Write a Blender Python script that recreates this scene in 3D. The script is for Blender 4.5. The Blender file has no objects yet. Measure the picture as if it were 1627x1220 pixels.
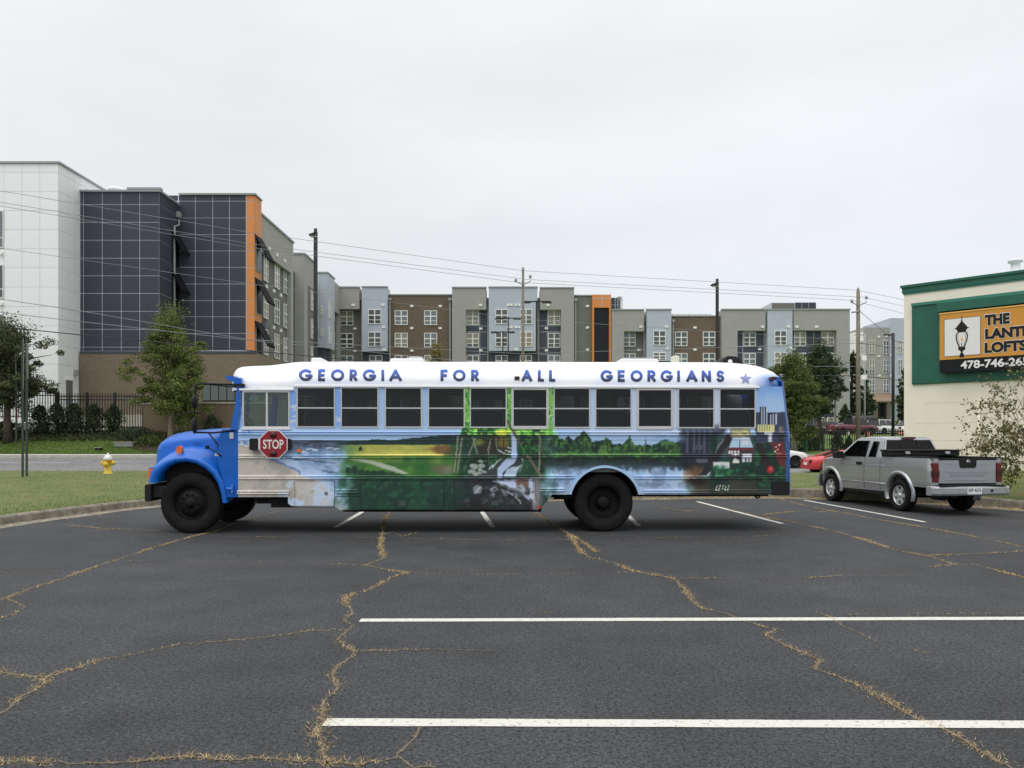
import bpy, bmesh, math, random
import numpy as np
from mathutils import Vector, Matrix

random.seed(7)
rng = np.random.default_rng(7)
R = math.radians
scene = bpy.context.scene
COL = scene.collection

# ------------------------------------------------------------------ camera
F = 1270.0                       # focal length in photograph pixels (1627 wide)
CX, CY = 813.5, 695.0             # CY: the row of the horizon
HC = 1.69                        # eye height
PITCH = 0.0                      # uprights stay upright in the photograph: a level camera with a raised lens
cam_d = bpy.data.cameras.new('camera')
cam_d.sensor_width = 36.0
cam_d.lens = 36.0 * F / 1627.0
cam_d.shift_y = (CY - 610.0) / 1627.0
cam_d.clip_start = 0.1
cam_d.clip_end = 3000
cam = bpy.data.objects.new('camera', cam_d)
COL.objects.link(cam)
cam.location = (0, 0, HC)
cam.rotation_euler = (math.pi / 2 + PITCH, 0, 0)
scene.camera = cam

# ------------------------------------------------------------------ sky, sun, exposure
SUN_EL, SUN_AZ = R(68), R(215)   # azimuth clockwise from +Y: behind the camera, to the left
w = bpy.data.worlds.new('World')
scene.world = w
w.use_nodes = True
nt = w.node_tree
nt.nodes.clear()
def N(tree, t, **kw):
    n = tree.nodes.new(t)
    for k, v in kw.items():
        setattr(n, k, v)
    return n
out = N(nt, 'ShaderNodeOutputWorld')
sky = N(nt, 'ShaderNodeTexSky', sky_type='NISHITA')
sky.sun_disc = False
sky.sun_elevation = SUN_EL
sky.sun_rotation = SUN_AZ
bg1 = N(nt, 'ShaderNodeBackground'); bg1.inputs['Strength'].default_value = 0.10
bg2 = N(nt, 'ShaderNodeBackground'); bg2.inputs['Strength'].default_value = 1.0
mix = N(nt, 'ShaderNodeMixShader'); mix.inputs[0].default_value = 0.93
tc = N(nt, 'ShaderNodeTexCoord')
sep = N(nt, 'ShaderNodeSeparateXYZ')
ramp = N(nt, 'ShaderNodeValToRGB')
els = ramp.color_ramp.elements
els[0].position = 0.0;  els[0].color = (0.755, 0.805, 0.86, 1)
els[1].position = 1.0;  els[1].color = (1.75, 1.75, 1.75, 1)
for p, c in ((0.10, (0.81, 0.85, 0.895)), (0.28, (0.885, 0.912, 0.945)), (0.50, (0.94, 0.955, 0.975)), (0.75, (1.35, 1.35, 1.35))):
    e = els.new(p); e.color = (*c, 1)
noi = N(nt, 'ShaderNodeTexNoise'); noi.inputs['Scale'].default_value = 1.6; noi.inputs['Detail'].default_value = 5; noi.inputs['Roughness'].default_value = 0.5
mp = N(nt, 'ShaderNodeMapping'); mp.inputs['Scale'].default_value = (1, 1, 3.2); mp.inputs['Location'].default_value = (3.1, 0.4, 1.0)
mr = N(nt, 'ShaderNodeMapRange'); mr.inputs[1].default_value = 0.25; mr.inputs[2].default_value = 0.75; mr.inputs[3].default_value = 0.87; mr.inputs[4].default_value = 1.08
# the cloud cover thins a little to the left, where the sky is brighter and warmer
mrx = N(nt, 'ShaderNodeMapRange'); mrx.inputs[1].default_value = 0.7; mrx.inputs[2].default_value = -0.7; mrx.inputs[3].default_value = 0.0; mrx.inputs[4].default_value = 1.0
warm = N(nt, 'ShaderNodeMixRGB', blend_type='MULTIPLY'); warm.inputs[1].default_value = (1, 1, 1, 1)
warm.inputs[2].default_value = (1.07, 1.06, 1.035, 1)
warmm = N(nt, 'ShaderNodeMixRGB', blend_type='MULTIPLY'); warmm.inputs[0].default_value = 1.0
mul = N(nt, 'ShaderNodeMixRGB', blend_type='MULTIPLY'); mul.inputs[0].default_value = 1.0
L = nt.links.new
L(tc.outputs['Generated'], sep.inputs[0]); L(sep.outputs['Z'], ramp.inputs[0])
L(tc.outputs['Generated'], mp.inputs[0]); L(mp.outputs[0], noi.inputs['Vector'])
L(noi.outputs['Fac'], mr.inputs[0]); L(ramp.outputs[0], mul.inputs[1]); L(mr.outputs[0], mul.inputs[2])
L(sep.outputs['X'], mrx.inputs[0]); L(mrx.outputs[0], warm.inputs[0])
L(mul.outputs[0], warmm.inputs[1]); L(warm.outputs[0], warmm.inputs[2])
L(warmm.outputs[0], bg2.inputs['Color']); L(sky.outputs[0], bg1.inputs['Color'])
L(bg1.outputs[0], mix.inputs[1]); L(bg2.outputs[0], mix.inputs[2]); L(mix.outputs[0], out.inputs[0])

sun_d = bpy.data.lights.new('sun', 'SUN')
sun_d.energy = 1.35
sun_d.angle = R(60)
sun_d.color = (1.0, 0.985, 0.955)
sun = bpy.data.objects.new('sun', sun_d)
COL.objects.link(sun)
sdir = Vector((math.sin(SUN_AZ) * math.cos(SUN_EL), math.cos(SUN_AZ) * math.cos(SUN_EL), math.sin(SUN_EL)))
sun.rotation_euler = sdir.to_track_quat('Z', 'Y').to_euler()
sun.location = sdir * 60

vs = scene.view_settings
vs.view_transform = 'Standard'
vs.look = 'None'
vs.exposure = 0.0
vs.gamma = 1.0
vs.use_curve_mapping = False
scene.cycles.use_denoising = True
scene.cycles.max_bounces = 8
scene.cycles.transparent_max_bounces = 16

# ------------------------------------------------------------------ measuring helpers (a pixel of the photograph to a point in the place)
CP, SP = math.cos(PITCH), math.sin(PITCH)
def ray(px, py):
    u, v = (px - CX) / F, (CY - py) / F
    return u, CP - v * SP, SP + v * CP
def P(px, py, Y):                       # on the vertical plane at distance Y
    a, b, c = ray(px, py); t = Y / b
    return Vector((a * t, Y, HC + c * t))
def G(px, py, z=0.0):                   # on the level z
    a, b, c = ray(px, py); t = (z - HC) / c
    return Vector((a * t, b * t, z))
def PX(px, py, X):                      # on the vertical plane x = X
    a, b, c = ray(px, py); t = X / a
    return Vector((X, b * t, HC + c * t))
def lerp(a, b, t): return a + (b - a) * t
def sstep(a, b, x):
    t = min(1, max(0, (x - a) / (b - a))); return t * t * (3 - 2 * t)
def srgb(*c):                           # 0..255 as seen on a colour chart -> linear base colour
    o = []
    for v in c:
        v = v / 255.0
        o.append(v / 12.92 if v <= 0.04045 else ((v + 0.055) / 1.055) ** 2.4)
    return tuple(o)
def interp(tab, x):
    if x <= tab[0][0]: return tab[0][1]
    for (x0, y0), (x1, y1) in zip(tab, tab[1:]):
        if x <= x1: return y0 + (y1 - y0) * (x - x0) / (x1 - x0)
    return tab[-1][1]

# ------------------------------------------------------------------ materials
def mat(name, col, rough=0.6, metal=0.0, spec=0.5, var=0.0, vscale=4.0, bump=0.0, bscale=20.0, detail=6, col2=None, coat=0.0, attr=None, thr=(.3, .7)):
    m = bpy.data.materials.new(name)
    m.use_nodes = True
    t = m.node_tree
    b = t.nodes['Principled BSDF']
    b.inputs['Roughness'].default_value = rough
    b.inputs['Metallic'].default_value = metal
    b.inputs['Specular IOR Level'].default_value = spec
    if coat: b.inputs['Coat Weight'].default_value = coat; b.inputs['Coat Roughness'].default_value = 0.08
    b.inputs['Base Color'].default_value = (*col, 1)
    tc = None
    src = None
    def coord():
        nonlocal tc
        if tc is None: tc = t.nodes.new('ShaderNodeTexCoord')
        return tc.outputs['Object']
    if attr:
        a = t.nodes.new('ShaderNodeAttribute'); a.attribute_name = attr
        src = a.outputs['Color']
    if var > 0 or col2:
        n = t.nodes.new('ShaderNodeTexNoise'); n.inputs['Scale'].default_value = vscale; n.inputs['Detail'].default_value = detail
        n.inputs['Roughness'].default_value = 0.62
        t.links.new(coord(), n.inputs['Vector'])
        r = t.nodes.new('ShaderNodeMapRange'); r.inputs[1].default_value = thr[0]; r.inputs[2].default_value = thr[1]
        t.links.new(n.outputs['Fac'], r.inputs[0])
        if col2:
            r.inputs[3].default_value = 0; r.inputs[4].default_value = 1
            mx = t.nodes.new('ShaderNodeMixRGB'); mx.inputs[1].default_value = (*col, 1); mx.inputs[2].default_value = (*col2, 1)
            t.links.new(r.outputs[0], mx.inputs[0])
        else:
            r.inputs[3].default_value = 1 - var; r.inputs[4].default_value = 1 + var
            mx = t.nodes.new('ShaderNodeMixRGB'); mx.blend_type = 'MULTIPLY'; mx.inputs[0].default_value = 1
            if src is not None: t.links.new(src, mx.inputs[1])
            else: mx.inputs[1].default_value = (*col, 1)
            t.links.new(r.outputs[0], mx.inputs[2])
        src = mx.outputs[0]
    if src is not None: t.links.new(src, b.inputs['Base Color'])
    if bump > 0:
        n2 = t.nodes.new('ShaderNodeTexNoise'); n2.inputs['Scale'].default_value = bscale; n2.inputs['Detail'].default_value = 4
        t.links.new(coord(), n2.inputs['Vector'])
        bp = t.nodes.new('ShaderNodeBump'); bp.inputs['Strength'].default_value = bump; bp.inputs['Distance'].default_value = 0.02
        t.links.new(n2.outputs['Fac'], bp.inputs['Height']); t.links.new(bp.outputs[0], b.inputs['Normal'])
    return m

def glass_mat(name, tint, refl=1.0, rough=0.02):
    m = bpy.data.materials.new(name); m.use_nodes = True
    t = m.node_tree; t.nodes.clear()
    o = t.nodes.new('ShaderNodeOutputMaterial')
    tr = t.nodes.new('ShaderNodeBsdfTransparent'); tr.inputs[0].default_value = (*tint, 1)
    gl = t.nodes.new('ShaderNodeBsdfGlossy'); gl.inputs[0].default_value = (refl, refl, refl, 1); gl.inputs['Roughness'].default_value = rough
    lw = t.nodes.new('ShaderNodeLayerWeight'); lw.inputs[0].default_value = .5
    pw = t.nodes.new('ShaderNodeMath'); pw.operation = 'POWER'; pw.inputs[1].default_value = 5
    fr = t.nodes.new('ShaderNodeMath'); fr.operation = 'MULTIPLY_ADD'; fr.inputs[1].default_value = .95; fr.inputs[2].default_value = .045
    t.links.new(lw.outputs['Facing'], pw.inputs[0]); t.links.new(pw.outputs[0], fr.inputs[0])
    mx = t.nodes.new('ShaderNodeMixShader')
    t.links.new(fr.outputs[0], mx.inputs[0]); t.links.new(tr.outputs[0], mx.inputs[1]); t.links.new(gl.outputs[0], mx.inputs[2])
    t.links.new(mx.outputs[0], o.inputs[0])
    return m

# ------------------------------------------------------------------ mesh builder
class MB:
    def __init__(s): s.v = []; s.f = []; s.sm = []
    def add(s, vs, fs, smooth=False):
        o = len(s.v); s.v.extend([tuple(p) for p in vs])
        for f in fs: s.f.append(tuple(i + o for i in f)); s.sm.append(smooth)
        return s
    def box(s, x0, x1, y0, y1, z0, z1):
        return s.add([(x0, y0, z0), (x1, y0, z0), (x1, y1, z0), (x0, y1, z0), (x0, y0, z1), (x1, y0, z1), (x1, y1, z1), (x0, y1, z1)],
              [(0, 3, 2, 1), (4, 5, 6, 7), (0, 1, 5, 4), (1, 2, 6, 5), (2, 3, 7, 6), (3, 0, 4, 7)])
    def cbox(s, c, sx, sy, sz): return s.box(c[0] - sx / 2, c[0] + sx / 2, c[1] - sy / 2, c[1] + sy / 2, c[2] - sz / 2, c[2] + sz / 2)
    def rbox(s, x0, x1, y0, y1, z0, z1, r=0.02, axis='y', seg=3):
        """box with its corners rounded when looked at along the axis"""
        rng2 = {'x': ((y0, y1), (z0, z1), (x0, x1)), 'y': ((x0, x1), (z0, z1), (y0, y1)), 'z': ((x0, x1), (y0, y1), (z0, z1))}[axis]
        (a0, a1), (b0, b1), (d0, d1) = rng2
        pts = []
        for (ca, cb, st) in ((a1 - r, b1 - r, 0), (a0 + r, b1 - r, 90), (a0 + r, b0 + r, 180), (a1 - r, b0 + r, 270)):
            for k in range(seg + 1):
                an = R(st + 90 * k / seg); pts.append((ca + r * math.cos(an), cb + r * math.sin(an)))
        return s.prism(pts, d0, d1, axis)
    def prism(s, pts, d0, d1, axis='y'):
        def m(a, b, d): return {'x': (d, a, b), 'y': (a, d, b), 'z': (a, b, d)}[axis]
        n = len(pts)
        vs = [m(a, b, d0) for a, b in pts] + [m(a, b, d1) for a, b in pts]
        fs = [tuple(range(n)), tuple(range(2 * n - 1, n - 1, -1))] + [(i, i + n, (i + 1) % n + n, (i + 1) % n) for i in range(n)]
        return s.add(vs, fs)
    def tube(s, pts, rad, n=8, cap=True):
        pts = [Vector(p) for p in pts]
        rads = rad if isinstance(rad, (list, tuple)) else [rad] * len(pts)
        vs = []; fs = []
        up0 = None
        for i, p in enumerate(pts):
            d = (pts[min(i + 1, len(pts) - 1)] - pts[max(i - 1, 0)]).normalized()
            if up0 is None:
                up0 = Vector((0, 0, 1)) if abs(d.z) < 0.9 else Vector((1, 0, 0))
            a = d.cross(up0)
            if a.length < 1e-4: a = d.cross(Vector((0, 1, 0)))
            a.normalize(); b = d.cross(a).normalized()
            for k in range(n):
                an = 2 * math.pi * k / n
                vs.append(p + (a * math.cos(an) + b * math.sin(an)) * rads[i])
        for i in range(len(pts) - 1):
            for k in range(n):
                fs.append((i * n + k, i * n + (k + 1) % n, (i + 1) * n + (k + 1) % n, (i + 1) * n + k))
        s.add(vs, fs, True)
        if cap:
            o = len(s.v) - len(vs)
            s.f.append(tuple(o + k for k in range(n - 1, -1, -1))); s.sm.append(False)
            s.f.append(tuple(o + (len(pts) - 1) * n + k for k in range(n))); s.sm.append(False)
        return s
    def lathe(s, prof, c=(0, 0, 0), axis='z', n=24, smooth=True):
        """prof: list of (radius, height along the axis)"""
        vs = []; fs = []
        for r, h in prof:
            for k in range(n):
                an = 2 * math.pi * k / n; a, b = r * math.cos(an), r * math.sin(an)
                q = {'z': (a, b, h), 'y': (a, h, b), 'x': (h, a, b)}[axis]
                vs.append((q[0] + c[0], q[1] + c[1], q[2] + c[2]))
        for i in range(len(prof) - 1):
            for k in range(n):
                fs.append((i * n + k, i * n + (k + 1) % n, (i + 1) * n + (k + 1) % n, (i + 1) * n + k))
        return s.add(vs, fs, smooth)
    def loft(s, rings, closed=False, smooth=True, cap=False):
        n = len(rings[0]); vs = [p for r in rings for p in r]; fs = []
        for i in range(len(rings) - 1):
            for k in range(n if closed else n - 1):
                fs.append((i * n + k, i * n + (k + 1) % n, (i + 1) * n + (k + 1) % n, (i + 1) * n + k))
        s.add(vs, fs, smooth)
        if cap:
            o = len(s.v) - len(vs)
            s.f.append(tuple(o + k for k in range(n - 1, -1, -1))); s.sm.append(False)
            s.f.append(tuple(o + (len(rings) - 1) * n + k for k in range(n))); s.sm.append(False)
        return s
    def mesh(s, name, m=None, off=None):
        me = bpy.data.meshes.new(name)
        v = s.v
        if off is not None: v = [(p[0] - off[0], p[1] - off[1], p[2] - off[2]) for p in v]
        me.from_pydata(v, [], s.f)
        me.polygons.foreach_set('use_smooth', s.sm)
        if m is not None:
            for mm in (m if isinstance(m, (list, tuple)) else [m]): me.materials.append(mm)
        me.update()
        return me
    def build(s, name, m, parent=None, world=False, **kw):
        """world=True: the coordinates are world ones and the parent is unrotated"""
        off = parent_loc(parent) if (world and parent is not None) else None
        return link(name, s.mesh(name, m, off), parent, **kw)

def parent_loc(o):
    v = Vector((0, 0, 0))
    while o is not None:
        v += o.location; o = o.parent
    return v
def tag(o, label=None, category=None, group=None, kind=None):
    if label: o['label'] = label
    if category: o['category'] = category
    if group: o['group'] = group
    if kind: o['kind'] = kind
    return o
def link(name, me, parent=None, label=None, category=None, group=None, kind=None, loc=None):
    o = bpy.data.objects.new(name, me); COL.objects.link(o)
    if parent is not None: o.parent = parent
    if loc is not None: o.location = loc
    return tag(o, label, category, group, kind)
def thing(name, loc, label, category, group=None, rz=0.0):
    o = bpy.data.objects.new(name, None); COL.objects.link(o)
    o.location = loc; o.rotation_euler = (0, 0, rz); o.empty_display_size = 0.2
    return tag(o, label, category, group)
KIDS = {}
def copy_tree(o, parent=None):
    if not KIDS or o.name not in KIDS:
        KIDS.clear()
        for q in bpy.data.objects:
            KIDS.setdefault(q.name, [])
            if q.parent: KIDS.setdefault(q.parent.name, []).append(q)
    c = o.copy(); COL.objects.link(c)
    if parent is not None: c.parent = parent
    for k in KIDS[o.name]: copy_tree(k, c)
    return c
def bevel(o, wd=0.01, seg=2):
    m = o.modifiers.new('bevel', 'BEVEL'); m.width = wd; m.segments = seg; m.limit_method = 'ANGLE'; m.angle_limit = R(35)
    return o
def paint_attr(me, cols):
    a = me.color_attributes.new('paint', 'FLOAT_COLOR', 'POINT')
    c = np.ones((len(me.vertices), 4), np.float32); c[:, :3] = cols
    a.data.foreach_set('color', c.ravel())
def text_mesh(txt, size, ext=0.002, offset=0.0, align='LEFT', res=4):
    """flat lettering as a mesh in the x-z plane, facing -y, from Blender's built-in typeface"""
    cu = bpy.data.curves.new('lettering', 'FONT'); cu.body = txt; cu.size = size; cu.extrude = ext; cu.offset = offset
    cu.align_x = align; cu.resolution_u = res
    ob = bpy.data.objects.new('lettering', cu); COL.objects.link(ob)
    dg = bpy.context.evaluated_depsgraph_get()
    me = bpy.data.meshes.new_from_object(ob.evaluated_get(dg))
    bpy.data.objects.remove(ob); bpy.data.curves.remove(cu)
    me.transform(Matrix.Rotation(R(90), 4, 'X'))
    return me
# ------------------------------------------------------------------ the mural on the bus, painted with numpy in photograph pixels and kept as vertex colours
PX0, PX1, PY0, PY1, PS = 366, 1256, 568, 816, 1.5
PW, PH = int((PX1 - PX0) * PS), int((PY1 - PY0) * PS)
cx_, cy_ = np.meshgrid(PX0 + (np.arange(PW) + 0.5) / PS, PY0 + (np.arange(PH) + 0.5) / PS)
def vnoise(scale, seed, sy=None, oct=4):
    sy = sy or scale
    tot = np.zeros((PH, PW)); amp = 1.0; s = 0
    r = np.random.default_rng(seed)
    for o in range(oct):
        fx, fy = scale / 2 ** o, sy / 2 ** o
        gx, gy = cx_ / fx, cy_ / fy
        ix, iy = np.floor(gx).astype(int), np.floor(gy).astype(int)
        tx, ty = gx - ix, gy - iy
        tx = tx * tx * (3 - 2 * tx); ty = ty * ty * (3 - 2 * ty)
        ix -= ix.min(); iy -= iy.min()
        g = r.random((iy.max() + 2, ix.max() + 2))
        v = (g[iy, ix] * (1 - tx) + g[iy, ix + 1] * tx) * (1 - ty) + (g[iy + 1, ix] * (1 - tx) + g[iy + 1, ix + 1] * tx) * ty
        tot += amp * v; s += amp; amp *= 0.55
    return tot / s
NA, NB_, NC, ND = vnoise(14, 1), vnoise(6, 2), vnoise(30, 3), vnoise(24, 4, 5)
NE, NF = vnoise(4, 5, 4, 2), vnoise(9, 6, 3)
CV = np.zeros((PH, PW, 3))
wobx, woby = (NB_ - 0.5), (vnoise(6, 9) - 0.5)
def put(mask, col):
    c = np.array(col, float); m = np.clip(mask, 0, 1)[..., None]
    CV[:] = CV * (1 - m) + c * m
def S(a, b, x):
    t = np.clip((x - a) / (b - a), 0, 1); return t * t * (3 - 2 * t)
def rect(x0, x1, y0, y1, f=1.0, wob=0.0):
    x, y = cx_ + wobx * wob, cy_ + woby * wob
    return S(x0 - f, x0 + f, x) * (1 - S(x1 - f, x1 + f, x)) * S(y0 - f, y0 + f, y) * (1 - S(y1 - f, y1 + f, y))
def ell(x, y, rx, ry, f=0.4, wob=0.0):
    d = np.hypot((cx_ + wobx * wob - x) / rx, (cy_ + woby * wob - y) / ry)
    return 1 - S(1 - f, 1 + f, d)
def stroke(pts, w0, w1=None, f=0.7, wob=1.5):
    w1 = w0 if w1 is None else w1
    m = np.zeros((PH, PW)); x, y = cx_ + wobx * wob, cy_ + woby * wob
    n = len(pts) - 1
    for i in range(n):
        (ax, ay), (bx, by) = pts[i], pts[i + 1]
        l2 = (bx - ax) ** 2 + (by - ay) ** 2 + 1e-6
        t = np.clip(((x - ax) * (bx - ax) + (y - ay) * (by - ay)) / l2, 0, 1)
        d = np.hypot(x - ax - t * (bx - ax), y - ay - t * (by - ay))
        wd = w0 + (w1 - w0) * (i + t) / n
        m = np.maximum(m, 1 - S(wd / 2 - f, wd / 2 + f, d))
    return m
def poly(pts, f=0.8, wob=0.0):
    x, y = cx_ + wobx * wob, cy_ + woby * wob
    ins = np.zeros((PH, PW), bool); n = len(pts)
    dist = np.full((PH, PW), 1e9)
    for i in range(n):
        (ax, ay), (bx, by) = pts[i], pts[(i + 1) % n]
        if ay != by: ins ^= ((ay > y) != (by > y)) & (x < (bx - ax) * (y - ay) / (by - ay) + ax)
        t = np.clip(((x - ax) * (bx - ax) + (y - ay) * (by - ay)) / ((bx - ax) ** 2 + (by - ay) ** 2 + 1e-9), 0, 1)
        dist = np.minimum(dist, np.hypot(x - ax - t * (bx - ax), y - ay - t * (by - ay)))
    sd = np.where(ins, dist, -dist)
    return S(-f, f, sd)
def line_y(tab):                       # height profile y(x)
    xs, ys = zip(*tab); return np.interp(cx_, xs, ys)
def blobs(x0, x1, y0, y1, n, r0, r1, cols, seed, a=1.0, sq=0.75, f=0.45):
    r = np.random.default_rng(seed)
    for i in range(n):
        x, y, q = r.uniform(x0, x1), r.uniform(y0, y1), r.uniform(r0, r1)
        ax, bx = max(0, int((x - 2 * q - PX0 - 3) * PS)), min(PW, int((x + 2 * q - PX0 + 3) * PS))
        ay, by = max(0, int((y - 2 * q - PY0 - 3) * PS)), min(PH, int((y + 2 * q - PY0 + 3) * PS))
        if bx <= ax or by <= ay: continue
        sl = (slice(ay, by), slice(ax, bx))
        d = np.hypot((cx_[sl] + wobx[sl] * 5 - x) / q, (cy_[sl] + woby[sl] * 5 - y) / (q * sq))
        m = (1 - S(1 - f, 1 + f, d))[..., None] * a
        CV[sl] = CV[sl] * (1 - m) + np.array(cols[r.integers(len(cols))], float) * m

# sky over the whole side
put(np.ones((PH, PW)), (160, 193, 234))
put(S(840, 1000, cx_), (186, 204, 228))
put(S(1180, 1215, cx_), (128, 168, 212))
put(S(1195, 1215, cx_) * S(690, 612, cy_) * 0.9, (106, 150, 206))
put(S(1195, 1215, cx_) * ell(1228, 650, 30, 22, 0.7, 8) * 0.6, (176, 200, 226))
put(rect(366, 545, 605, 680, 2) * 0.6, (96, 150, 232))
put(rect(450, 545, 610, 680, 3) * S(0.52, 0.66, ND) * 0.9, (206, 222, 244))
put(rect(366, 400, 600, 690, 4) * S(0.5, 0.7, NB_) * 0.7, (40, 92, 190))
put(rect(376, 1252, 676, 684, 1) * 0.35, (196, 214, 234))
put(S(690, 700, cy_) * (1 - S(380, 1000, cx_)) * 0.3, (170, 200, 228))
# lime-green woods round the middle windows
gm = rect(733, 880, 606, 702, 4, 16)
put(gm, (118, 182, 78))
put(gm * S(0.53, 0.62, NB_), (54, 140, 52)); put(gm * S(0.60, 0.68, NA), (22, 88, 40)); put(gm * S(0.62, 0.7, NE) * 0.7, (186, 226, 120))
put(rect(800, 806, 606, 640, 2, 5) * 0.6, (24, 96, 60))
# sea and beach
sea = (1 - S(535, 560, cx_ + 22 * (NA - 0.5))) * S(698.5, 699.8, cy_)
put(sea, (116, 148, 182))
put(sea * S(452, 476, cx_) * (1 - S(702, 722, cy_ + 10 * (NB_ - .5))), (44, 50, 66))
put(sea * rect(440, 560, 700, 757, 3) * S(0.5, 0.66, ND) * 0.6, (92, 118, 150)); put(sea * rect(470, 560, 728, 757, 8) * S(.42, .6, NC) * .45, (176, 194, 220))
put(sea * rect(420, 560, 706, 757, 3) * S(0.58, 0.68, NF) * 0.4, (168, 188, 214))
shore = line_y([(366, 698), (398, 706), (412, 716), (428, 727), (447, 735), (456, 740), (470, 747), (480, 757), (498, 760), (520, 775), (540, 800), (560, 815)])
sd = cy_ - shore + 7 * (NA - 0.5)
put(sea * (1 - S(0, 14, -sd)) * (sd < 4), (186, 204, 230))
put(sea * (1 - S(8, 26, -sd)) * 0.55, (180, 198, 226))
sand = (1 - S(535, 565, cx_ + 30 * (NA - .5))) * S(-1.2, 1.2, sd) * S(699, 700, cy_)
put(sand, (172, 166, 156))
put(sand * S(0.5, 0.62, NC) * 0.5, (150, 144, 134)); put(sand * S(0.56, 0.66, NA) * S(425, 470, cx_) * 0.8, (170, 192, 222))
put(sand * S(740, 790, cy_) * S(470, 520, cx_) * 0.6, (176, 190, 210))
put(stroke([(428, 728), (436, 732), (447, 735), (453, 739), (459, 742), (468, 745), (476, 750), (476, 754)], 3.2, 3.0, 0.9, 5) * 0.95, (92, 124, 182))
put(rect(378, 402, 699.5, 707, 1.5, 5) * S(0.4, 0.6, NB_), (92, 132, 190)); put(stroke([(380, 706), (396, 709), (402, 712)], 2.4, 1.4, .8, 4), (206, 214, 226))
for a, b, c in ((488, 714, 14), (497, 716, 8), (520, 712, 10), (531, 713, 8), (478, 719, 12), (466, 726, 18), (492, 729, 8)):
    put(stroke([(a, b), (a + c / 2, b - 0.8), (a + c, b + 0.6)], 1.7, 1.2, .6, 3), (214, 224, 238))
for a, b, c in ((470, 729, 30), (500, 733, 34), (455, 726, 14), (512, 748, 24)):
    put(stroke([(a, b), (a + c / 2, b + 1.5), (a + c, b + 3)], 2.6, 1.4, .9, 4) * .8, (62, 78, 112))
# fields
fl = S(530, 572, cx_ + 34 * (NA - .5) + 14 * (NB_ - .5)) * (1 - S(728, 744, cx_)) * S(699, 700, cy_)
put(fl, (40, 104, 48))
top = line_y([(540, 701), (556, 700), (580, 699), (600, 697.5), (625, 699.5), (640, 697), (660, 695), (680, 693), (745, 690)]) + 2.2 * (NE - .5)
tl = S(525, 556, cx_) * (1 - S(740, 748, cx_)) * S(-0.5, 0.5, cy_ - top) * (1 - S(705.5, 707.5, cy_ + 2 * (NB_ - .5)))
yl = S(536, 590, cx_ + 24 * (NA - .5)) * (1 - S(700, 722, cx_)) * S(704.5, 706.5, cy_) * (1 - S(723, 726, cy_))
put(yl, (176, 172, 74)); put(yl * S(0.45, 0.6, ND) * .5, (150, 154, 68)); put(yl * S(715, 723, cy_) * .5, (196, 186, 104))
put(tl, (20, 50, 50)); put(tl * S(.5, .62, NB_) * .6, (16, 36, 36))
put(ell(703, 714, 20, 6, .5, 6) * .85, (112, 76, 44)); put(ell(716, 720, 12, 4, .5, 5) * .7, (70, 80, 44))
put(poly([(569.5, 716), (571, 711), (573, 709), (575, 711), (576, 716)], .6), (28, 46, 40))
g2 = fl * S(724, 727, cy_) * (1 - S(756, 758, cy_))
put(g2, (74, 130, 48)); put(g2 * S(.46, .6, NC) * .7, (48, 106, 40)); put(g2 * rect(560, 640, 722, 735, 3) * .6, (120, 150, 60)); put(g2 * rect(655, 700, 726, 736, 4, 6) * .6, (150, 160, 74))
put(g2 * S(650, 665, cx_) * (1 - S(675, 700, cx_)) * .6, (30, 98, 40))
put(fl * poly([(550, 729), (578, 729), (600, 734), (625, 741), (650, 752), (640, 753), (612, 745), (588, 737), (568, 732)], .8, 2), (160, 170, 148))
put(fl * poly([(552, 757), (556, 745), (580, 748), (620, 750), (646, 755), (646, 758)], 2, 6) * .9, (28, 72, 44))
for a, b, q in ((553, 748, 4.5), (564, 746, 5.5), (574, 750, 4), (584, 751, 4), (594, 752, 5), (606, 752, 5)): put(ell(a, b, q, q * 1.1, .25, 4), (20, 60, 44))
put(ell(702, 745, 15, 8, .6, 6) * .8, (110, 98, 76)); put(ell(712, 748, 9, 6, .6, 5) * .6, (134, 128, 110))
lo = S(530, 580, cx_ + 44 * (NA - .5) + 16 * (NB_ - .5)) * S(752, 764, cy_ + 6 * (NB_ - .5))
put(lo, (22, 62, 48)); put(lo * S(.48, .6, NA) * .8, (30, 84, 58)); put(lo * S(.6, .68, NB_) * .5, (54, 110, 78)); put(lo * S(.55, .7, NC) * .5, (14, 42, 38))
# forest and waterfall
fo = S(712, 746, cx_ + 30 * (NA - .5)) * (1 - S(884, 900, cx_)) * S(690.5, 692, cy_) * (1 - S(757, 759, cy_))
put(fo, (16, 50, 34)); put(fo * S(.52, .64, NA) * .75, (30, 90, 46)); put(fo * S(.58, .68, NB_) * .7, (14, 40, 30)); put(fo * S(.6, .7, NE) * .6, (72, 140, 60))
put(rect(762, 806, 692, 724, 5, 8) * .85, (46, 39, 25)); put(rect(730, 760, 692, 722, 5, 8) * .5, (18, 54, 46))
put(ell(800, 703, 10, 9, .5, 6) * .6, (156, 134, 40)); put(ell(799, 687, 10, 4.5, .6, 8) * .75, (222, 200, 60)); put(ell(761, 703, 8, 5, .4, 8) * .7, (126, 140, 40))
for pts, wd in (([(728, 692), (726, 715), (722, 750)], 2.6), ([(734, 695), (731, 715), (727, 750)], 2.2), ([(751, 694), (754, 705), (758, 721)], 2.0), ([(756, 695), (750, 710), (745, 722)], 2.0),
               ([(780, 697), (778, 712), (776, 722)], 1.5), ([(780, 700), (775, 716)], 1.2), ([(787, 696), (790, 714)], 1.3), ([(776, 722), (777, 735)], 1.2)):
    put(stroke(pts, wd, wd, .6, 2) * .9, (140, 136, 116))
put(stroke([(800, 692), (800, 726)], 1.6, 1.4, .6, 1), (44, 38, 26))
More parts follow.
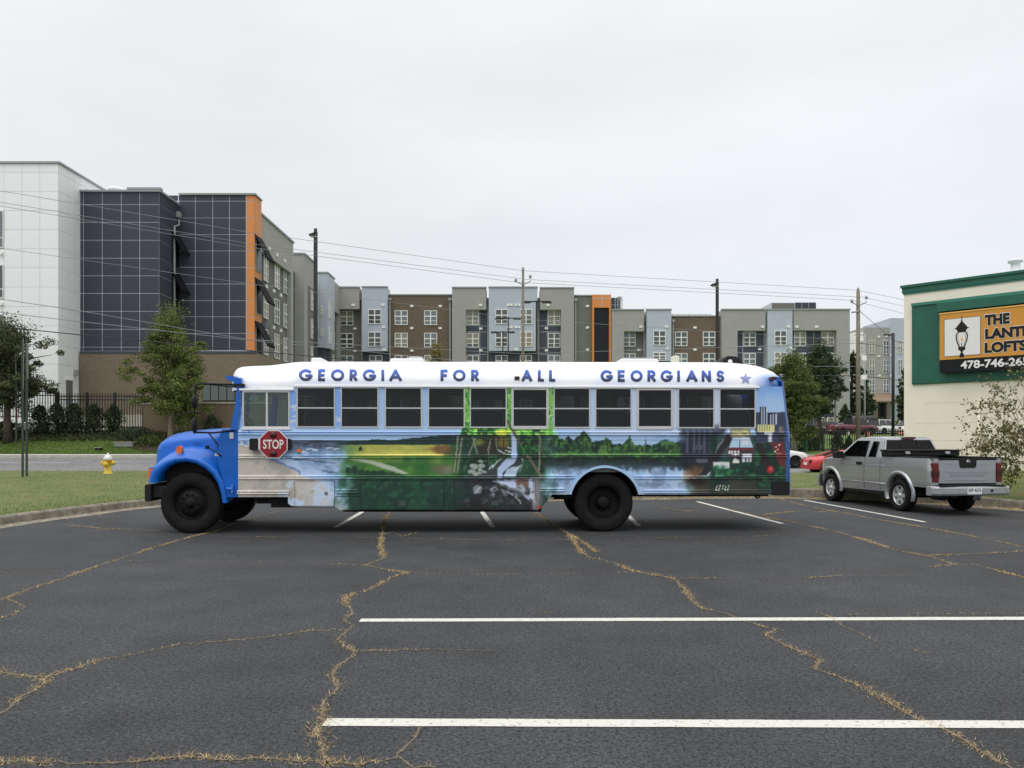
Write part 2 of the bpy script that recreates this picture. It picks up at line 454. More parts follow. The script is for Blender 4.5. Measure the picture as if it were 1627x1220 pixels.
for pts in ([(791, 715), (797, 718), (803, 720)], [(803, 716), (812, 718), (818, 716)], [(806, 711), (812, 713), (814, 708)], [(800, 721), (815, 722)]): put(stroke(pts, 1.4, .9, .5, 1), (190, 198, 206))
put(poly([(738, 758), (770, 748), (786, 735), (806, 727), (830, 727), (832, 758)], 2, 6) * .9, (56, 60, 64))
put(stroke([(816, 690), (817, 706), (817, 724)], 8.5, 8.5, .9, 1.6), (176, 196, 232)); put(stroke([(820, 692), (821, 722)], 1.6, 1.6, .6, 1) * .6, (120, 150, 200))
put(poly([(808, 727), (822, 727), (818, 735), (806, 744), (798, 752), (798, 760), (790, 760), (791, 745), (797, 736)], 1, 3), (174, 190, 226))
put(poly([(806, 744), (822, 741), (832, 738), (824, 748), (818, 758), (800, 758)], 1.2, 4) * .9, (166, 184, 204)); 
for pts in ([(832, 738), (824, 742), (816, 748)], [(832, 739), (828, 745), (826, 750)], [(830, 728), (832, 738), (838, 748)], [(782, 743), (790, 733), (797, 728)], [(778, 745), (783, 738)]): put(stroke(pts, 1.6, 1.0, .6, 1), (206, 214, 216))
for a, b, rx, ry in ((753, 741, 7, 4), (766, 740, 6, 3), (750, 749, 6, 3.6), (763, 746, 3.5, 4), (758, 752, 8, 2.6), (769, 749, 4, 2.2), (764, 733, 4, 2)): put(ell(a, b, rx, ry, .25, 4), (142, 152, 146))
put(rect(826, 856, 730, 757, 3, 8) * .6, (28, 84, 50)); put(rect(856, 900, 727, 744, 4, 8) * .7, (22, 42, 30))
put(stroke([(858.5, 690), (858, 715), (856.5, 752)], 3.2, 3.4, .7, 2), (128, 120, 102)); put(stroke([(859.5, 692), (858, 750)], 1, 1, .5, 3), (60, 70, 50))
put(stroke([(806, 668), (812, 680), (827, 706)], 3.2, 4.4, .7, 1.5), (92, 76, 60)); put(stroke([(838, 724), (852, 745), (860, 758)], 3.6, 4.2, .7, 2), (112, 100, 84))
put(stroke([(832, 738), (838, 750), (841, 762), (842, 782)], 1.6, 2.2, .6, 1), (64, 42, 34))
# rocks at the foot
rk = S(706, 762, cx_ + 40 * (NA - .5)) * (1 - S(850, 868, cx_)) * S(758, 760, cy_)
put(rk, (32, 36, 40)); put(rk * rect(700, 722, 760, 790, 4, 6) * .6, (62, 72, 46)); put(rk * S(.5, .62, NA) * .6, (58, 64, 68)); put(rk * S(790, 806, cy_) * .6, (22, 24, 28))
put(poly([(782, 764), (846, 760), (852, 800), (842, 796), (826, 782), (806, 772)], 1.5, 4), (172, 184, 210))
put(poly([(785, 768), (806, 772), (824, 780), (834, 794), (846, 800), (850, 812), (780, 812), (766, 790)], 1.5, 6) * .9, (44, 50, 54))
put(poly([(818, 764), (830, 759), (840, 762), (841, 790), (832, 785), (822, 773)], 1.2, 3) * .9, (112, 78, 60)); put(poly([(822, 772), (830, 769), (838, 780), (840, 788), (830, 786)], 1, 3), (150, 164, 168))
for pts in ([(753, 785), (752, 775), (758, 770), (767, 775), (764, 783)], [(776, 776), (788, 771), (792, 778), (782, 782)], [(794, 777), (806, 781), (808, 794), (802, 788)], [(788, 766), (802, 770), (798, 773)], [(814, 782), (822, 783), (828, 797), (822, 790)], [(797, 771), (820, 778), (826, 783), (806, 776)], [(778, 786), (786, 782), (785, 790)]):
    put(poly(pts, .8, 3), (118, 128, 132))
blobs(736, 850, 774, 808, 46, 2, 5, [(64, 70, 72), (30, 32, 36), (84, 92, 96), (22, 22, 26)], 31, .7)
for pts in ([(798, 766), (812, 771), (828, 779)], [(806, 780), (818, 788), (828, 800)], [(756, 782), (764, 773)], [(786, 774), (778, 780)]): put(stroke(pts, 1.2, .8, .5, 2), (186, 196, 206))
put(rk * S(842, 850, cx_) * .7, (176, 170, 172))
# lake, trees on its shore
lk = S(856, 896, cx_ + 34 * (NA - .5)) * (1 - S(1080, 1116, cx_ + 34 * (NA - .5))) * S(691, 692, cy_)
put(lk, (158, 190, 226)); put(lk * (1 - S(694, 706, cy_)) * .7, (140, 166, 200)); put(lk * S(.5, .6, ND) * S(740, 750, cy_) * .6, (190, 208, 232)); put(lk * S(.56, .66, NF) * S(736, 750, cy_) * .5, (112, 134, 168))
tt = line_y([(866, 692), (878, 690), (888, 693), (897, 697), (903, 692), (910, 698), (918, 694), (922, 690), (928, 684), (934, 690), (940, 700), (952, 702), (958, 700), (963, 694), (970, 700), (976, 706), (990, 704), (996, 699), (1000, 693), (1004, 700), (1010, 706), (1020, 707), (1030, 707), (1040, 706), (1050, 702), (1060, 697), (1064, 700), (1075, 702), (1090, 696), (1110, 695)]) + 5 * (NE - .5) + 3 * (NB_ - .5)
tr = S(856, 892, cx_ + 20 * (NA - .5)) * (1 - S(1080, 1118, cx_)) * S(-.6, .6, cy_ - tt) * (1 - S(734, 744, cy_ + 9 * (NA - .5)))
put(tr, (16, 52, 38)); put(tr * S(.52, .64, NA) * .8, (34, 82, 42)); put(tr * S(.52, .64, NB_) * .8, (10, 34, 28)); put(tr * S(.6, .68, NE) * .6, (92, 148, 66))
for a, b, rx, ry in ((928, 700, 8, 14), (964, 704, 8, 9), (1000, 704, 6, 8), (1012, 704, 6, 5), (934, 712, 8, 10), (962, 716, 9, 6), (1000, 716, 12, 6), (1020, 714, 10, 6), (1066, 708, 10, 8)):
    put(ell(a, b, rx, ry, .6, 9) * tr * .6 * (.4 + .9 * S(.4, .6, NE)), (84, 124, 50))
for pts in ([(927, 692), (926, 722)], [(964, 700), (967, 722)], [(1000, 692), (999, 720)], [(1026, 697), (1026, 718)]): put(stroke(pts, 1.3, 1.6, .5, 3) * .9, (18, 40, 28))
put(tr * rect(866, 1110, 719, 724, 1.5, 3) * .6, (112, 168, 76)); put(tr * S(726, 729, cy_) * .6, (14, 32, 28)); put(tr * S(727, 730, cy_) * S(.54, .64, NF) * .7, (40, 86, 48))
put(lk * rect(866, 1110, 733, 746, 6, 16) * .8, (40, 54, 64)); put(lk * S(742, 750, cy_) * S(.5, .66, NC) * .55, (92, 112, 146)); put(lk * S(764, 776, cy_) * .3, (196, 208, 228)); put(lk * rect(880, 905, 740, 770, 4, 6) * .35, (90, 110, 140))
# city towers
put(rect(1080, 1152, 677, 742, 7, 10), (32, 40, 58)); put(rect(1144, 1156, 690, 742, 2) * .9, (64, 104, 112)); put(rect(1040, 1090, 690, 702, 5, 6) * .5, (120, 150, 180))
for xx in (1092, 1102.5, 1111, 1119, 1128.5): put(rect(xx - 1.6, xx + 1.6, 678, 720, .5) * .7, (92, 96, 118))
put(rect(1070, 1146, 676, 685, 2) * .5, (130, 140, 170)); put(rect(1101, 1116, 708, 714, .8), (86, 90, 108)); put(rect(1106, 1124, 729, 736, .8), (96, 96, 110))
for xx in (1104, 1108, 1112): put(rect(xx - 1, xx + 1, 710, 712.5, .3), (20, 22, 36))
put(rect(1086, 1150, 735, 748, 3, 6) * .9, (24, 34, 34)); put(ell(1105, 750, 14, 9, .5, 6) * .9, (104, 70, 44)); put(ell(1092, 758, 8, 10, .6, 5) * .6, (140, 118, 92))
gr = S(1090, 1112, cx_ + 12 * (NA - .5)) * S(756, 768, cy_)
put(gr, (66, 58, 46)); put(ell(1108, 765, 16, 5, .5, 5), (36, 28, 22)); put(gr * S(.5, .65, NA) * .6, (64, 66, 48)); put(gr * S(775, 783, cy_) * .7, (84, 84, 78))
# park bushes, bridge legs, diner, old town at the rear
pk = rect(1128, 1252, 692, 764, 3, 8)
put(pk, (16, 50, 40)); put(rect(1126, 1250, 756, 784, 5, 10) * .75, (22, 50, 42))
blobs(1132, 1248, 728, 772, 90, 2, 5, [(16, 62, 42), (34, 100, 60), (12, 42, 34), (24, 78, 48)], 32, .9)
blobs(1196, 1230, 694, 735, 36, 2, 5, [(18, 66, 42), (36, 100, 54), (12, 44, 34)], 33, .9)
put(rect(1140, 1200, 690, 730, 3) * .7, (66, 92, 98)); put(rect(1160, 1202, 762, 782, 4, 6) * .6, (78, 66, 50))
put(poly([(1196, 694), (1204, 694), (1228, 742), (1220, 752), (1212, 738)], 1, 2), (40, 32, 32)); put(poly([(1154, 690), (1164, 690), (1160, 704), (1122, 756), (1110, 756), (1138, 716)], 1.5, 3), (36, 34, 38))
put(poly([(1140, 708), (1150, 696), (1151, 698), (1136, 722)], .6, 1) * .8, (120, 120, 124))
put(poly([(1164, 696), (1190, 694), (1196, 711), (1158, 712)], .8, 1), (160, 190, 214)); put(poly([(1176, 696), (1188, 695), (1190, 706), (1178, 709)], .8, 5) * .8, (204, 212, 222)); put(stroke([(1176, 695), (1175, 711)], 1.2, 1.2, .5, 0), (60, 60, 72)); put(stroke([(1164, 696), (1190, 694), (1196, 711)], 1.4, 1.4, .5, 0), (196, 198, 204))
put(rect(1156, 1197, 711.5, 717, .6), (104, 34, 40)); put(rect(1156, 1198, 717, 728, .8), (56, 50, 56))
for xx in (1159, 1163.5, 1168, 1172.5): put(rect(xx - 1.5, xx + 1.5, 716, 724.5, .5), (218, 216, 214)); put(rect(xx - .5, xx + .5, 718, 724.5, .3), (60, 56, 66))
put(rect(1179, 1194, 721, 734, .7), (206, 208, 216)); put(rect(1184, 1186, 727, 734, .4), (70, 70, 84)); put(rect(1189, 1191, 727, 734, .4), (70, 70, 84)); put(poly([(1164, 733), (1168, 727), (1174, 732), (1174, 736), (1164, 736)], .5), (226, 224, 216))
put(rect(1133, 1159, 734, 744, .9, 2), (190, 192, 190)); put(ell(1146, 742, 10, 3, .5, 6) * .7, (120, 150, 140)); blobs(1134, 1160, 742, 756, 20, 2, 4, [(22, 84, 56), (44, 122, 74)], 35, .9)
put(rect(1160, 1192, 679, 694, .8, 1), (84, 92, 96))
for i in range(4): put(stroke([(1162, 683 + i * 3), (1176, 684 + i * 3), (1190, 680.5 + i * 3)], 1.7, 1.7, .5, 1), (190, 180, 122))
put(rect(1200, 1256, 655, 704, 1, 2), (54, 64, 88)); put(rect(1200, 1206, 655, 684, 1), (54, 64, 88))
for xx, y0 in ((1208, 646), (1212, 645.5), (1216.5, 646), (1222, 657), (1226.5, 656), (1231, 656)): put(rect(xx - 1.3, xx + 1.3, y0, 674, .4), (24, 30, 52)); put(rect(xx + 1.2, xx + 3, y0 + 2, 674, .4), (190, 206, 226))
put(rect(1203, 1230, 674, 686, .7), (150, 150, 96))
for xx in range(1204, 1230, 4): put(rect(xx, xx + 2, 675, 685, .3), (214, 206, 150))
put(rect(1214, 1227, 686, 690, .6), (224, 226, 232)); put(rect(1221, 1226, 688, 702, .6), (216, 220, 228)); put(ell(1241, 682, 4, 6, .5, 4) * .7, (150, 130, 110)); put(rect(1236, 1246, 690, 704, 1.5, 4) * .7, (52, 44, 44))
put(poly([(1224, 704), (1247, 702), (1248, 745), (1238, 738)], 1, 2), (112, 38, 38))
for a, b in ((1233, 710), (1236, 714), (1238, 707), (1235, 720), (1239, 720), (1232, 717)): put(rect(a - 1.2, a + 1.2, b - .8, b + .8, .3), (226, 220, 214))
put(ell(1224, 746, 5, 5, .25, 3), (176, 34, 40)); put(ell(1224, 745, 2, 2, .4, 3), (206, 80, 70))
for i in range(5): put(stroke([(1140 + i * 4.6, 771), (1137 + i * 4.6, 780)], 1.0, 1.0, .4, 0), (208, 204, 192))
put(S(1246, 1251, cx_) * S(612, 640, cy_) * .85, (48, 92, 168))
put(S(0.5, 0.7, NC) * .07, (120, 130, 140)); put(S(0.58, 0.72, vnoise(40, 77, 14)) * S(756, 770, cy_) * S(860, 900, cx_) * .35, (60, 80, 100))
# brush grain and road dirt along the bottom
_g = CV.mean(-1, keepdims=True); CV = _g + (CV - _g) * 0.94
CV *= (0.96 + 0.08 * NE)[..., None] * (1 - 0.10 * S(776, 812, cy_) * NC)[..., None]
CVL = np.where(CV / 255 <= 0.04045, CV / 255 / 12.92, ((np.clip(CV, 0, 255) / 255 + 0.055) / 1.055) ** 2.4)
def paint_at(px, py):
    i = np.clip(((np.asarray(px) - PX0) * PS).astype(int), 0, PW - 1); j = np.clip(((np.asarray(py) - PY0) * PS).astype(int), 0, PH - 1)
    c = np.clip(CVL[j, i] * MURAL_GAIN, 0.004, None); return c / np.maximum(1.0, c.max(-1, keepdims=True) / .86)
MURAL_GAIN = 1.0
CVL = CVL * (.78 + .95 * np.sqrt(np.clip(CVL.mean(-1, keepdims=True), 0, 1)))
# ------------------------------------------------------------------ shared materials
M = {}
M['mural'] = mat('painted_mural', (.5, .5, .5), rough=0.42, attr='paint', bump=0.04, bscale=60)
M['roof'] = mat('white_roof_paint', (.84, .85, .87), rough=0.38, attr='paint', var=0.03, vscale=2.5)
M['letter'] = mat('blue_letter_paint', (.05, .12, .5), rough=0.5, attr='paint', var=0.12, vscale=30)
M['blue'] = mat('blue_paint', srgb(6, 96, 192), rough=0.36, var=0.12, vscale=3, coat=0.22, spec=.35)
M['alu'] = mat('aluminium_frame', (.60, .60, .585), rough=0.45, metal=0.35, var=0.08, vscale=12)
M['black_metal'] = mat('black_metal', (.010, .010, .011), rough=0.5, spec=.3)
M['black_plastic'] = mat('black_plastic', (.014, .014, .015), rough=0.6, spec=.25, var=0.2, vscale=10)
M['under'] = mat('underbody_black', (.010, .010, .010), rough=0.85)
M['tyre'] = mat('tyre_rubber', (.012, .0117, .0113), rough=0.88, spec=.2, var=0.35, vscale=9, bump=0.15, bscale=60)
M['rim_black'] = mat('black_painted_rim', (.007, .007, .008), rough=0.6, spec=.2, var=0.3, vscale=14)
M['seat'] = mat('dark_vinyl_seat', (.10, .115, .125), rough=0.45)
M['cabin'] = mat('bus_interior', (.14, .15, .15), rough=0.9, spec=.1)
M['glass_bus'] = glass_mat('bus_window_glass', (.48, .52, .53), .5)
M['glass_clear'] = glass_mat('clear_window_glass', (.62, .72, .69))
M['glass_car'] = glass_mat('tinted_car_glass', (.05, .056, .058), .55)
M['red_sign'] = mat('red_sign_sheet', srgb(146, 22, 34), rough=0.4, var=0.1, vscale=20)
M['white_sign'] = mat('white_sign_sheet', (.78, .77, .75), rough=0.45, var=0.04, vscale=15)
M['amber'] = mat('amber_lens', srgb(226, 110, 30), rough=0.25, spec=0.6)
M['red_lens'] = mat('red_lens', srgb(96, 13, 17), rough=0.22, spec=0.6)
M['dark_red_lens'] = mat('dark_red_lens', srgb(64, 15, 18), rough=0.3)
M['chrome'] = mat('bright_metal', (.62, .62, .62), rough=0.28, metal=0.9)
M['white_plastic'] = mat('white_plastic', (.78, .79, .80), rough=0.5)
M['beige_plastic'] = mat('beige_plastic', (.62, .60, .52), rough=0.6)
# ------------------------------------------------------------------ the ground
def asphalt(name, base, warm=(1, 1, 1), fine=170.0, contrast=.55, patch=.16):
    m = bpy.data.materials.new(name); m.use_nodes = True
    t = m.node_tree; b = t.nodes['Principled BSDF']; b.inputs['Roughness'].default_value = .82; b.inputs['Specular IOR Level'].default_value = .35
    tc = t.nodes.new('ShaderNodeTexCoord')
    def noise(sc, det, lo, hi, a=.3, c=.7, rough=.6):
        n = t.nodes.new('ShaderNodeTexNoise'); n.inputs['Scale'].default_value = sc; n.inputs['Detail'].default_value = det; n.inputs['Roughness'].default_value = rough
        t.links.new(tc.outputs['Object'], n.inputs['Vector'])
        r = t.nodes.new('ShaderNodeMapRange'); r.inputs[1].default_value = a; r.inputs[2].default_value = c; r.inputs[3].default_value = lo; r.inputs[4].default_value = hi
        t.links.new(n.outputs['Fac'], r.inputs[0]); return n, r
    n1, r1 = noise(.35, 6, 1 - patch, 1 + patch)
    n2, r2 = noise(fine, 3, 1 - contrast, 1 + contrast, .28, .72)
    n3, r3 = noise(24, 4, .76, 1.24)
    n5, r5 = noise(1.6, 6, .84, 1.16)
    n6, r6 = noise(.55, 3, 1.0, .74, .60, .72)
    vo = t.nodes.new('ShaderNodeTexVoronoi'); vo.inputs['Scale'].default_value = 70; t.links.new(tc.outputs['Object'], vo.inputs['Vector'])
    rv = t.nodes.new('ShaderNodeMapRange'); rv.inputs[1].default_value = .0; rv.inputs[2].default_value = .55; rv.inputs[3].default_value = 1.35; rv.inputs[4].default_value = .62
    t.links.new(vo.outputs['Distance'], rv.inputs[0])
    cur = None
    n7, r7 = noise(fine * .52, 2, .34, 1.0, .34, .50, .5)
    for r in (r1, r2, r3, r5, rv, r6, r7):
        mx = t.nodes.new('ShaderNodeMixRGB'); mx.blend_type = 'MULTIPLY'; mx.inputs[0].default_value = 1
        if cur is None: mx.inputs[1].default_value = (*base, 1)
        else: t.links.new(cur, mx.inputs[1])
        t.links.new(r.outputs[0], mx.inputs[2]); cur = mx.outputs[0]
    t.links.new(cur, b.inputs['Base Color'])
    bp = t.nodes.new('ShaderNodeBump'); bp.inputs['Strength'].default_value = .55; bp.inputs['Distance'].default_value = .008
    ad = t.nodes.new('ShaderNodeMath'); ad.operation = 'SUBTRACT'
    t.links.new(n7.outputs['Fac'], ad.inputs[0]); t.links.new(vo.outputs['Distance'], ad.inputs[1])
    t.links.new(ad.outputs[0], bp.inputs['Height']); t.links.new(bp.outputs[0], b.inputs['Normal'])
    return m
M['asphalt'] = asphalt('worn_asphalt', (.062, .065, .0715), fine=75, contrast=.62, patch=.27)
M['street'] = asphalt('street_asphalt', (.30, .30, .295), fine=60, contrast=.2, patch=.12)
M['concrete'] = mat('kerb_concrete', (.195, .175, .135), .85, var=.5, vscale=4, detail=9, bump=.3, bscale=40)
M['concrete_far'] = mat('pale_concrete', (.46, .43, .37), .85, var=.15, vscale=3)
M['gutter'] = mat('gutter_concrete', (.21, .195, .165), .9, var=.35, vscale=3, bump=.2, bscale=30)
M['lawn'] = mat('mown_grass', srgb(72, 92, 38), .9, col2=srgb(106, 106, 58), vscale=1.1, detail=9, bump=.6, bscale=35)
M['lawn_dry'] = mat('dry_grass', srgb(120, 116, 64), .9, col2=srgb(142, 122, 80), vscale=1.4, detail=9, bump=.6, bscale=35)
M['lawn_far'] = mat('far_green_grass', srgb(72, 104, 40), .9, col2=srgb(98, 118, 54), vscale=.7, detail=8, bump=.5, bscale=12)
M['earth'] = mat('mulch_earth', srgb(66, 54, 44), .95, var=.4, vscale=6, bump=.5, bscale=20)
M['line'] = mat('worn_white_line_paint', (.60, .59, .54), .75, col2=(.16, .16, .16), thr=(.56, .68), vscale=30, detail=12, bump=.35, bscale=110)
M['crack'] = mat('crack_filling', (.12, .10, .075), .95, var=.4, vscale=30)

def zi(x, y):      # the grass island between lot and street
    z = lerp(.17, .34, sstep(16, 31, y)) if x < 0 else lerp(.25, .27, sstep(22, 31, y))
    z = lerp(z, .26, sstep(-6, 4, x)) if -6 < x < 4 else z
    z += .46 * sstep(10.5, 13.5, x - .45 * max(0, y - 24)) * sstep(16, 22, y) * (1 - sstep(30, 36, y))
    return lerp(z, -.14, sstep(32, 38.2, y))
def zst(y): return interp([(37, -.12), (42, -.10), (46, -.04), (49, .14), (52, .38)], y)
def zfar(x, y):
    zl = interp([(52, .55), (53, .70), (55, 1.35), (57, 1.95), (58.5, 2.15), (400, 2.4)], y)
    zr = interp([(52, .50), (54, .66), (57, .78), (66, 1.15), (80, 1.85), (90, 2.05), (400, 2.6)], y)
    return lerp(zl, zr, sstep(-20, 2, x))

lot = MB(); lot.add([(-70, -30, 0), (60, -30, 0), (60, 25.5, 0), (-70, 25.5, 0)], [(0, 1, 2, 3)])
lot.build('parking_lot', M['asphalt'], kind='structure')

CURB = [(-45, 4.5), (-25, 5.4), (-15, 7.0), (-12.2, 9.2), (-10.9, 11.5), (-10.2, 13.5), (-9.83, 15.2), (-9.72, 16.4), (-9.45, 17.6), (-9.2, 18.8), (-8.9, 19.9), (-8.3, 20.6), (-7.2, 20.9), (-4, 21.2), (1.0, 21.5), (3.8, 22.1), (6.0, 22.5), (7.9, 22.5), (9.6, 21.5), (11.0, 20.2), (11.7, 19.2), (12.2, 18.0), (13.2, 15.5), (16, 12.5), (24, 9), (50, 6)]
def resample(pts, d):
    o = [Vector((*pts[0], 0))]
    P3 = [Vector((*p, 0)) for p in pts]
    for a, b in zip(P3, P3[1:]):
        n = max(1, int((b - a).length / d))
        for k in range(1, n + 1): o.append(a.lerp(b, k / n))
    for _ in range(3): o = [o[0]] + [(o[i - 1] + o[i] * 2 + o[i + 1]) / 4 for i in range(1, len(o) - 1)] + [o[-1]]
    return o
C = resample(CURB, .5)
def normal(i, pts):
    d = pts[min(i + 1, len(pts) - 1)] - pts[max(i - 1, 0)]; d.normalize(); return Vector((-d.y, d.x, 0))     # towards the grass
def hk(p): return lerp(.17, .26, sstep(-9, 3, p.x)) if p.x < 9.5 else lerp(.26, .17, sstep(10.5, 13, p.x))
kb = MB(); gt = MB(); rk, rg = [], []
for i, p in enumerate(C):
    n = normal(i, C); h = hk(p); j = .012 * math.sin(i * 1.7) + .006 * math.sin(i * 4.1)
    rk.append([(p - n * .01) + Vector((0, 0, -.02)), p + n * (.02 + j) + Vector((0, 0, h - .03)), p + n * (.05 + j) + Vector((0, 0, h)), p + n * .17 + Vector((0, 0, h + .005)), p + n * .19 + Vector((0, 0, h - .12))])
    rg.append([p - n * (.42 + 3 * j) + Vector((0, 0, .006)), p - n * .02 + Vector((0, 0, .012))])
# the kerb is poured in lengths with a joint between them
seg = 6
for s0 in range(0, len(C) - 1, seg):
    part = rk[s0:min(s0 + seg + 1, len(rk))]
    if len(part) < 2: continue
    d = (Vector(part[-1][0]) - Vector(part[0][0])).normalized() * .008
    q = [[Vector(v) for v in r] for r in part]; q[0] = [v + d for v in q[0]]; q[-1] = [v - d for v in q[-1]]
    kb.loft(q, smooth=False, cap=True)
kb.build('kerb', M['concrete'], kind='structure')
gt.loft(rg, smooth=False); gt.build('gutter_strip', M['gutter'], kind='structure')

# the island: ruled from the kerb's inner edge to the street
def strip_sheet(name, m, A, Bp, zf, nn=36, kind='structure'):
    rings = []
    for a, b in zip(A, Bp):
        r = []
        for k in range(nn + 1):
            f = (k / nn) ** 1.3; x, y = lerp(a.x, b.x, f), lerp(a.y, b.y, f); r.append((x, y, lerp(a.z, zf(x, y), sstep(0, .25, f))))
        rings.append(r)
    mb = MB(); mb.loft(rings); return mb.build(name, m, kind=kind)
A = []; Bp = []
for i, p in enumerate(C):
    q = p + normal(i, C) * .165; A.append(Vector((q.x, q.y, hk(p) - .025)))
    f = i / (len(C) - 1)
    if p.x < -9.0 and p.y < 20: bx = lerp(-120, -26, sstep(4.5, 20, p.y)); 
    elif p.x > 11.7: bx = lerp(26, 120, sstep(11.7, 50, p.x))
    else: bx = lerp(-26, 26, (p.x + 9) / 20.7)
    Bp.append(Vector((bx, 38.4, 0)))
island = strip_sheet('lawn', M['lawn'], A, Bp, zi)

# street, far kerb, far ground
st = MB(); ys = [37, 40, 43, 46, 47.5, 49, 50.5, 52.0]
st.loft([[(x, y, zst(y)) for y in ys] for x in (-200, -60, -20, 20, 60, 200)]); st.build('street', M['street'], kind='structure')
ln = MB()
for (xa, xb, y) in ((-60, -27.0, 48.6), (-24.5, -19, 49.2)):
    ln.add([(xa, y, zst(y) + .02), (xb, y + .1, zst(y + .1) + .02), (xb, y + .24, zst(y + .24) + .02), (xa, y + .14, zst(y + .14) + .02)], [(0, 1, 2, 3)])
ln.add([(10, 39.0, zst(39) + .02), (60, 39.0, zst(39) + .02), (60, 39.5, zst(39.5) + .02), (10, 39.5, zst(39.5) + .02)], [(0, 1, 2, 3)])
ln.build('road_markings', M['line'], kind='structure')
k2 = MB()
for xa in np.arange(-70, 70, 3.0): k2.box(xa + .01, xa + 2.99, 51.95, 52.35, .30, .55)
k2.build('far_kerb', M['concrete_far'], kind='structure')
fg = MB(); ys = [52.3, 53, 54, 55, 56, 57, 58.5, 62, 66, 72, 80, 90, 110, 150, 250, 450]
xs = [-400, -120, -60] + list(range(-40, 60, 4)) + [70, 120, 400]
fg.loft([[(x, y, zfar(x, y) - .004) for y in ys] for x in xs]); fg.build('far_lawn', M['lawn_far'], kind='structure')

# painted lines of the lot
def gline(name, p0, p1, wd, label=None):
    a, b = G(*p0), G(*p1); d = (b - a).normalized(); n = Vector((-d.y, d.x, 0)) * wd / 2
    L_ = (b - a).length; k = max(2, int(L_ / .25)); r = random.Random(int(p0[0])); rings = []
    for i in range(k + 1):
        p = a.lerp(b, i / k); e = [r.uniform(-.006, .006) for _ in range(2)]
        rings.append([(p.x - n.x * (1 + e[0] * 20 * .4), p.y - n.y * (1 + e[0] * 8), .004), (p.x + n.x, p.y + n.y * (1 + e[1] * 8), .004)])
    mb = MB(); mb.loft(rings, smooth=False); return mb.build(name, M['line'], kind='structure')
gline('parking_line', (516, 1148), (2300, 1154), .125)
gline('parking_line', (572, 985.8), (2300, 981), .125)
for a, b in (((602, 798), (533, 838)), ((754, 796), (783, 838)), ((975, 797), (1015, 836)), ((1108, 797), (1243, 832)), ((1277, 794.5), (1470, 829.5))):
    gline('parking_line', a, b, .105)

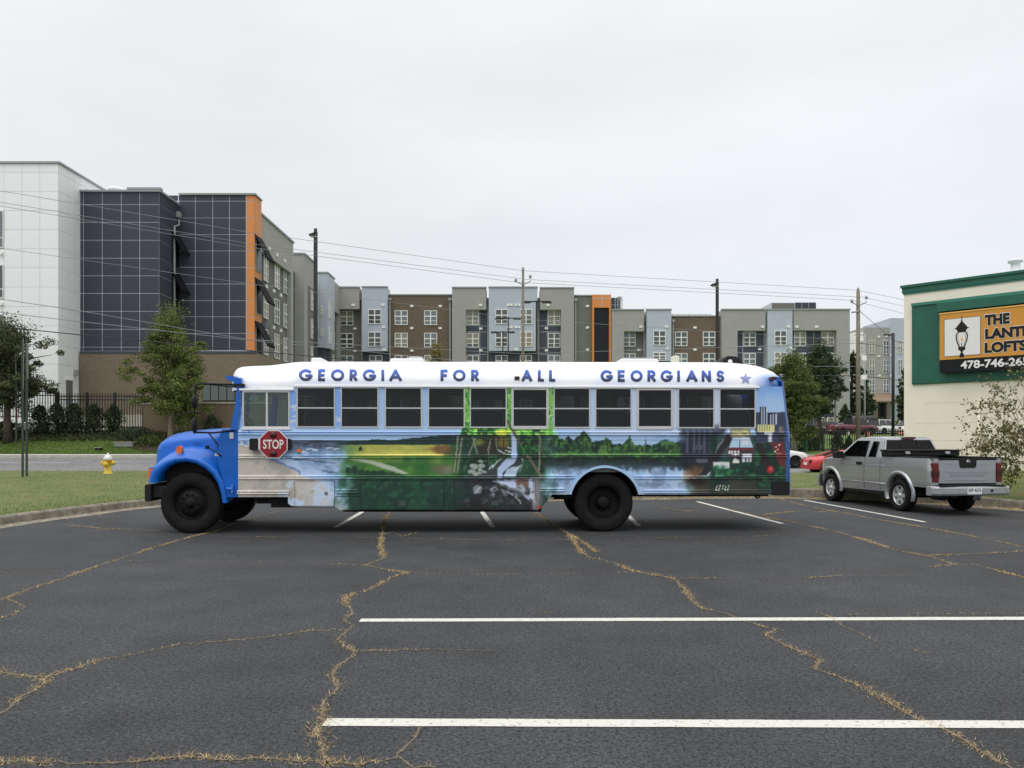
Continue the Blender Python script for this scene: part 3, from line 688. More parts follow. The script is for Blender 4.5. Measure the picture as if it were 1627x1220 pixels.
# cracks grown over with dry grass
CR = [
 ([(619, 811), (610, 832), (606, 854), (605, 868), (610, 887), (581, 898), (621, 907), (647, 910), (621, 918), (599, 931), (581, 940), (562, 942), (549, 951), (551, 962), (562, 972), (547, 986), (562, 994), (544, 1009), (536, 1016), (546, 1027), (562, 1036), (560, 1045), (536, 1057), (527, 1071), (538, 1084), (529, 1101), (518, 1114), (511, 1130), (514, 1145), (507, 1167), (511, 1186), (518, 1208), (520, 1225)], 1.0),
 ([(606, 850), (624, 846), (640, 852), (664, 846)], .5),
 ([(-30, 1214), (27, 1211), (93, 1210)], .9), ([(93, 1210), (114, 1213), (176, 1213)], .25),
 ([(176, 1213), (206, 1211), (241, 1206), (293, 1201), (361, 1208), (420, 1203), (474, 1208), (511, 1210), (558, 1215), (606, 1208), (629, 1204), (643, 1186), (662, 1173), (667, 1156)], 1.0),
 ([(640, 1208), (658, 1219), (695, 1218)], .7),
 ([(562, 1036), (573, 1035), (629, 1034), (684, 1032)], .5), ([(684, 1032), (754, 1034), (787, 1033)], .15),
 ([(540, 1001), (492, 1003), (400, 1016), (351, 1019), (303, 1023), (282, 1025), (224, 1038), (151, 1050)], .55),
 ([(151, 1050), (138, 1056), (127, 1062), (103, 1067), (79, 1075), (59, 1075), (34, 1075), (7, 1070), (-10, 1060)], .9),
 ([(65, 1077), (72, 1086), (52, 1099), (34, 1106), (14, 1127), (-10, 1140)], 1.0),
 ([(400, 826), (380, 829), (340, 845), (303, 853), (241, 871), (186, 890), (145, 903), (93, 922), (41, 938), (10, 951), (-10, 957)], .75),
 ([(10, 951), (31, 960), (41, 965), (21, 976), (-10, 987)], .7),
 ([(207, 891), (310, 891), (407, 892), (492, 894), (562, 898), (592, 900)], .22), ([(647, 910), (717, 913), (835, 913), (916, 911), (1000, 909)], .3),
 ([(0, 909), (40, 909), (66, 909), (100, 908)], .3),
 ([(323, 852), (400, 853), (606, 854), (713, 857), (824, 858.5), (990, 856), (1034, 854), (1168, 854), (1257, 849), (1329, 847)], .3),
 ([(842, 808), (868, 826), (898, 845), (924, 859), (949, 878)], .8),
 ([(905, 850), (916, 865), (924, 878), (942, 889), (945, 887), (980, 896), (1003, 907), (1065, 918), (1088, 936), (1101, 956), (1119, 968), (1159, 977), (1177, 985), (1208, 994), (1233, 1001), (1213, 1008), (1240, 1021), (1271, 1035), (1302, 1048), (1298, 1064), (1329, 1075), (1374, 1093), (1405, 1111), (1445, 1135), (1485, 1153), (1503, 1160), (1539, 1180), (1557, 1195), (1588, 1209), (1610, 1222)], 1.0),
 ([(600, 812), (720, 814), (842, 813)], .4),
 ([(1052, 807), (1088, 812), (1110, 811)], .8), ([(1012, 813.5), (1100, 815), (1213, 818)], .3), ([(1213, 818), (1257, 813), (1324, 813.5)], 1.0),
 ([(1324, 813.5), (1347, 816), (1391, 825), (1458, 836), (1539, 851), (1640, 872)], .8),
 ([(1159, 810), (1213, 822), (1248, 827), (1280, 834), (1329, 845), (1374, 858), (1423, 874), (1476, 884), (1517, 897), (1552, 898), (1597, 910), (1640, 921)], .9),
 ([(1476, 883), (1561, 880), (1640, 875)], .9), ([(1517, 897), (1495, 899), (1476, 901)], .6),
 ([(1083, 919), (1141, 919)], .4), ([(1141, 919), (1284, 918)], .12), ([(1284, 918), (1342, 915), (1449, 915)], .4),
 ([(1298, 974), (1320, 981), (1338, 994)], .6), ([(1338, 994), (1374, 1010), (1396, 1023)], .15), ([(1454, 1034), (1481, 1039)], .5),
 ([(1240, 793), (1280, 804), (1329, 813)], .7), ([(103, 834), (162, 840)], .5), ([(162, 840), (206, 841), (261, 844)], .5),
 ([(1340, 977), (1480, 976), (1640, 975)], .25), ([(378, 829), (441, 812)], .5), ([(850, 975), (884, 973)], .3),
]
BL_V, BL_F, BL_C = [], [], []
wr_ = random.Random(11)
TAN = [srgb(202, 176, 126), srgb(190, 158, 108), srgb(176, 144, 96), srgb(212, 192, 148), srgb(138, 118, 84), srgb(128, 124, 78)]
def blade(x, y, z, h, wd, lean, cols=TAN):
    a = wr_.uniform(0, 2 * math.pi); b = wr_.uniform(0, 2 * math.pi)
    o = len(BL_V); dx, dy = math.cos(a) * wd / 2, math.sin(a) * wd / 2; lx, ly = math.cos(b) * h * lean, math.sin(b) * h * lean
    hz = h * math.sqrt(max(.05, 1 - min(.95, lean * lean)))
    BL_V.extend([(x - dx, y - dy, z), (x + dx, y + dy, z), (x + lx, y + ly, z + hz)]); BL_F.append((o, o + 1, o + 2))
    c = wr_.choice(cols); BL_C.extend([c] * 3)
ck = MB()
for pts, dn in CR:
    g = [G(*p) for p in pts]; path = [g[0]]
    for a, b in zip(g, g[1:]):
        n = max(1, int((b - a).length / .05))
        for k in range(1, n + 1):
            p = a.lerp(b, k / n); path.append(p + Vector((wr_.uniform(-.012, .012), wr_.uniform(-.018, .018), 0)))
    rings = []
    for i, p in enumerate(path):
        n = normal(i, path); wq = (.004 + .006 * dn) * wr_.uniform(.5, 1.5)
        rings.append([(p.x - n.x * wq, p.y - n.y * wq, .0035), (p.x + n.x * wq, p.y + n.y * wq, .0035)])
    ck.loft(rings, smooth=False)
    for i, p in enumerate(path[:-1]):
        u = .5 + .5 * math.sin(i * .13 + pts[0][0]) * math.sin(i * .049 + pts[0][1]) + .25 * math.sin(i * .37)
        dist = max(3.5, p.y); boost = 1.0 if dist < 12 else 1.25
        cnt = dn * (32 * max(0, u * 1.2 - .2) + 3.2) * boost * (1.0 if dn > .35 else .6)
        cnt = int(cnt) + (wr_.random() < cnt % 1)
        for _ in range(cnt):
            s_ = (.005 + .021 * dn * (.35 + u))
            blade(p.x + wr_.gauss(0, s_), p.y + wr_.gauss(0, s_), .003, wr_.uniform(.012, .042) * (.6 + .5 * dn), wr_.uniform(.0022, .0045) * (1 if dist < 9 else 1.7), wr_.uniform(.82, .995))
ck.build('pavement_cracks', M['crack'], kind='structure')
# straw and litter along the kerb
for i, p in enumerate(C):
    if not (-12 < p.x < 14): continue
    n = normal(i, C); d = (1.7 if p.x > .5 else .35)
    for _ in range(int(170 * d)):
        q = p - n * abs(wr_.gauss(.10, .16 if p.x > 0 else .25)) + Vector((wr_.uniform(-.25, .25), wr_.uniform(-.25, .25), 0)); blade(q.x, q.y, .016, wr_.uniform(.03, .09), .010, wr_.uniform(.7, .97))
def blade_mesh(name, V, Fc, Cc, m, kind='stuff', **kw):
    me = bpy.data.meshes.new(name); me.from_pydata(V, [], Fc); me.materials.append(m); paint_attr(me, np.array(Cc, np.float32)); return link(name, me, kind=kind, **kw)
M['blade'] = mat('grass_blades', (.3, .3, .2), .9, attr='paint', spec=.2)
blade_mesh('crack_weeds', BL_V, BL_F, BL_C, M['blade'], label='dry tan grass growing in the cracks of the asphalt')

# mown grass blades over the island
BL_V, BL_F, BL_C = [], [], []
GR = [srgb(82, 112, 40), srgb(68, 96, 36), srgb(94, 118, 48), srgb(122, 118, 66), srgb(88, 110, 46), srgb(108, 104, 60)]
GD = [srgb(104, 106, 54), srgb(122, 110, 66), srgb(86, 94, 44), srgb(112, 100, 56)]
dgi = island.data
pv = np.array([v.co[:] for v in dgi.vertices])
NN = 37
def scatter(n, x0, x1, y0, y1, cols, hgt):
    for _ in range(n):
        i = wr_.randrange(len(C) - 1); 
        f = wr_.random() ** 1.6; k = f * 36; k0 = min(35, int(k)); u = wr_.random(); fr = k - k0
        a = pv[i * NN + k0] * (1 - fr) + pv[i * NN + k0 + 1] * fr; b = pv[(i + 1) * NN + k0] * (1 - fr) + pv[(i + 1) * NN + k0 + 1] * fr
        p = a * (1 - u) + b * u
        if x0 < p[0] < x1 and y0 < p[1] < y1: blade(p[0], p[1], p[2] - .005, wr_.uniform(.5, 1.3) * hgt, .014, wr_.uniform(.2, .8), cols)
scatter(150000, -22, -2, 13, 34, GR, .055)
scatter(60000, 3, 20, 14, 34, GD, .055)
blade_mesh('grass', BL_V, BL_F, BL_C, M['blade'], label='short mown grass on the verge beyond the kerb')
# ------------------------------------------------------------------ the bus
BYAW = R(1.9)
_o = P(301, 700, 14.0)
BO = Vector((_o.x, 14.0, 0.0))
bus = thing('school_bus', BO, 'white roofed bus with a painted landscape mural, blue hood and black wheels', 'bus', rz=BYAW)
BC, BS = math.cos(BYAW), math.sin(BYAW)
def B(px, py, yl=0.0):
    """point of the photograph on the bus's own plane at depth yl behind its near side -> (x, z) in bus coordinates"""
    a, b, c = ray(px, py)
    ox, oy = BO.x - BS * yl, BO.y + BC * yl
    t = (-BS * ox + BC * oy) / (-BS * a + BC * b)
    return ((a * t - BO.x) * BC + (b * t - BO.y) * BS, HC + c * t)
def B3(px, py, yl=0.0):
    x, z = B(px, py, yl); return Vector((x, yl, z))
BN = np.vectorize(lambda px, py: B(px, py, 0.0))
BWID = 2.4

PWIN = [(472, 532, 0), (542, 601, 0), (612, 670, 0), (680.5, 738, 0), (747, 804.6, 0), (813, 871, 1), (880, 937, 0), (946, 1003, 0), (1012, 1069, 1), (1077.5, 1134.5, 0), (1143, 1200, 0)]
def wy(px): return 615.5 + 2.0 * (px - 472) / 730, 678 + 1.5 * (px - 472) / 730
DRV = (386, 460, 621.5, 678.5)

def side_mesh():
    st = 1.3
    xs = np.arange(377, 1252.6, st); ys = np.arange(614, 811, st)
    gx, gy = np.meshgrid(xs, ys)
    rlim = np.interp(gy, [605, 660, 690, 700, 790], [1242, 1248, 1252, 1252.5, 1252.5]); gx = np.minimum(gx, rlim)
    X, Z = BN(gx, gy)
    nx, ny = len(xs), len(ys)
    ccx, ccy = gx[:-1, :-1] + st / 2, gy[:-1, :-1] + st / 2
    keep = np.ones(ccx.shape, bool)
    for a, b, _ in PWIN:
        t, bt = wy(a)
        keep &= ~((ccx > a) & (ccx < b) & (ccy > t) & (ccy < bt))
    keep &= ~((ccx > DRV[0]) & (ccx < DRV[1]) & (ccy > DRV[2]) & (ccy < DRV[3]))
    bot = np.interp(ccx, [376, 457, 457.1, 459, 463, 468, 531, 541, 853, 858, 877, 1253], [789, 789, 797, 801, 803.5, 804.5, 804.5, 810.5, 810.5, 809, 786, 785.5])
    keep &= ccy < bot
    keep &= np.hypot(ccx - 961, ccy - 798) > 55
    keep &= ~((ccy > 798) & (np.abs(ccx - 961) < 56))
    keep &= gx[:-1, :-1] < rlim[:-1, :-1] - .02
    keep &= ccx > np.interp(ccy, [605, 620, 683], [380, 380, 378])
    keep &= (ccy > 619) | (ccx > 466)
    idx = np.arange(nx * ny).reshape(ny, nx)
    q = np.stack([idx[1:, :-1], idx[1:, 1:], idx[:-1, 1:], idx[:-1, :-1]], -1)[keep]
    used = np.unique(q); re = -np.ones(nx * ny, int); re[used] = np.arange(len(used))
    v = np.stack([X.ravel(), np.zeros(nx * ny), Z.ravel()], 1)[used]
    me = bpy.data.meshes.new('body_side')
    me.from_pydata(v.tolist(), [], re[q].tolist())
    paint_attr(me, paint_at(gx.ravel()[used], gy.ravel()[used]))
    me.materials.append(M['mural'])
    return me
link('body_side', side_mesh(), bus)

def strip_part(name, x0, x1, ya, yb, prof, parent=bus, ppx=2.0):
    """a pressed rail along the side; ya, yb: photograph rows of its top and bottom edge; it takes the mural's paint"""
    n = max(2, int((x1 - x0) / ppx)); rings = []; cp = []
    for i in range(n + 1):
        px = lerp(x0, x1, i / n); ring = []
        d = -2.2 * (px - 472) / 730 * 0.55
        for k, (o, f) in enumerate(prof):
            py = lerp(ya, yb, f) + d * (1 if ya > 695 else -0.6)
            x, z = B(px, py); ring.append((x, -o, z)); cp.append((px, py))
        rings.append(ring)
    mb = MB(); mb.loft(rings, smooth=False)
    o = mb.build(name, M['mural'], parent)
    c = np.array(cp); paint_attr(o.data, (lambda k: k / np.maximum(1.0, k.max(-1, keepdims=True) / .86))(paint_at(c[:, 0], c[:, 1]) * 1.35 + .015))  # mural colours raised here to paint highlights on the pressed rails
    return o
RAIL = [(0.0, 0), (.022, .10), (.026, .24), (.016, .38), (-.002, .46), (-.002, .54), (.016, .60), (.026, .74), (.022, .90), (0.0, 1.0)]
for a, b, y0, y1 in ((379, 1251, 684.5, 691.5), (379, 1251, 722, 728.5), (379, 912, 755, 761.5), (1008, 1250, 756, 762.5), (377, 460, 779, 785.5), (535, 569, 777, 784), (857, 897, 775.5, 782), (1023, 1236, 778.5, 784.8)):
    strip_part('rub_rail', a, b, y0, y1, RAIL)
strip_part('panel_lap', 380, 1251, 698.2, 699.8, [(0, 0), (.007, .25), (.007, .75), (0, 1)])

def plate(name, x0, x1, y0, y1, out=0.010, cut=None):
    st = 1.6
    nx, ny = int((x1 - x0) / st), int((y1 - y0) / st)
    mb = MB(); cp = []
    g = [[(lerp(x0, x1, i / nx), lerp(y0, y1, j / ny)) for i in range(nx + 1)] for j in range(ny + 1)]
    vs = []
    for row in g:
        for (a, b) in row:
            if cut and a - x0 < cut and b > y1 - cut: b = min(b, y1 - cut + math.sqrt(max(0, cut * cut - (cut - a + x0) ** 2)))
            x, z = B(a, b); vs.append((x, -out, z)); cp.append((a, b))
    fs = [((j + 1) * (nx + 1) + i, (j + 1) * (nx + 1) + i + 1, j * (nx + 1) + i + 1, j * (nx + 1) + i) for j in range(ny) for i in range(nx)]
    mb.add(vs, fs)
    o = mb.build(name, M['mural'], bus)
    c = np.array(cp); paint_attr(o.data, paint_at(c[:, 0], c[:, 1]))
    return o
def bbox(px0, px1, py0, py1, ya, yb):
    x0, z1 = B(px0, py0); x1, z0 = B(px1, py1); return x0, x1, ya, yb, z0, z1
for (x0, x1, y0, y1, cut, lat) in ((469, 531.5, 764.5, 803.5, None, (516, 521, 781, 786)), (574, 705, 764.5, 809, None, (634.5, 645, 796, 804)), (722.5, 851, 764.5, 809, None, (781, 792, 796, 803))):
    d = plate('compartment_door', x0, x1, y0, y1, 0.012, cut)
    MB().box(*bbox(x0 - .7, x1 + .7, y0 - .7, y1 - (9 if cut else 0) + .5, -.006, 0.004)).build('door_gap_shadow', M['black_plastic'], d)  # dark backing plate, drawn as the shadow line in the door gap
    MB().box(*bbox(*lat, -.020, -.010)).build('latch', mat('painted_latch', srgb(60, 78, 66) if x0 > 500 else srgb(120, 116, 106), 0.5), d)
MB().box(*bbox(494, 499.5, 778, 783, -.016, -.010)).build('scuffed_latch', mat('bare_scuffed_metal', srgb(176, 184, 160), .6, var=.4, vscale=40), bus)
MB().box(*bbox(533, 575, 788.2, 788.8, -.004, 0)).build('panel_seam', M['black_plastic'], bus)

# wheel arch trim over the rear wheel
mb = MB(); rings = []
for k in range(37):
    t = R(167 - 154 * k / 36); ring = []
    for r, y in ((58.6, 0.0), (58.6, -.028), (54.8, -.030), (54.6, .03)):
        x, z = B(961 + r * math.cos(t), 798 - r * math.sin(t)); ring.append((x, y, z))
    rings.append(ring)
mb.loft(rings, smooth=False)
ar = mb.build('wheel_arch_trim', M['mural'], bus)
paint_attr(ar.data, np.tile(np.array(srgb(166, 200, 232)), (len(ar.data.vertices), 1)))

# roof
zg = lambda px: B(px, 614.2 + 2.0 * (px - 472) / 730 if px > 467 else 618.6)[1]
SIL = [(369, 606), (369.6, 600), (371, 594), (373.5, 588.5), (378, 584), (385, 581.3), (400, 580.2), (430, 579), (450, 576.4), (466, 574.2), (480, 573.3), (520, 573), (800, 573.3), (1140, 574), (1165, 575), (1185, 577), (1202, 580), (1217, 584.5), (1229, 590.5), (1237, 597.5), (1241, 606)]
WID = [(369, .55), (371, .78), (374, .95), (378, 1.06), (385, 1.13), (400, 1.175), (430, 1.19), (470, 1.2), (1165, 1.2), (1202, 1.185), (1217, 1.16), (1229, 1.08), (1237, .92), (1241, .6)]
LETTERS = [('G', 475, 497), ('E', 505.5, 517), ('O', 526, 547), ('R', 555.5, 568), ('G', 576.5, 598), ('I', 606.5, 610), ('A', 618.5, 638.5), ('F', 700, 711.6), ('O', 719.7, 739.8), ('R', 748.5, 761), ('A', 828.7, 845.5), ('L', 854.6, 864.7), ('L', 872.3, 882.6),
           ('G', 954, 974), ('E', 981.3, 993), ('O', 1001.6, 1021), ('R', 1028.5, 1042), ('G', 1049.3, 1069), ('I', 1076, 1080), ('A', 1090, 1108), ('N', 1114.6, 1129.5), ('S', 1138, 1150.6)]
RN = 2.35
def roof_h(px):
    y = interp(SIL, px); w_ = interp(WID, px)
    zc = B(px, y, BWID / 2 - w_ * 0.35)[1]
    return w_, zc
stations = [369, 369.6, 370.4, 371, 372.2, 373.5, 375.5, 378, 381, 385, 392, 400, 415, 430, 440, 450, 458, 464, 468, 472, 480] + list(range(490, 1160, 10)) + [1165, 1175, 1185, 1194, 1202, 1210, 1217, 1223, 1229, 1233, 1237, 1239.5, 1241]
rings = []; tint = []
LBOX = [(a - 4, b + 4) for _, a, b in LETTERS]
for px in stations:
    w_, zc = roof_h(px); z0 = zg(px); ring = []
    if zc < z0 + .02: zc = z0 + .02
    NS = 48
    for k in range(NS + 1):
        t = math.pi * k / NS
        c, s_ = math.cos(t), math.sin(t)
        y = BWID / 2 - w_ * math.copysign(abs(c) ** (2 / RN), c); z = z0 + (zc - z0) * abs(s_) ** (2 / RN)
        x = B(px, 596, min(y, BWID - y, .85))[0]; ring.append((x, y, z))
        py = 695 - (z - HC) * 90
        col = np.array([.82, .83, .86]); white = np.array([.82, .83, .85])
        if k < NS // 2:
            if 583 < py < 612 and any(a <= px <= b for a, b in LBOX): col = lerp(col, np.array(srgb(196, 214, 246)), .35)
            if px > 1192: col = lerp(col, np.array(srgb(104, 146, 208)), min(1, max(0, (px - 1192) / 28)) * min(1, max(0, (py - 586) / 12)))
            if px < 404 and py > 588: col = lerp(col, np.array(srgb(190, 208, 240)), .35 * (1 - abs(px - 388) / 20) if abs(px - 388) < 20 else 0)
        tint.append(col)
    rings.append(ring)
mb = MB(); mb.loft(rings, cap=True)
rf = mb.build('roof', M['roof'], bus); paint_attr(rf.data, np.array(tint))
def roof_y(px, z):
    w_, zc = roof_h(px); z0 = zg(px)
    f = min(.999, max(0.0, (z - z0) / (zc - z0)))
    return BWID / 2 - w_ * (1 - f ** RN) ** (1 / RN)
# drip rails
for a, b, y in ((468, 1206, 613.4), (381, 467, 619.0)):
    mb = MB(); rr = []
    n = 40
    for i in range(n + 1):
        px = lerp(a, b, i / n); yy = y + (2.0 * (px - 472) / 730 if a > 400 else 0)
        x, z = B(px, yy); rr.append([(x, .01, z + .024), (x, -.03, z + .016), (x, -.034, z - .012), (x, .01, z - .022)])
    mb.loft(rr, smooth=False, cap=True); mb.build('drip_rail', M['white_plastic'], bus)

# lettering on the roof side: every letter a part, made of short ribbons that follow the roof's curve
def arc(cx, cy, rx, ry, a0, a1, n=14): return [(cx + rx * math.cos(R(lerp(a0, a1, i / n))), cy + ry * math.sin(R(lerp(a0, a1, i / n)))) for i in range(n + 1)]
GLYPH = {
    'G': [arc(.5, .5, .5, .5, 42, 345, 22), [(1.0, .43), (.8, .43), (.56, .43)]],
    'E': [[(0, 0), (0, .5), (0, 1)], [(0, 1), (1, 1)], [(0, .5), (.88, .5)], [(0, 0), (1, 0)]],
    'O': [arc(.5, .5, .5, .5, 0, 360, 26)],
    'R': [[(0, 0), (0, .5), (0, 1)], [(0, 1), (.45, 1)] + arc(.5, .73, .42, .27, 90, -90, 10) + [(0, .46)], [(.42, .46), (1, 0)]],
    'I': [[(.5, 0), (.5, .5), (.5, 1)]],
    'A': [[(0, 0), (.25, .5), (.5, 1)], [(.5, 1), (.75, .5), (1, 0)], [(.22, .30), (.78, .30)]],
    'F': [[(0, 0), (0, .5), (0, 1)], [(0, 1), (1, 1)], [(0, .5), (.85, .5)]],
    'L': [[(0, 1), (0, .5), (0, 0)], [(0, 0), (1, 0)]],
    'N': [[(0, 0), (0, .5), (0, 1)], [(0, 1), (.5, .5), (1, 0)], [(1, 0), (1, .5), (1, 1)]],
    'S': [arc(.5, .75, .46, .25, 25, 270, 12) + arc(.5, .25, .5, .25, 90, -155, 12)[1:]],
}
def dens(p, n=4):
    o = [p[0]]
    for a, b in zip(p, p[1:]):
        m = max(1, min(n, int(math.hypot(b[0] - a[0], b[1] - a[1]) / .12)))
        for k in range(1, m + 1): o.append((lerp(a[0], b[0], k / m), lerp(a[1], b[1], k / m)))
    return o
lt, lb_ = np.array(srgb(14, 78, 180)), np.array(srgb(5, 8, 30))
rl = random.Random(5)
for ch, xa, xb in LETTERS:
    sl = 2.2 * (xa - 475) / 680; yt, yb = 588.6 + sl * .9, 603.0 + sl * .8
    hw = 2.25; vs = []; fs = []; cp = []; lay = 0
    xa2, xb2 = (xa + hw, xb - hw) if ch != 'I' else (xa, xb)
    for stk in GLYPH[ch]:
        pts = [(lerp(xa2, xb2, a), lerp(yb, yt, b)) for a, b in dens(stk)]
        if len(pts) == 2: pts = [pts[0], ((pts[0][0] + pts[1][0]) / 2, (pts[0][1] + pts[1][1]) / 2), pts[1]]
        o = len(vs); n = len(pts)
        closed = math.hypot(pts[0][0] - pts[-1][0], pts[0][1] - pts[-1][1]) < .01
        for i, (a, b) in enumerate(pts):
            p0, p1 = (pts[i - 1] if i else (pts[-2] if closed else pts[0])), (pts[i + 1] if i < n - 1 else (pts[1] if closed else pts[-1]))
            dx, dy = p1[0] - p0[0], p1[1] - p0[1]; l = math.hypot(dx, dy) or 1; nx_, ny_ = -dy / l, dx / l
            ext = 0
            if not closed and i in (0, n - 1): ext = hw * .8 * (-1 if i == 0 else 1)
            wq = hw * rl.uniform(.92, 1.1)
            for s_ in (-1, 0, 1):
                qx, qy = a + nx_ * wq * s_ + dx / l * ext, b + ny_ * wq * s_ + dy / l * ext
                x, z = B(qx, qy, .10); yy = roof_y(qx, z)
                x, z = B(qx, qy, yy); yy = roof_y(qx, z)
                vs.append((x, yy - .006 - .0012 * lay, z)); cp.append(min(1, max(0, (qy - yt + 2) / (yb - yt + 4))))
        for i in range(n - 1):
            for k in (0, 1): fs.append((o + i * 3 + k, o + i * 3 + k + 1, o + i * 3 + k + 4, o + i * 3 + k + 3))
        lay += 1
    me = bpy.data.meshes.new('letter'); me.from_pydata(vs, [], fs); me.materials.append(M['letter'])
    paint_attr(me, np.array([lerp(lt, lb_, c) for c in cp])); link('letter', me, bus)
# painted star
vs = [(0, 0)]; 
pts = []
for k in range(10):
    a = R(90 + 36 * k); r = 9.8 if k % 2 == 0 else 4.0; pts.append((1184.5 + r * math.cos(a), 601.5 - r * math.sin(a)))
v3 = []
for (a, b) in [(1184.5, 601.5)] + pts:
    x, z = B(a, b, .1); yy = roof_y(a, z); x, z = B(a, b, yy); v3.append((x, roof_y(a, z) - .012, z))
me = bpy.data.meshes.new('star'); me.from_pydata(v3, [], [(0, 1 + k, 1 + (k + 1) % 10) for k in range(10)]); me.materials.append(mat('star_paint', srgb(134, 140, 190), .5, var=.1, vscale=20)); link('star', me, bus)

# windows
def window_frame(x0, x1, y0, y1, bar='h', fat=1.3, mid=.52, m='alu', depth=.03):
    fr = MB()
    d = (-.014, depth)
    fr.box(*bbox(x0 - .6, x1 + .6, y0 - 1.6, y0 + fat, *d)); fr.box(*bbox(x0 - .6, x1 + .6, y1 - fat * .7, y1 + 1.2, *d))
    fr.box(*bbox(x0 - .6, x0 + fat, y0 + fat, y1 - fat * .7, *d)); fr.box(*bbox(x1 - fat, x1 + .6, y0 + fat, y1 - fat * .7, *d))
    if bar == 'h':
        ym = lerp(y0, y1, mid); fr.box(*bbox(x0 + fat, x1 - fat, ym - 1.0, ym + 1.0, -.010, depth))
    else:
        xm = lerp(x0, x1, .515); fr.box(*bbox(xm - 1.6, xm + 1.6, y0 + fat, y1 - fat * .7, -.010, depth))
    w_ = fr.build('window', M[m], bus)
    return w_
wins = []
for x0, x1, boxed in PWIN:
    y0, y1 = wy(x0); fat = 3.0 if boxed else 1.2
    w_ = window_frame(x0, x1, y0, y1, fat=fat); ym = lerp(y0, y1, .52)
    if boxed: MB().box(*bbox(x0 + 1, x1 - 1, y1 + .4, y1 + 3.2, -.022, -.002)).build('sill', M['alu'], w_)
    MB().box(*bbox(x0 + fat, x1 - fat, y0 + fat, ym - 1, .006, .010)).build('pane', M['glass_bus'], w_)
    MB().box(*bbox(x0 + fat, x1 - fat, ym + 1, y1 - fat * .7, .016, .020)).build('pane', M['glass_bus'], w_)
    wins.append(w_)
w_ = window_frame(*DRV[:2], *DRV[2:], bar='v', fat=1.8)
xm = lerp(DRV[0], DRV[1], .515)
MB().box(*bbox(DRV[0] + 1.8, xm - 1.6, DRV[2] + 1.8, DRV[3] - 1.5, .006, .010)).build('pane', M['glass_clear'], w_)
MB().box(*bbox(xm + 1.6, DRV[1] - 1.8, DRV[2] + 1.8, DRV[3] - 1.5, .014, .018)).build('pane', M['glass_clear'], w_)
MB().box(*bbox(384, 462, 678.5, 682.5, -.03, .0)).build('driver_window_sill', M['white_plastic'], bus)
wins.append(w_)

# shell: far wall, floor, inner faces, rear
xf, xr = B(379, 700)[0], B(1251, 700)[0]
zs = B(700, 810)[1]; zfl = B(700, 745)[1]; zw1 = B(800, 679)[1]; zw0 = B(800, 617)[1]
fw = MB()
fw.box(xf, xr, BWID - .03, BWID, B(700, 789)[1], zw1); fw.box(xf, B(1242, 700)[0], BWID - .03, BWID, zw0, zg(800) + .03)
edges = [B(379, 650)[0]] + [v for a, b, _ in PWIN for v in (B(a, 650)[0], B(b, 650)[0])] + [B(1246, 650)[0]]
edges[1:1] = [B(386, 650)[0], B(460, 650)[0]]
for i in range(0, len(edges) - 1, 2): fw.box(edges[i], edges[i + 1], BWID - .03, BWID, zw1, zw0)
fw.build('far_side', M['white_plastic'], bus)
for w_ in wins:
    c = w_.copy(); COL.objects.link(c); c.location = (0, BWID - .04, 0)
    for q in list(bpy.data.objects):
        if q.parent == w_ and q.name.startswith('pane'):
            k = q.copy(); COL.objects.link(k); k.parent = c
MB().box(xf, xr, .03, BWID - .03, zfl - .06, zfl).build('cabin_floor', M['cabin'], bus)
MB().box(B(474, 600)[0], B(1180, 600)[0], .22, BWID - .22, zg(800) + .20, zg(800) + .24).build('headliner', M['cabin'], bus)
iw = MB(); iw.box(xf, xr - .05, .02, .035, zfl, zw1 - .02); iw.box(xf, xr - .05, BWID - .06, BWID - .045, zfl, zw1 - .02); iw.build('inner_wall', M['cabin'], bus)
rw = MB(); rings = []
for py in (786, 740, 700, 688, 660, 630, 604):
    px = float(np.interp(py, [604, 660, 690, 790], [1242, 1248, 1252.3, 1252.6])); x, z = B(px, py)
    rings.append([(x, 0, z), (x + .07, .10, z), (x + .09, BWID / 2, z), (x + .07, BWID - .1, z), (x, BWID, z)])
rw.loft(rings); rw.build('rear_wall', M['blue'], bus)
MB().box(*bbox(1246, 1251, 632, 668, .3, 2.1)).build('rear_window', M['glass_car'], bus)
st = MB()
st.rbox(-.29, .29, .0, .09, 0, .80, .09, 'y', 5); st.rbox(-.29, .29, .09, .52, .02, .16, .04, 'y'); st.box(-.22, .22, .12, .48, -.26, .02)
sm = st.mesh('seat', M['seat'])
pp_ = MB(); pts = [(-.27, -.008, .05), (-.275, -.008, .70), (-.25, -.008, .76), (-.20, -.008, .785), (0, -.008, .79), (.20, -.008, .785), (.25, -.008, .76), (.275, -.008, .70), (.27, -.008, .05)]
pp_.tube(pts, .010, 5); pm_ = pp_.mesh('seat_edge_highlight', mat('pale_edge_highlight', (.62, .64, .65), .5))  # pale tubes that paint a highlight along the seat back's edge
ztop = B(700, 650.5)[1]
for i, (x0, x1, _) in enumerate(PWIN):
    for far_ in (0, 1):
        s_ = link('seat', sm, bus, loc=(B((x0 + x1) / 2 + (4 if i == 0 else 0), 650)[0], BWID - .12 if far_ else .12, ztop - .80))
        if far_: s_.rotation_euler = (0, 0, math.pi)
        link('seat_edge_highlight', pm_, s_)
ds = MB(); ds.rbox(-.06, .08, 0, .5, 0, .62, .05, 'x'); ds.rbox(-.5, .05, 0, .5, -.12, 0, .04, 'y'); ds.box(-.35, -.05, .1, .4, -.5, -.12)
link('driver_seat', ds.mesh('driver_seat', M['seat']), bus, loc=(B(452, 650)[0], .42, B(452, 690)[1]))
MB().box(*bbox(441, 444, 640, 690, 1.2, 1.9)).box(*bbox(449, 452, 640, 690, 1.2, 1.9)).build('cabin_partition', mat('pale_partition', (.32, .34, .32), .6), bus)
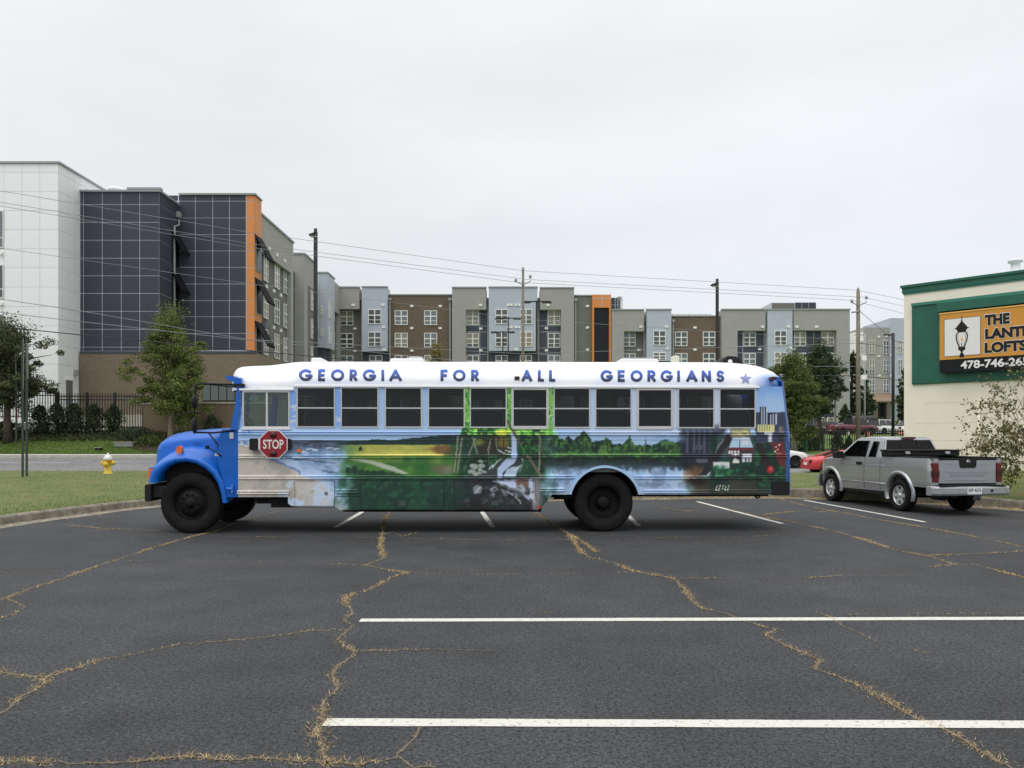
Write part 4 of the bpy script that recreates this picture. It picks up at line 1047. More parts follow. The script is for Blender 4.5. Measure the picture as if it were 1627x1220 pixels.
pp = MB(); a = B(400, 624, .12); b = B(411, 638, .12)
pp.add([(a[0] + .02, .09, a[1]), (b[0], .09, a[1] - .01), (b[0] - .02, .10, b[1]), (a[0] - .05, .10, b[1] + .03)], [(0, 1, 2, 3)]); pp.build('taped_paper', mat('paper', (.7, .72, .68), .9), bus)
sw = MB(); c0 = B(400, 672, .66)
sw.lathe([(.20, -.015), (.225, 0), (.20, .015), (.185, 0), (.20, -.015)], (0, 0, 0), 'x', 20)
so = sw.build('steering_wheel', M['black_plastic'], bus); so.location = (c0[0] - .05, .66, c0[1]); so.rotation_euler = (0, R(-35), 0)

# hood, fenders, cowl and windscreen
HY = BWID / 2
def hood_section(px, ytop, hw, zb=.92, rs=.16):
    z = B(px, ytop, .55)[1]; x = B(px, ytop, .55)[0]; s_ = []
    for k in range(7): a = R(180 - 90 * k / 6); s_.append((x, HY - hw + rs + rs * math.cos(a), z - .07 - rs + rs * math.sin(a)))
    for k in range(1, 6): f = k / 6; yy = lerp(HY - hw + rs, HY + hw - rs, f); s_.append((x, yy, z - .07 + .09 * math.sin(math.pi * f) ** .8))
    for k in range(7): a = R(90 - 90 * k / 6); s_.append((x, HY + hw - rs + rs * math.cos(a), z - .07 - rs + rs * math.sin(a)))
    return [(x - .02, HY - hw - .05, zb)] + s_ + [(x - .02, HY + hw + .05, zb)]
hs = [(243.5, 718, .46), (244.5, 706, .53), (247, 699.5, .56), (252, 694.5, .58), (262, 690, .60), (280, 686.5, .63), (300, 684, .655), (320, 682.3, .675), (340, 681.2, .69), (356, 680.8, .70)]
mb = MB(); mb.loft([hood_section(*h) for h in hs], cap=True)
hood = mb.build('hood', M['blue'], bus)
mb = MB(); mb.loft([hood_section(*h) for h in ((357.5, 680.8, .72), (366, 680.4, .78), (372, 680.2, .9))]); mb.build('cowl_top', M['blue'], bus)
gx0, gz = B(243, 708, .5)
gr = MB(); gr.box(gx0 - .03, gx0 + .04, HY - .40, HY + .40, 1.05, 1.50)
for k in range(9): gr.box(gx0 - .05, gx0 - .03, HY - .40, HY + .40, 1.07 + k * .047, 1.09 + k * .047)
gr.build('grille', M['black_plastic'], bus)
LIP = [(352.5, 799), (350, 785), (345, 768), (337, 755), (325, 744.5), (310, 736.5), (296, 733.8), (280, 735.5), (267, 741), (257.5, 749.5), (252, 758), (249.5, 767)]
CRS = [(360.5, 799), (358.5, 780), (353, 762), (344, 747), (330, 735), (313, 727), (296, 723.8), (277, 725.5), (261, 731.5), (248, 739.5), (238, 747), (234.5, 767)]
HOD = [(363, 792), (363, 772), (360, 750), (352, 733), (336, 720), (316, 711.5), (296, 709), (277, 710.5), (262, 716), (250, 724), (241, 733), (238.5, 745)]
def fender(flip):
    rings = []
    for l, c, h in zip(LIP, CRS, HOD):
        m = ((l[0] + c[0]) / 2, (l[1] + c[1]) / 2); q = (lerp(c[0], h[0], .45), lerp(c[1], h[1], .5))
        ring = []
        for (p, y) in ((l, .16), (l, .03), ((lerp(l[0], c[0], .2), lerp(l[1], c[1], .2)), -.005), (m, -.015), ((lerp(m[0], c[0], .7), lerp(m[1], c[1], .7)), -.005), (c, .035), (q, .17), (h, .42), (h, .66)):
            x, z = B(*p); ring.append((x, BWID - y if flip else y, z))
        rings.append(ring)
    mb = MB(); mb.loft(rings)
    f = mb.build('fender', M['blue'], bus)
    a = lambda *t: (t[0], t[1], BWID - t[3], BWID - t[2], t[4], t[5]) if flip else t
    MB().box(*a(*bbox(236, 250, 743, 766.5, .02, .62))).build('headlight_panel', M['blue'], f)
    MB().rbox(*a(*bbox(235.3, 249.0, 744.5, 760.5, .004, .10)), r=.03).build('turn_signal', M['amber'], f)
    MB().lathe([(0, -.02), (.09, -.015), (.10, .02)], (B(235, 752)[0] - .02, BWID - .32 if flip else .32, B(235, 753)[1]), 'x', 16).build('headlight', M['chrome'], f)
    return f
fender(False); fender(True)
wl = MB(); wl.box(B(249, 700)[0] + .05, B(356, 700)[0], .30, BWID - .30, .50, B(300, 737)[1] + .04)
wl.build('engine_bay', M['under'], bus)
cw = MB()
for y0, y1 in ((.03, .09), (BWID - .09, BWID - .03)):
    MB().prism([B(*p) for p in ((355, 790), (379.5, 790), (379.5, 682), (352, 682), (346, 700), (346, 738), (354, 765))], y0, y1).build('cowl_side', M['blue'], bus)
for y0, y1 in ((.0, .07), (BWID - .07, BWID)):
    MB().prism([B(*p) for p in ((366.5, 683), (380.5, 683), (386.5, 619), (378, 605), (374, 640))], y0, y1).build('windscreen_pillar', M['blue'], bus)
ws = MB(); a, b = B(368.5, 683), B(376, 614)
ws.add([(a[0], .07, a[1]), (a[0] - .10, HY, a[1]), (a[0], BWID - .07, a[1]), (b[0], BWID - .07, b[1]), (b[0] - .08, HY, b[1]), (b[0], .07, b[1])], [(0, 1, 4, 5), (1, 2, 3, 4)])
ws.build('windscreen', M['glass_clear'], bus)
a, b = B(370, 612), B(382, 600)
MB().box(a[0], b[0], .02, BWID - .02, a[1] - .03, b[1]).build('front_header', M['blue'], bus)
bp = bbox(228, 238.5, 769.5, 797, .03, BWID - .03)
fb = MB().rbox(*bp, r=.03).rbox(bp[1], bp[1] + .28, .10, BWID - .10, bp[4] + .06, bp[5] - .03, r=.02).build('front_bumper', M['black_plastic'], bus); bevel(fb, .02)
MB().rbox(*bbox(1226, 1253.5, 765, 787, -.03, .06), r=.03).box(B(1247, 700)[0], B(1253, 700)[0], .06, BWID - .06, B(1250, 787)[1], B(1250, 765)[1]).build('rear_bumper', M['black_plastic'], bus)
MB().tube([B3(1200, 783, .3), B3(1200, 788, .3), B3(1203, 791, .3), B3(1206, 790, .3), B3(1207, 787, .3)], .02).build('tow_hook', M['black_metal'], bus)

# underside
un = MB()
z1, z2 = B(700, 806)[1], B(700, 788)[1]
un.box(B(252, 700)[0], B(1245, 700)[0], .78, .92, .58, .82); un.box(B(252, 700)[0], B(1245, 700)[0], 1.5, 1.64, .58, .82)
un.box(B(379, 700)[0], B(900, 700)[0], .10, BWID - .10, .86, .90); un.box(B(1022, 700)[0], xr - .1, .10, BWID - .10, .86, .90)
un.tube([(0, .3, .50), (0, 2.1, .50)], .07); un.tube([(B(960, 700)[0], .3, .50), (B(960, 700)[0], 2.1, .50)], .10)
un.lathe([(0, -.25), (.2, -.2), (.26, 0), (.2, .2), (0, .25)], (B(960, 700)[0], HY, .5), 'y', 14)
un.tube([(.2, 1.2, .62), (B(940, 700)[0], 1.2, .58)], .05)
un.box(B(398, 700)[0], B(455, 700)[0], .35, .8, .50, .66); un.box(B(425, 700)[0], B(540, 700)[0], .22, .95, .44, .66)
un.tube([B3(880, 789, .35), B3(912, 789, .35)], .05, 10); un.tube([B3(545, 808, .9), B3(860, 808, .9)], .06)
un.build('chassis', M['under'], bus)
MB().box(*bbox(854, 858, 803, 808, -.012, 0)).build('reflector', mat('red_reflector', srgb(200, 50, 40), .3), bus)

# wheels
def wheel_meshes(r, wd, deep):
    h = wd / 2
    ty = MB().lathe([(r * .60, -h * .80), (r * .63, -h * .96), (r * .78, -h * 1.0), (r * .90, -h * .97), (r * .965, -h * .84), (r, -h * .66), (r, -h * .30), (r * .985, -h * .28), (r * .985, -h * .22), (r, -h * .20), (r, h * .66), (r * .965, h * .84), (r * .8, h), (r * .60, h * .8)], (0, 0, 0), 'y', 56)
    rb = MB()
    d0 = -h * .80
    if deep:
        prof = [(r * .62, d0), (r * .585, d0 - .012), (r * .565, d0 + .02), (r * .54, d0 + .06), (r * .52, d0 + .15), (r * .40, d0 + .16), (r * .30, d0 + .17), (r * .21, d0 + .16), (r * .20, d0 + .02), (r * .15, d0 + .0), (0, d0 - .0)]
    else:
        prof = [(r * .62, d0), (r * .585, d0 - .012), (r * .565, d0 + .02), (r * .53, d0 + .06), (r * .47, d0 + .08), (r * .40, d0 + .02), (r * .34, d0 - .015), (r * .22, d0 - .02), (r * .15, d0 - .02), (r * .14, d0 - .07), (r * .08, d0 - .085), (0, d0 - .085)]
    rb.lathe(prof, (0, 0, 0), 'y', 48)
    for k in range(10):
        a = 2 * math.pi * k / 10; rr = r * (.30 if not deep else .26); y = d0 - (.035 if not deep else -.13)
        rb.lathe([(0, -.02), (.016, -.018), (.018, .03)], (rr * math.cos(a), y, rr * math.sin(a)), 'y', 6, False)
    return ty.mesh('tyre', M['tyre']), rb.mesh('wheel', M['rim_black'])
tf, wf = wheel_meshes(.535, .29, False); tr_, wr = wheel_meshes(.525, .27, True)
def put_wheel(tm, wm, x, y, flip, r, steer=0):
    o = link('wheel', wm, bus, loc=(x, y, r)); link('tyre', tm, o)
    o.rotation_euler = (0, 0, (math.pi if flip else 0) + steer)
fx = B(300.5, 800)[0]; rx = B(960, 800, .05)[0]
put_wheel(tf, wf, fx, .19, False, .535, R(-3)); put_wheel(tf, wf, fx, BWID - .19, True, .535, R(-3))
put_wheel(tr_, wr, rx, .20, False, .525); put_wheel(tr_, wr, rx, .52, False, .525); put_wheel(tr_, wr, rx, BWID - .20, True, .525); put_wheel(tr_, wr, rx, BWID - .52, True, .525)
wh = MB(); rings = []
for k in range(25):
    t = R(14 + 152 * k / 24); x, z = B(961 + 56 * math.cos(t), 798 - 54.5 * math.sin(t)); rings.append([(x, .01, z), (x, .80, z)])
wh.loft(rings); wh.box(B(908, 700)[0], B(1015, 700)[0], .80, .82, .55, B(961, 743)[1]); wh.build('rear_wheel_well', M['under'], bus)
MB().box(B(700, 700)[0], B(903, 700)[0], .35, .37, .6, .85).build('inner_skirt', M['under'], bus)

# stop arm
so = MB(); c = B(436.8, 705.8); r8 = 21.0
def octo(r): return [B(436.8 + r / math.cos(R(22.5)) * math.cos(R(22.5 + 45 * k)), 705.8 - r / math.cos(R(22.5)) * math.sin(R(22.5 + 45 * k))) for k in range(8)]
sign = MB().prism(octo(22.2), -.10, -.085).build('stop_sign', M['white_sign'], bus)
MB().prism(octo(20.9), -.103, -.0995).build('red_face', M['red_sign'], sign)
tm = text_mesh('STOP', 1.0, .001, .018, 'CENTER'); 
bb = [v.co.copy() for v in tm.vertices]; x0_, x1_, z0_, z1_ = min(v.x for v in bb), max(v.x for v in bb), min(v.z for v in bb), max(v.z for v in bb)
ax, az = B(420.5, 713); bx, bz = B(453, 698.3)
for v in tm.vertices: v.co = (lerp(ax, bx, (v.co.x - x0_) / (x1_ - x0_)), -.1055 + v.co.y, lerp(az, bz, (v.co.z - z0_) / (z1_ - z0_)))
tm.materials.append(M['white_sign']); link('stop_lettering', tm, sign)
for yy in (691, 720.5): MB().lathe([(0, -.135), (.045, -.13), (.058, -.115), (.06, -.10)], (*[B(436.8, yy)[0], 0, B(436.8, yy)[1]],), 'y', 18).build('warning_lamp', M['dark_red_lens'], sign)
MB().rbox(*bbox(398.5, 412.5, 696.5, 715, -.09, -.005), r=.03).build('stop_arm_motor', M['black_plastic'], bus)
MB().rbox(*bbox(455, 464.5, 697, 714.5, -.07, -.03), r=.04).build('stop_arm_bumper', M['black_plastic'], bus)
MB().box(*bbox(411.5, 416, 697, 714, -.085, -.06)).build('stop_arm_hinge', M['white_plastic'], bus)

# lamps, hoods, mirrors, small fittings
def lamp(px, py, w_, h, m, y=-.03, y1=.0): return MB().rbox(*bbox(px - w_ / 2, px + w_ / 2, py - h / 2, py + h / 2, y, y1), r=.012).build('marker_lamp', m, bus)
lamp(475.5, 716, 6.5, 5, M['amber'])
lamp(374.5, 605, 9, 5.5, M['amber'], .08, .25); lamp(821.5, 600.5, 8, 5.5, M['dark_red_lens'], .0, .07); lamp(1230.5, 601, 9, 5.6, M['dark_red_lens'], .03, .25)
sl = MB().rbox(*bbox(276.5, 285.5, 708.5, 722, .10, .19), r=.05).build('side_lamp', M['amber'], bus)
MB().box(*bbox(278.5, 283, 721.5, 725, .12, .17)).build('lamp_foot', M['black_plastic'], sl)
a, b = B(355, 597), B(371, 606)
MB().add([(a[0], .05, a[1]), (b[0], .05, a[1] + .0), (b[0], .05, b[1]), (a[0] + .06, .05, b[1] + .02), (a[0], .75, a[1]), (b[0], .75, a[1]), (b[0], .75, b[1]), (a[0] + .06, .75, b[1] + .02)], [(0, 1, 2, 3), (4, 7, 6, 5), (0, 4, 5, 1), (1, 5, 6, 2), (2, 6, 7, 3), (3, 7, 4, 0)]).build('warning_light_hood', M['blue'], bus)
a, b = B(1239, 596.5), B(1249, 604)
MB().box(a[0], b[0], .3, .95, b[1], a[1]).build('warning_light_hood', M['blue'], bus)
MB().rbox(*bbox(369, 388, 609.5, 614, -.02, .10), r=.015).build('mirror_bracket', M['black_metal'], bus)
def mirror(flip):
    s_ = lambda p, y: (p[0], BWID - y if flip else y, p[1])
    Q = lambda px, py, y: s_(B(px, py, 0.0), y)
    m_ = MB()
    m_.tube([Q(374, 611, .04), Q(350, 611, -.16), Q(326, 611, -.30), Q(321, 614, -.32), Q(319.5, 640, -.32), Q(319, 683, -.32), Q(322, 687, -.30), Q(345, 687.5, -.16), Q(372, 684, .02)], .017, 8)
    m_.tube([Q(374, 615, .10), Q(328, 611, -.28)], .010, 6)
    o = m_.build('mirror_frame', M['black_metal'], bus)
    for (ya, yb, w_) in ((628, 651, .11), (662, 690, .10)):
        hd = MB(); prof = []
        n = 8; x0_, zt = B(322, ya); _, zb = B(322, yb)
        for k in range(n + 1):
            f = k / n; rr = math.sin(math.pi * f) ** .5; prof.append((max(.004, w_ * rr), lerp(zb, zt, f)))
        hd.lathe([(a * .55, b) for a, b in prof], (0, 0, 0), 'z', 14)
        c_ = Q(320.5, 640, -.34)
        hd.v = [(p[0] * .75 + c_[0], p[1] * 1.6 + c_[1], p[2]) for p in hd.v]
        hd.build('mirror', M['black_plastic'], o)
    return o
mirror(False); mirror(True)
MB().tube([B3(331, 687, .02), B3(345, 705, .05), B3(362, 731, .05)], .014).build('mirror_strut', M['black_metal'], bus)
MB().tube([B3(330, 711, .16), B3(341, 717, .05), B3(352, 725, .03)], .014).cbox(B3(329.5, 710.5, .16), .06, .05, .06).build('hood_latch', M['black_metal'], bus)
MB().tube([(*B(340.5, 690)[:1], .42, B(340.5, 690)[1]), (*B(340.5, 700)[:1], .45, B(340.5, 700)[1]), (*B(340.5, 710)[:1], .40, B(340.5, 712)[1])], .006, 5).build('hood_seam', M['black_plastic'], bus)
MB().cbox(B3(346, 722, .05), .10, .03, .05).build('latch_plate', M['chrome'], bus)
MB().rbox(*bbox(364.5, 371, 687, 697, .0, .04), r=.015).build('hinge', M['chrome'], bus)
MB().tube([B3(360, 776, .0), B3(369, 776.5, -.02)], .02).cbox(B3(369, 776.5, -.0), .03, .04, .14).build('hood_strap', mat('blue_strap', srgb(70, 128, 220), .4), bus)
tm = text_mesh('3800', 1.0, .001, 0.0)
bb = [v.co.copy() for v in tm.vertices]; x1_, z1_ = max(v.x for v in bb), max(v.z for v in bb)
ax, az = B(306, 708, .5); bx, bz = B(319, 702, .5)
for v in tm.vertices: v.co = (lerp(ax, bx, v.co.x / x1_), .475 + v.co.y, lerp(az, bz, v.co.z / z1_))
tm.materials.append(mat('dark_blue_badge', srgb(24, 78, 168), .5)); link('badge', tm, bus)

def on_roof(px0, px1, h, y0, y1, name, m, r=.04):
    x0, x1 = B(px0, 573, .8)[0], B(px1, 573, .8)[0]; zc = roof_h((px0 + px1) / 2)[1]
    o = MB().rbox(x0, x1, y0, y1, zc - .10, zc + h, r=r).build(name, m, bus); bevel(o, .02); return o
on_roof(495, 513, .055, .75, 1.3, 'roof_vent', M['white_plastic'])
hh = on_roof(620, 673, .045, .75, 1.65, 'roof_hatch', M['white_plastic']); x0, x1 = B(648, 573, .8)[0], B(671, 573, .8)[0]; zc = roof_h(650)[1]
MB().rbox(x0, x1, .85, 1.55, zc + .04, zc + .085, r=.03).build('hatch_lid', M['white_plastic'], hh)
hh = on_roof(984, 1046, .04, .75, 1.65, 'roof_hatch', M['white_plastic'])
MB().rbox(B(990, 573, .8)[0], B(1040, 573, .8)[0], .85, 1.55, roof_h(1000)[1] + .035, roof_h(1000)[1] + .07, r=.03).build('hatch_lid', M['white_plastic'], hh)
on_roof(1073, 1084, .13, 1.0, 1.2, 'roof_vent', M['beige_plastic'], r=.03)
x0, x1 = B(1141, 573, 1.2)[0], B(1170, 573, 1.2)[0]; zc = roof_h(1150)[1]
bl = MB().prism([(x0 - .04, zc - .06), (x1 + .08, zc - .06), (x1 - .02, zc + .05), (lerp(x0, x1, .72), zc + .11), (lerp(x0, x1, .28), zc + .12), (x0 + .02, zc + .06)], .9, 1.5).build('black_roof_vent', M['black_plastic'], bus)  # dark vent on the roof
MB().rbox(lerp(x0, x1, .28), lerp(x0, x1, .5), .88, .90, zc - .02, zc + .05, r=.03).build('vent_arch', M['white_plastic'], bl)  # small white arch on the vent's near face
# ------------------------------------------------------------------ buildings
def alb(*c, g=1.0): return tuple(min(.86, v * g) for v in srgb(*c))
M['taupe'] = mat('taupe_render', alb(160, 158, 153), .85, var=.05, vscale=.6)
M['darkgrey_siding'] = mat('dark_grey_siding', alb(112, 111, 106), .85, var=.08, vscale=.8)
M['olive_siding'] = mat('olive_grey_siding', alb(112, 114, 106), .85, var=.06, vscale=.8)
M['bluegrey'] = mat('pale_blue_grey_panel', alb(178, 186, 198), .7, var=.04, vscale=.6)
M['navy'] = mat('navy_panel', alb(66, 72, 84), .7, var=.06, vscale=.8)
M['brownbrick'] = mat('brown_brick', alb(108, 94, 80), .9, var=.16, vscale=3.5, detail=10, bump=.5, bscale=9)
M['basebrick'] = mat('tan_brown_brick', alb(124, 110, 95), .9, var=.14, vscale=5, detail=10, bump=.5, bscale=9)
M['wallbrick'] = mat('garden_wall_brick', alb(112, 97, 80), .9, var=.18, vscale=6, detail=10, bump=.6, bscale=10)
M['orange'] = mat('orange_panel', alb(214, 138, 76), .6, var=.04, vscale=.5)
M['white_panel'] = mat('white_metal_panel', alb(238, 240, 238), .5, var=.03, vscale=.5)
M['dark_panel'] = mat('charcoal_panel', alb(64, 68, 77), .6, spec=.3, var=.07, vscale=.5)
M['joint_light'] = mat('pale_joint', alb(196, 202, 208), .6)
M['joint_dark'] = mat('grey_joint', alb(168, 170, 168), .7)
M['coping'] = mat('metal_coping', alb(150, 152, 152), .5)
M['win_white'] = mat('white_window_frame', alb(236, 236, 230), .5)
M['pane_a'] = mat('glass_with_beige_blind', alb(140, 134, 116), .12, spec=.8)
M['pane_b'] = mat('dark_glass', alb(70, 76, 78), .08, spec=.9)
M['pane_c'] = mat('blue_grey_glass', alb(104, 112, 118), .08, spec=.9)
M['awning'] = mat('black_awning', (.008, .009, .012), .8, spec=.15)
M['black_glass'] = mat('black_glass_wall', (.008, .009, .011), .2, spec=.3)
M['vent'] = mat('white_vent_cover', alb(236, 236, 232), .6)
M['downpipe'] = mat('grey_downpipe', alb(150, 152, 150), .5)
M['green_glass'] = mat('greenish_glass', alb(74, 88, 84), .1, spec=.8)
M['steel_black'] = mat('black_painted_steel', (.012, .012, .013), .5)

PCACHE = {}
def panel(parent, p, u, w_, h, m, t=.04, name='panel'):
    """a cladding panel hung on a wall: p its lower left corner seen from outside, u the unit direction along the wall"""
    key = (round(w_, 2), round(h, 2), m, round(t, 3), name)
    if key not in PCACHE: PCACHE[key] = MB().box(0, w_, -t, 0, 0, h).mesh(name, M[m])
    o = link(name, PCACHE[key], parent, loc=Vector(p) - parent.location)
    o.rotation_euler = (0, 0, math.atan2(u[1], u[0])); return o
def clad(parent, p0, u, xs, zs, m, gap=.035, t=.05):
    for a, b in zip(xs, xs[1:]):
        for c, d in zip(zs, zs[1:]):
            if b - a < .1 or d - c < .1: continue
            panel(parent, (p0[0] + u[0] * (a + gap), p0[1] + u[1] * (a + gap), c + gap), u, b - a - 2 * gap, d - c - 2 * gap, m, t)
WC = {}
wrand = random.Random(3)
def win(parent, p, u, w_, h, panes=('pane_a', 'pane_b', 'pane_c'), bars=(.40, .72)):
    key = (round(w_, 1), round(h, 1), bars)
    f_ = max(.05, w_ * .05)
    if key not in WC:
        fr = MB(); d = (-.07, .04)
        fr.box(0, w_, *d, 0, f_); fr.box(0, w_, *d, h - f_, h); fr.box(0, f_, *d, f_, h - f_); fr.box(w_ - f_, w_, *d, f_, h - f_)
        fr.box(w_ / 2 - f_ * .8, w_ / 2 + f_ * .8, -.06, .04, f_, h - f_)
        for k, q in enumerate(bars):
            for (a, b) in ((f_, w_ / 2 - f_ * .8), (w_ / 2 + f_ * .8, w_ - f_)): fr.box(a, b, -.055, .04, h * (1 - q) - f_ * (.8 if k == 0 else .45), h * (1 - q) + f_ * (.8 if k == 0 else .45))
        WC[key] = fr.mesh('window', M['win_white'])
    o = link('window', WC[key], parent, loc=Vector(p) - parent.location); o.rotation_euler = (0, 0, math.atan2(u[1], u[0]))
    cols = [0, w_ / 2, w_]; rows = [0] + [h * (1 - q) for q in reversed(bars)] + [h]
    m = wrand.choice(panes); dk = wrand.random() < .35
    for a, b in zip(cols, cols[1:]):
        for j, (c, d) in enumerate(zip(rows, rows[1:])):
            mm = 'pane_b' if (dk and j == 0) else m
            k2 = ('p', round(b - a, 2), round(d - c, 2), mm)
            if k2 not in WC: WC[k2] = MB().box(.02, b - a - .02, -.012, 0, .02, d - c - .02).mesh('pane', M[mm])
            link('pane', WC[k2], o, loc=(a, -.0, c))
    return o
def wbox(parent, name, m, x0, x1, y0, y1, z0, z1): return MB().box(x0, x1, y0, y1, z0, z1).build(name, M[m], parent, world=True)
EX = (1, 0)

# ---- white clinic building, far left
WY = 62.0; a = P(93, 260, WY); zt = a.z; xw = a.x; zb = 2.0; zgW = 1.9
wb = thing('clinic_building', (xw, WY, zgW), 'white metal panelled building at the left with a grey door', 'building')
wbox(wb, 'wall', 'joint_dark', -60, xw - .02, WY + .02, WY + 30, zb - .4, zt - .1)
ph = 30.5 * WY / F; pw = 28.7 * WY / F
zs = [P(93, y, WY).z for y in (273.5, 304, 334.5, 364.5, 395.3, 425.5, 456, 487, 517.5, 548, 578.5, 609, 640, 672)] ; zs = [zt] + zs
zs = list(reversed(zs))
xs = [(px - 93) * WY / F for px in (-140, -110, -80, -51, -22.5, 6.5, 35, 63.5, 93)]
clad(wb, (xw, WY, 0), EX, [x for x in xs if x >= -15], zs, 'white_panel', .009, .02)
sx = [0] + [PX(px, 275, xw).y - WY for px in (107, 118, 128, 137)]
clad(wb, (xw, WY, 0), (0, 1), sx + [sx[-1] + 3], zs, 'white_panel', .009, .02)
wbox(wb, 'coping', 'coping', -60, xw + .15, WY - .15, WY + .4, zt, zt + .15); wbox(wb, 'coping', 'coping', xw - .4, xw + .15, WY + .4, WY + 30, zt, zt + .15)
for (y0, y1, m) in ((334, 394, 'pane_c'), (420, 474, 'pane_b'), (499, 560, 'pane_b')):
    p0 = P(-40, y1, WY); p1 = P(6.3, y0, WY)
    o = MB().box(p0.x, p1.x, WY - .10, WY - .052, p0.z, p1.z).build('window', M['win_white'], wb, world=True)
    zc = lerp(p0.z, p1.z, .27)
    for (c, d) in ((p0.z + .1, zc - .05), (zc + .05, p1.z - .1)):
        for k in range(3): MB().box(lerp(p0.x, p1.x, k / 3) + .06, lerp(p0.x, p1.x, (k + 1) / 3) - .06, WY - .13, WY - .101, c, d).build('pane', M[m], o, world=False).location = (-parent_loc(wb))
for y in (403, 483):
    q = P(3, y, WY); MB().cbox((q.x, WY - .14, q.z), .25, .18, .2).build('vent_cover', M['vent'], wb, world=True)
q0, q1 = PX(104.5, 645, xw), PX(114, 605, xw)
dr = MB().box(xw + .0, xw + .08, q0.y, q1.y, zgW - .3, q1.z).build('door', mat('grey_door', alb(110, 110, 112), .6), wb, world=True)
MB().box(xw + .0, xw + .12, q0.y - .12, q1.y + .12, q1.z, q1.z + .15).build('door_frame', M['win_white'], wb, world=True)
q = PX(118, 592, xw); MB().cbox((xw + .15, q.y, q.z), .3, .35, .45).build('wall_lamp', M['downpipe'], wb, world=True)

# ---- charcoal panelled block with orange corner on a brick base
DY, DY2 = 65.1, 69.0
x0, x1 = P(127, 400, DY).x, P(253, 400, DY).x
db = thing('panelled_building', (x0, DY, 1.9), 'charcoal panelled block with an orange corner on a brown brick base', 'building')
zt1 = P(200, 305, DY).z; zb1 = P(200, 557, DY).z; zt2 = P(330, 310, DY2).z; zb2 = P(330, 557, DY2).z
wbox(db, 'wall', 'joint_light', x0, x1 - .012, DY + .012, DY2 + 12, zb1 - .3, zt1 - .05)
rows1 = [P(200, y, DY).z for y in (557.5, 551.5, 523, 494.6, 466, 438, 410, 381.5, 353, 324.8)] + [zt1]
xs1 = [P(px, 400, DY).x - x0 for px in (127.3, 132.5, 162.5, 192.7, 222, 253)]
clad(db, (x0, DY, 0), EX, xs1, rows1, 'dark_panel', .026, .012)
sx = [0, 1.35, 2.7, DY2 - DY]
clad(db, (x1, DY, 0), (0, 1), sx, rows1, 'dark_panel', .018, .012)
xo0, xo1 = P(391, 400, DY2).x, P(405, 400, DY2).x
wbox(db, 'wall', 'joint_light', x1, xo1 - .05, DY2 + .012, DY2 + 1.6, zb2 - .3, zt2 - .05)
rows2 = [P(330, y, DY2).z for y in (556.5, 529.5, 503, 477.5, 451, 424.5, 398.5, 372.5, 346, 319.5)] + [zt2]
xs2 = [P(px, 400, DY2).x - x1 for px in (256, 283.5, 310.5, 338, 364.5, 391)]
clad(db, (x1, DY2, 0), EX, xs2, rows2, 'dark_panel', .026, .012)
clad(db, (xo0, DY2, 0), EX, [0, xo1 - xo0], rows2, 'orange', .03, .012)
dO = PX(415.5, 400, xo1).y - DY2
zz = [PX(410, y, xo1).z for y in (640, 590, 560, 520, 500, 450, 430, 385, 350, 322)] + [zt2]
wbox(db, 'wall', 'orange', xo1 - .6, xo1, DY2 + .05, DY2 + dO, 2.0, zt2 - .05)
for (ya, yb) in ((384, 432), (452, 500), (520, 590)):
    za, zb_ = PX(410, ya, xo1).z, PX(410, yb, xo1).z; y0_, y1_ = DY2 + .25, DY2 + dO - .15
    o = MB().box(xo1, xo1 + .06, y0_, y1_, zb_, za).build('window', M['downpipe'], db, world=True)
    pn = MB().box(xo1 + .062, xo1 + .09, y0_ + .1, y1_ - .1, zb_ + .1, za - .1).build('pane', M['black_glass'], o); pn.location = -parent_loc(db)
    MB().add([(xo1, y0_ - .3, za + .5), (xo1, y1_ + .4, za + .5), (xo1 + 1.15, y1_ + .4, za - 1.6), (xo1 + 1.15, y0_ - .3, za - 1.6), (xo1 + 1.1, y1_ + .4, za - 1.75), (xo1 + 1.1, y0_ - .3, za - 1.75), (xo1, y0_ - .3, za + .35), (xo1, y1_ + .4, za + .35)],
             [(0, 1, 2, 3), (3, 2, 4, 5), (5, 4, 7, 6), (0, 3, 5, 6), (1, 7, 4, 2)]).build('awning', M['awning'], db, world=True)
wbox(db, 'coping', 'coping', x0 - .05, x1 + .15, DY - .15, DY + .4, zt1, zt1 + .15); wbox(db, 'coping', 'coping', x1 - .1, x1 + .15, DY + .4, DY2 - .15, zt1, zt1 + .15)
wbox(db, 'coping', 'coping', x1, xo1 + .1, DY2 - .15, DY2 + .4, zt2, zt2 + .15); wbox(db, 'coping', 'coping', xo1 - .2, xo1 + .1, DY2 + .4, DY2 + dO, zt2, zt2 + .15)
wbox(db, 'coping', 'coping', P(203, 400, DY).x, x1 + .17, DY - .17, DY + .3, zt1 + .152, zt1 + .34)
q = P(178, 302, DY + 1.5); MB().lathe([(0, .5), (.55, .5), (.64, .42), (.64, .26), (.5, .24), (.5, -.4)], (q.x, DY + 2.2, zt1 + .50), 'z', 20).build('roof_ventilator', M['white_panel'], db, world=True)
xa, xb = P(127, 600, 64.8).x, P(408, 600, 64.8).x; zbk = P(200, 561, 64.8).z
wbox(db, 'brick_base', 'basebrick', xa, xb, 64.8, 78, 1.2, zbk)
wbox(db, 'sill_course', 'navy', xa, xb, 64.74, 65.06, zbk, zbk + .16)
p0, p1 = P(322, 637, 64.8), P(400, 611, 64.8)
o = MB().box(p0.x, p1.x, 64.73, 64.79, p0.z, p1.z).build('window', M['steel_black'], db, world=True)
wbox(db, 'plinth', 'concrete_far', xa + .2, P(232, 600, 64.3).x, 64.2, 64.78, 1.2, P(210, 659, 64.3).z)
n = 6
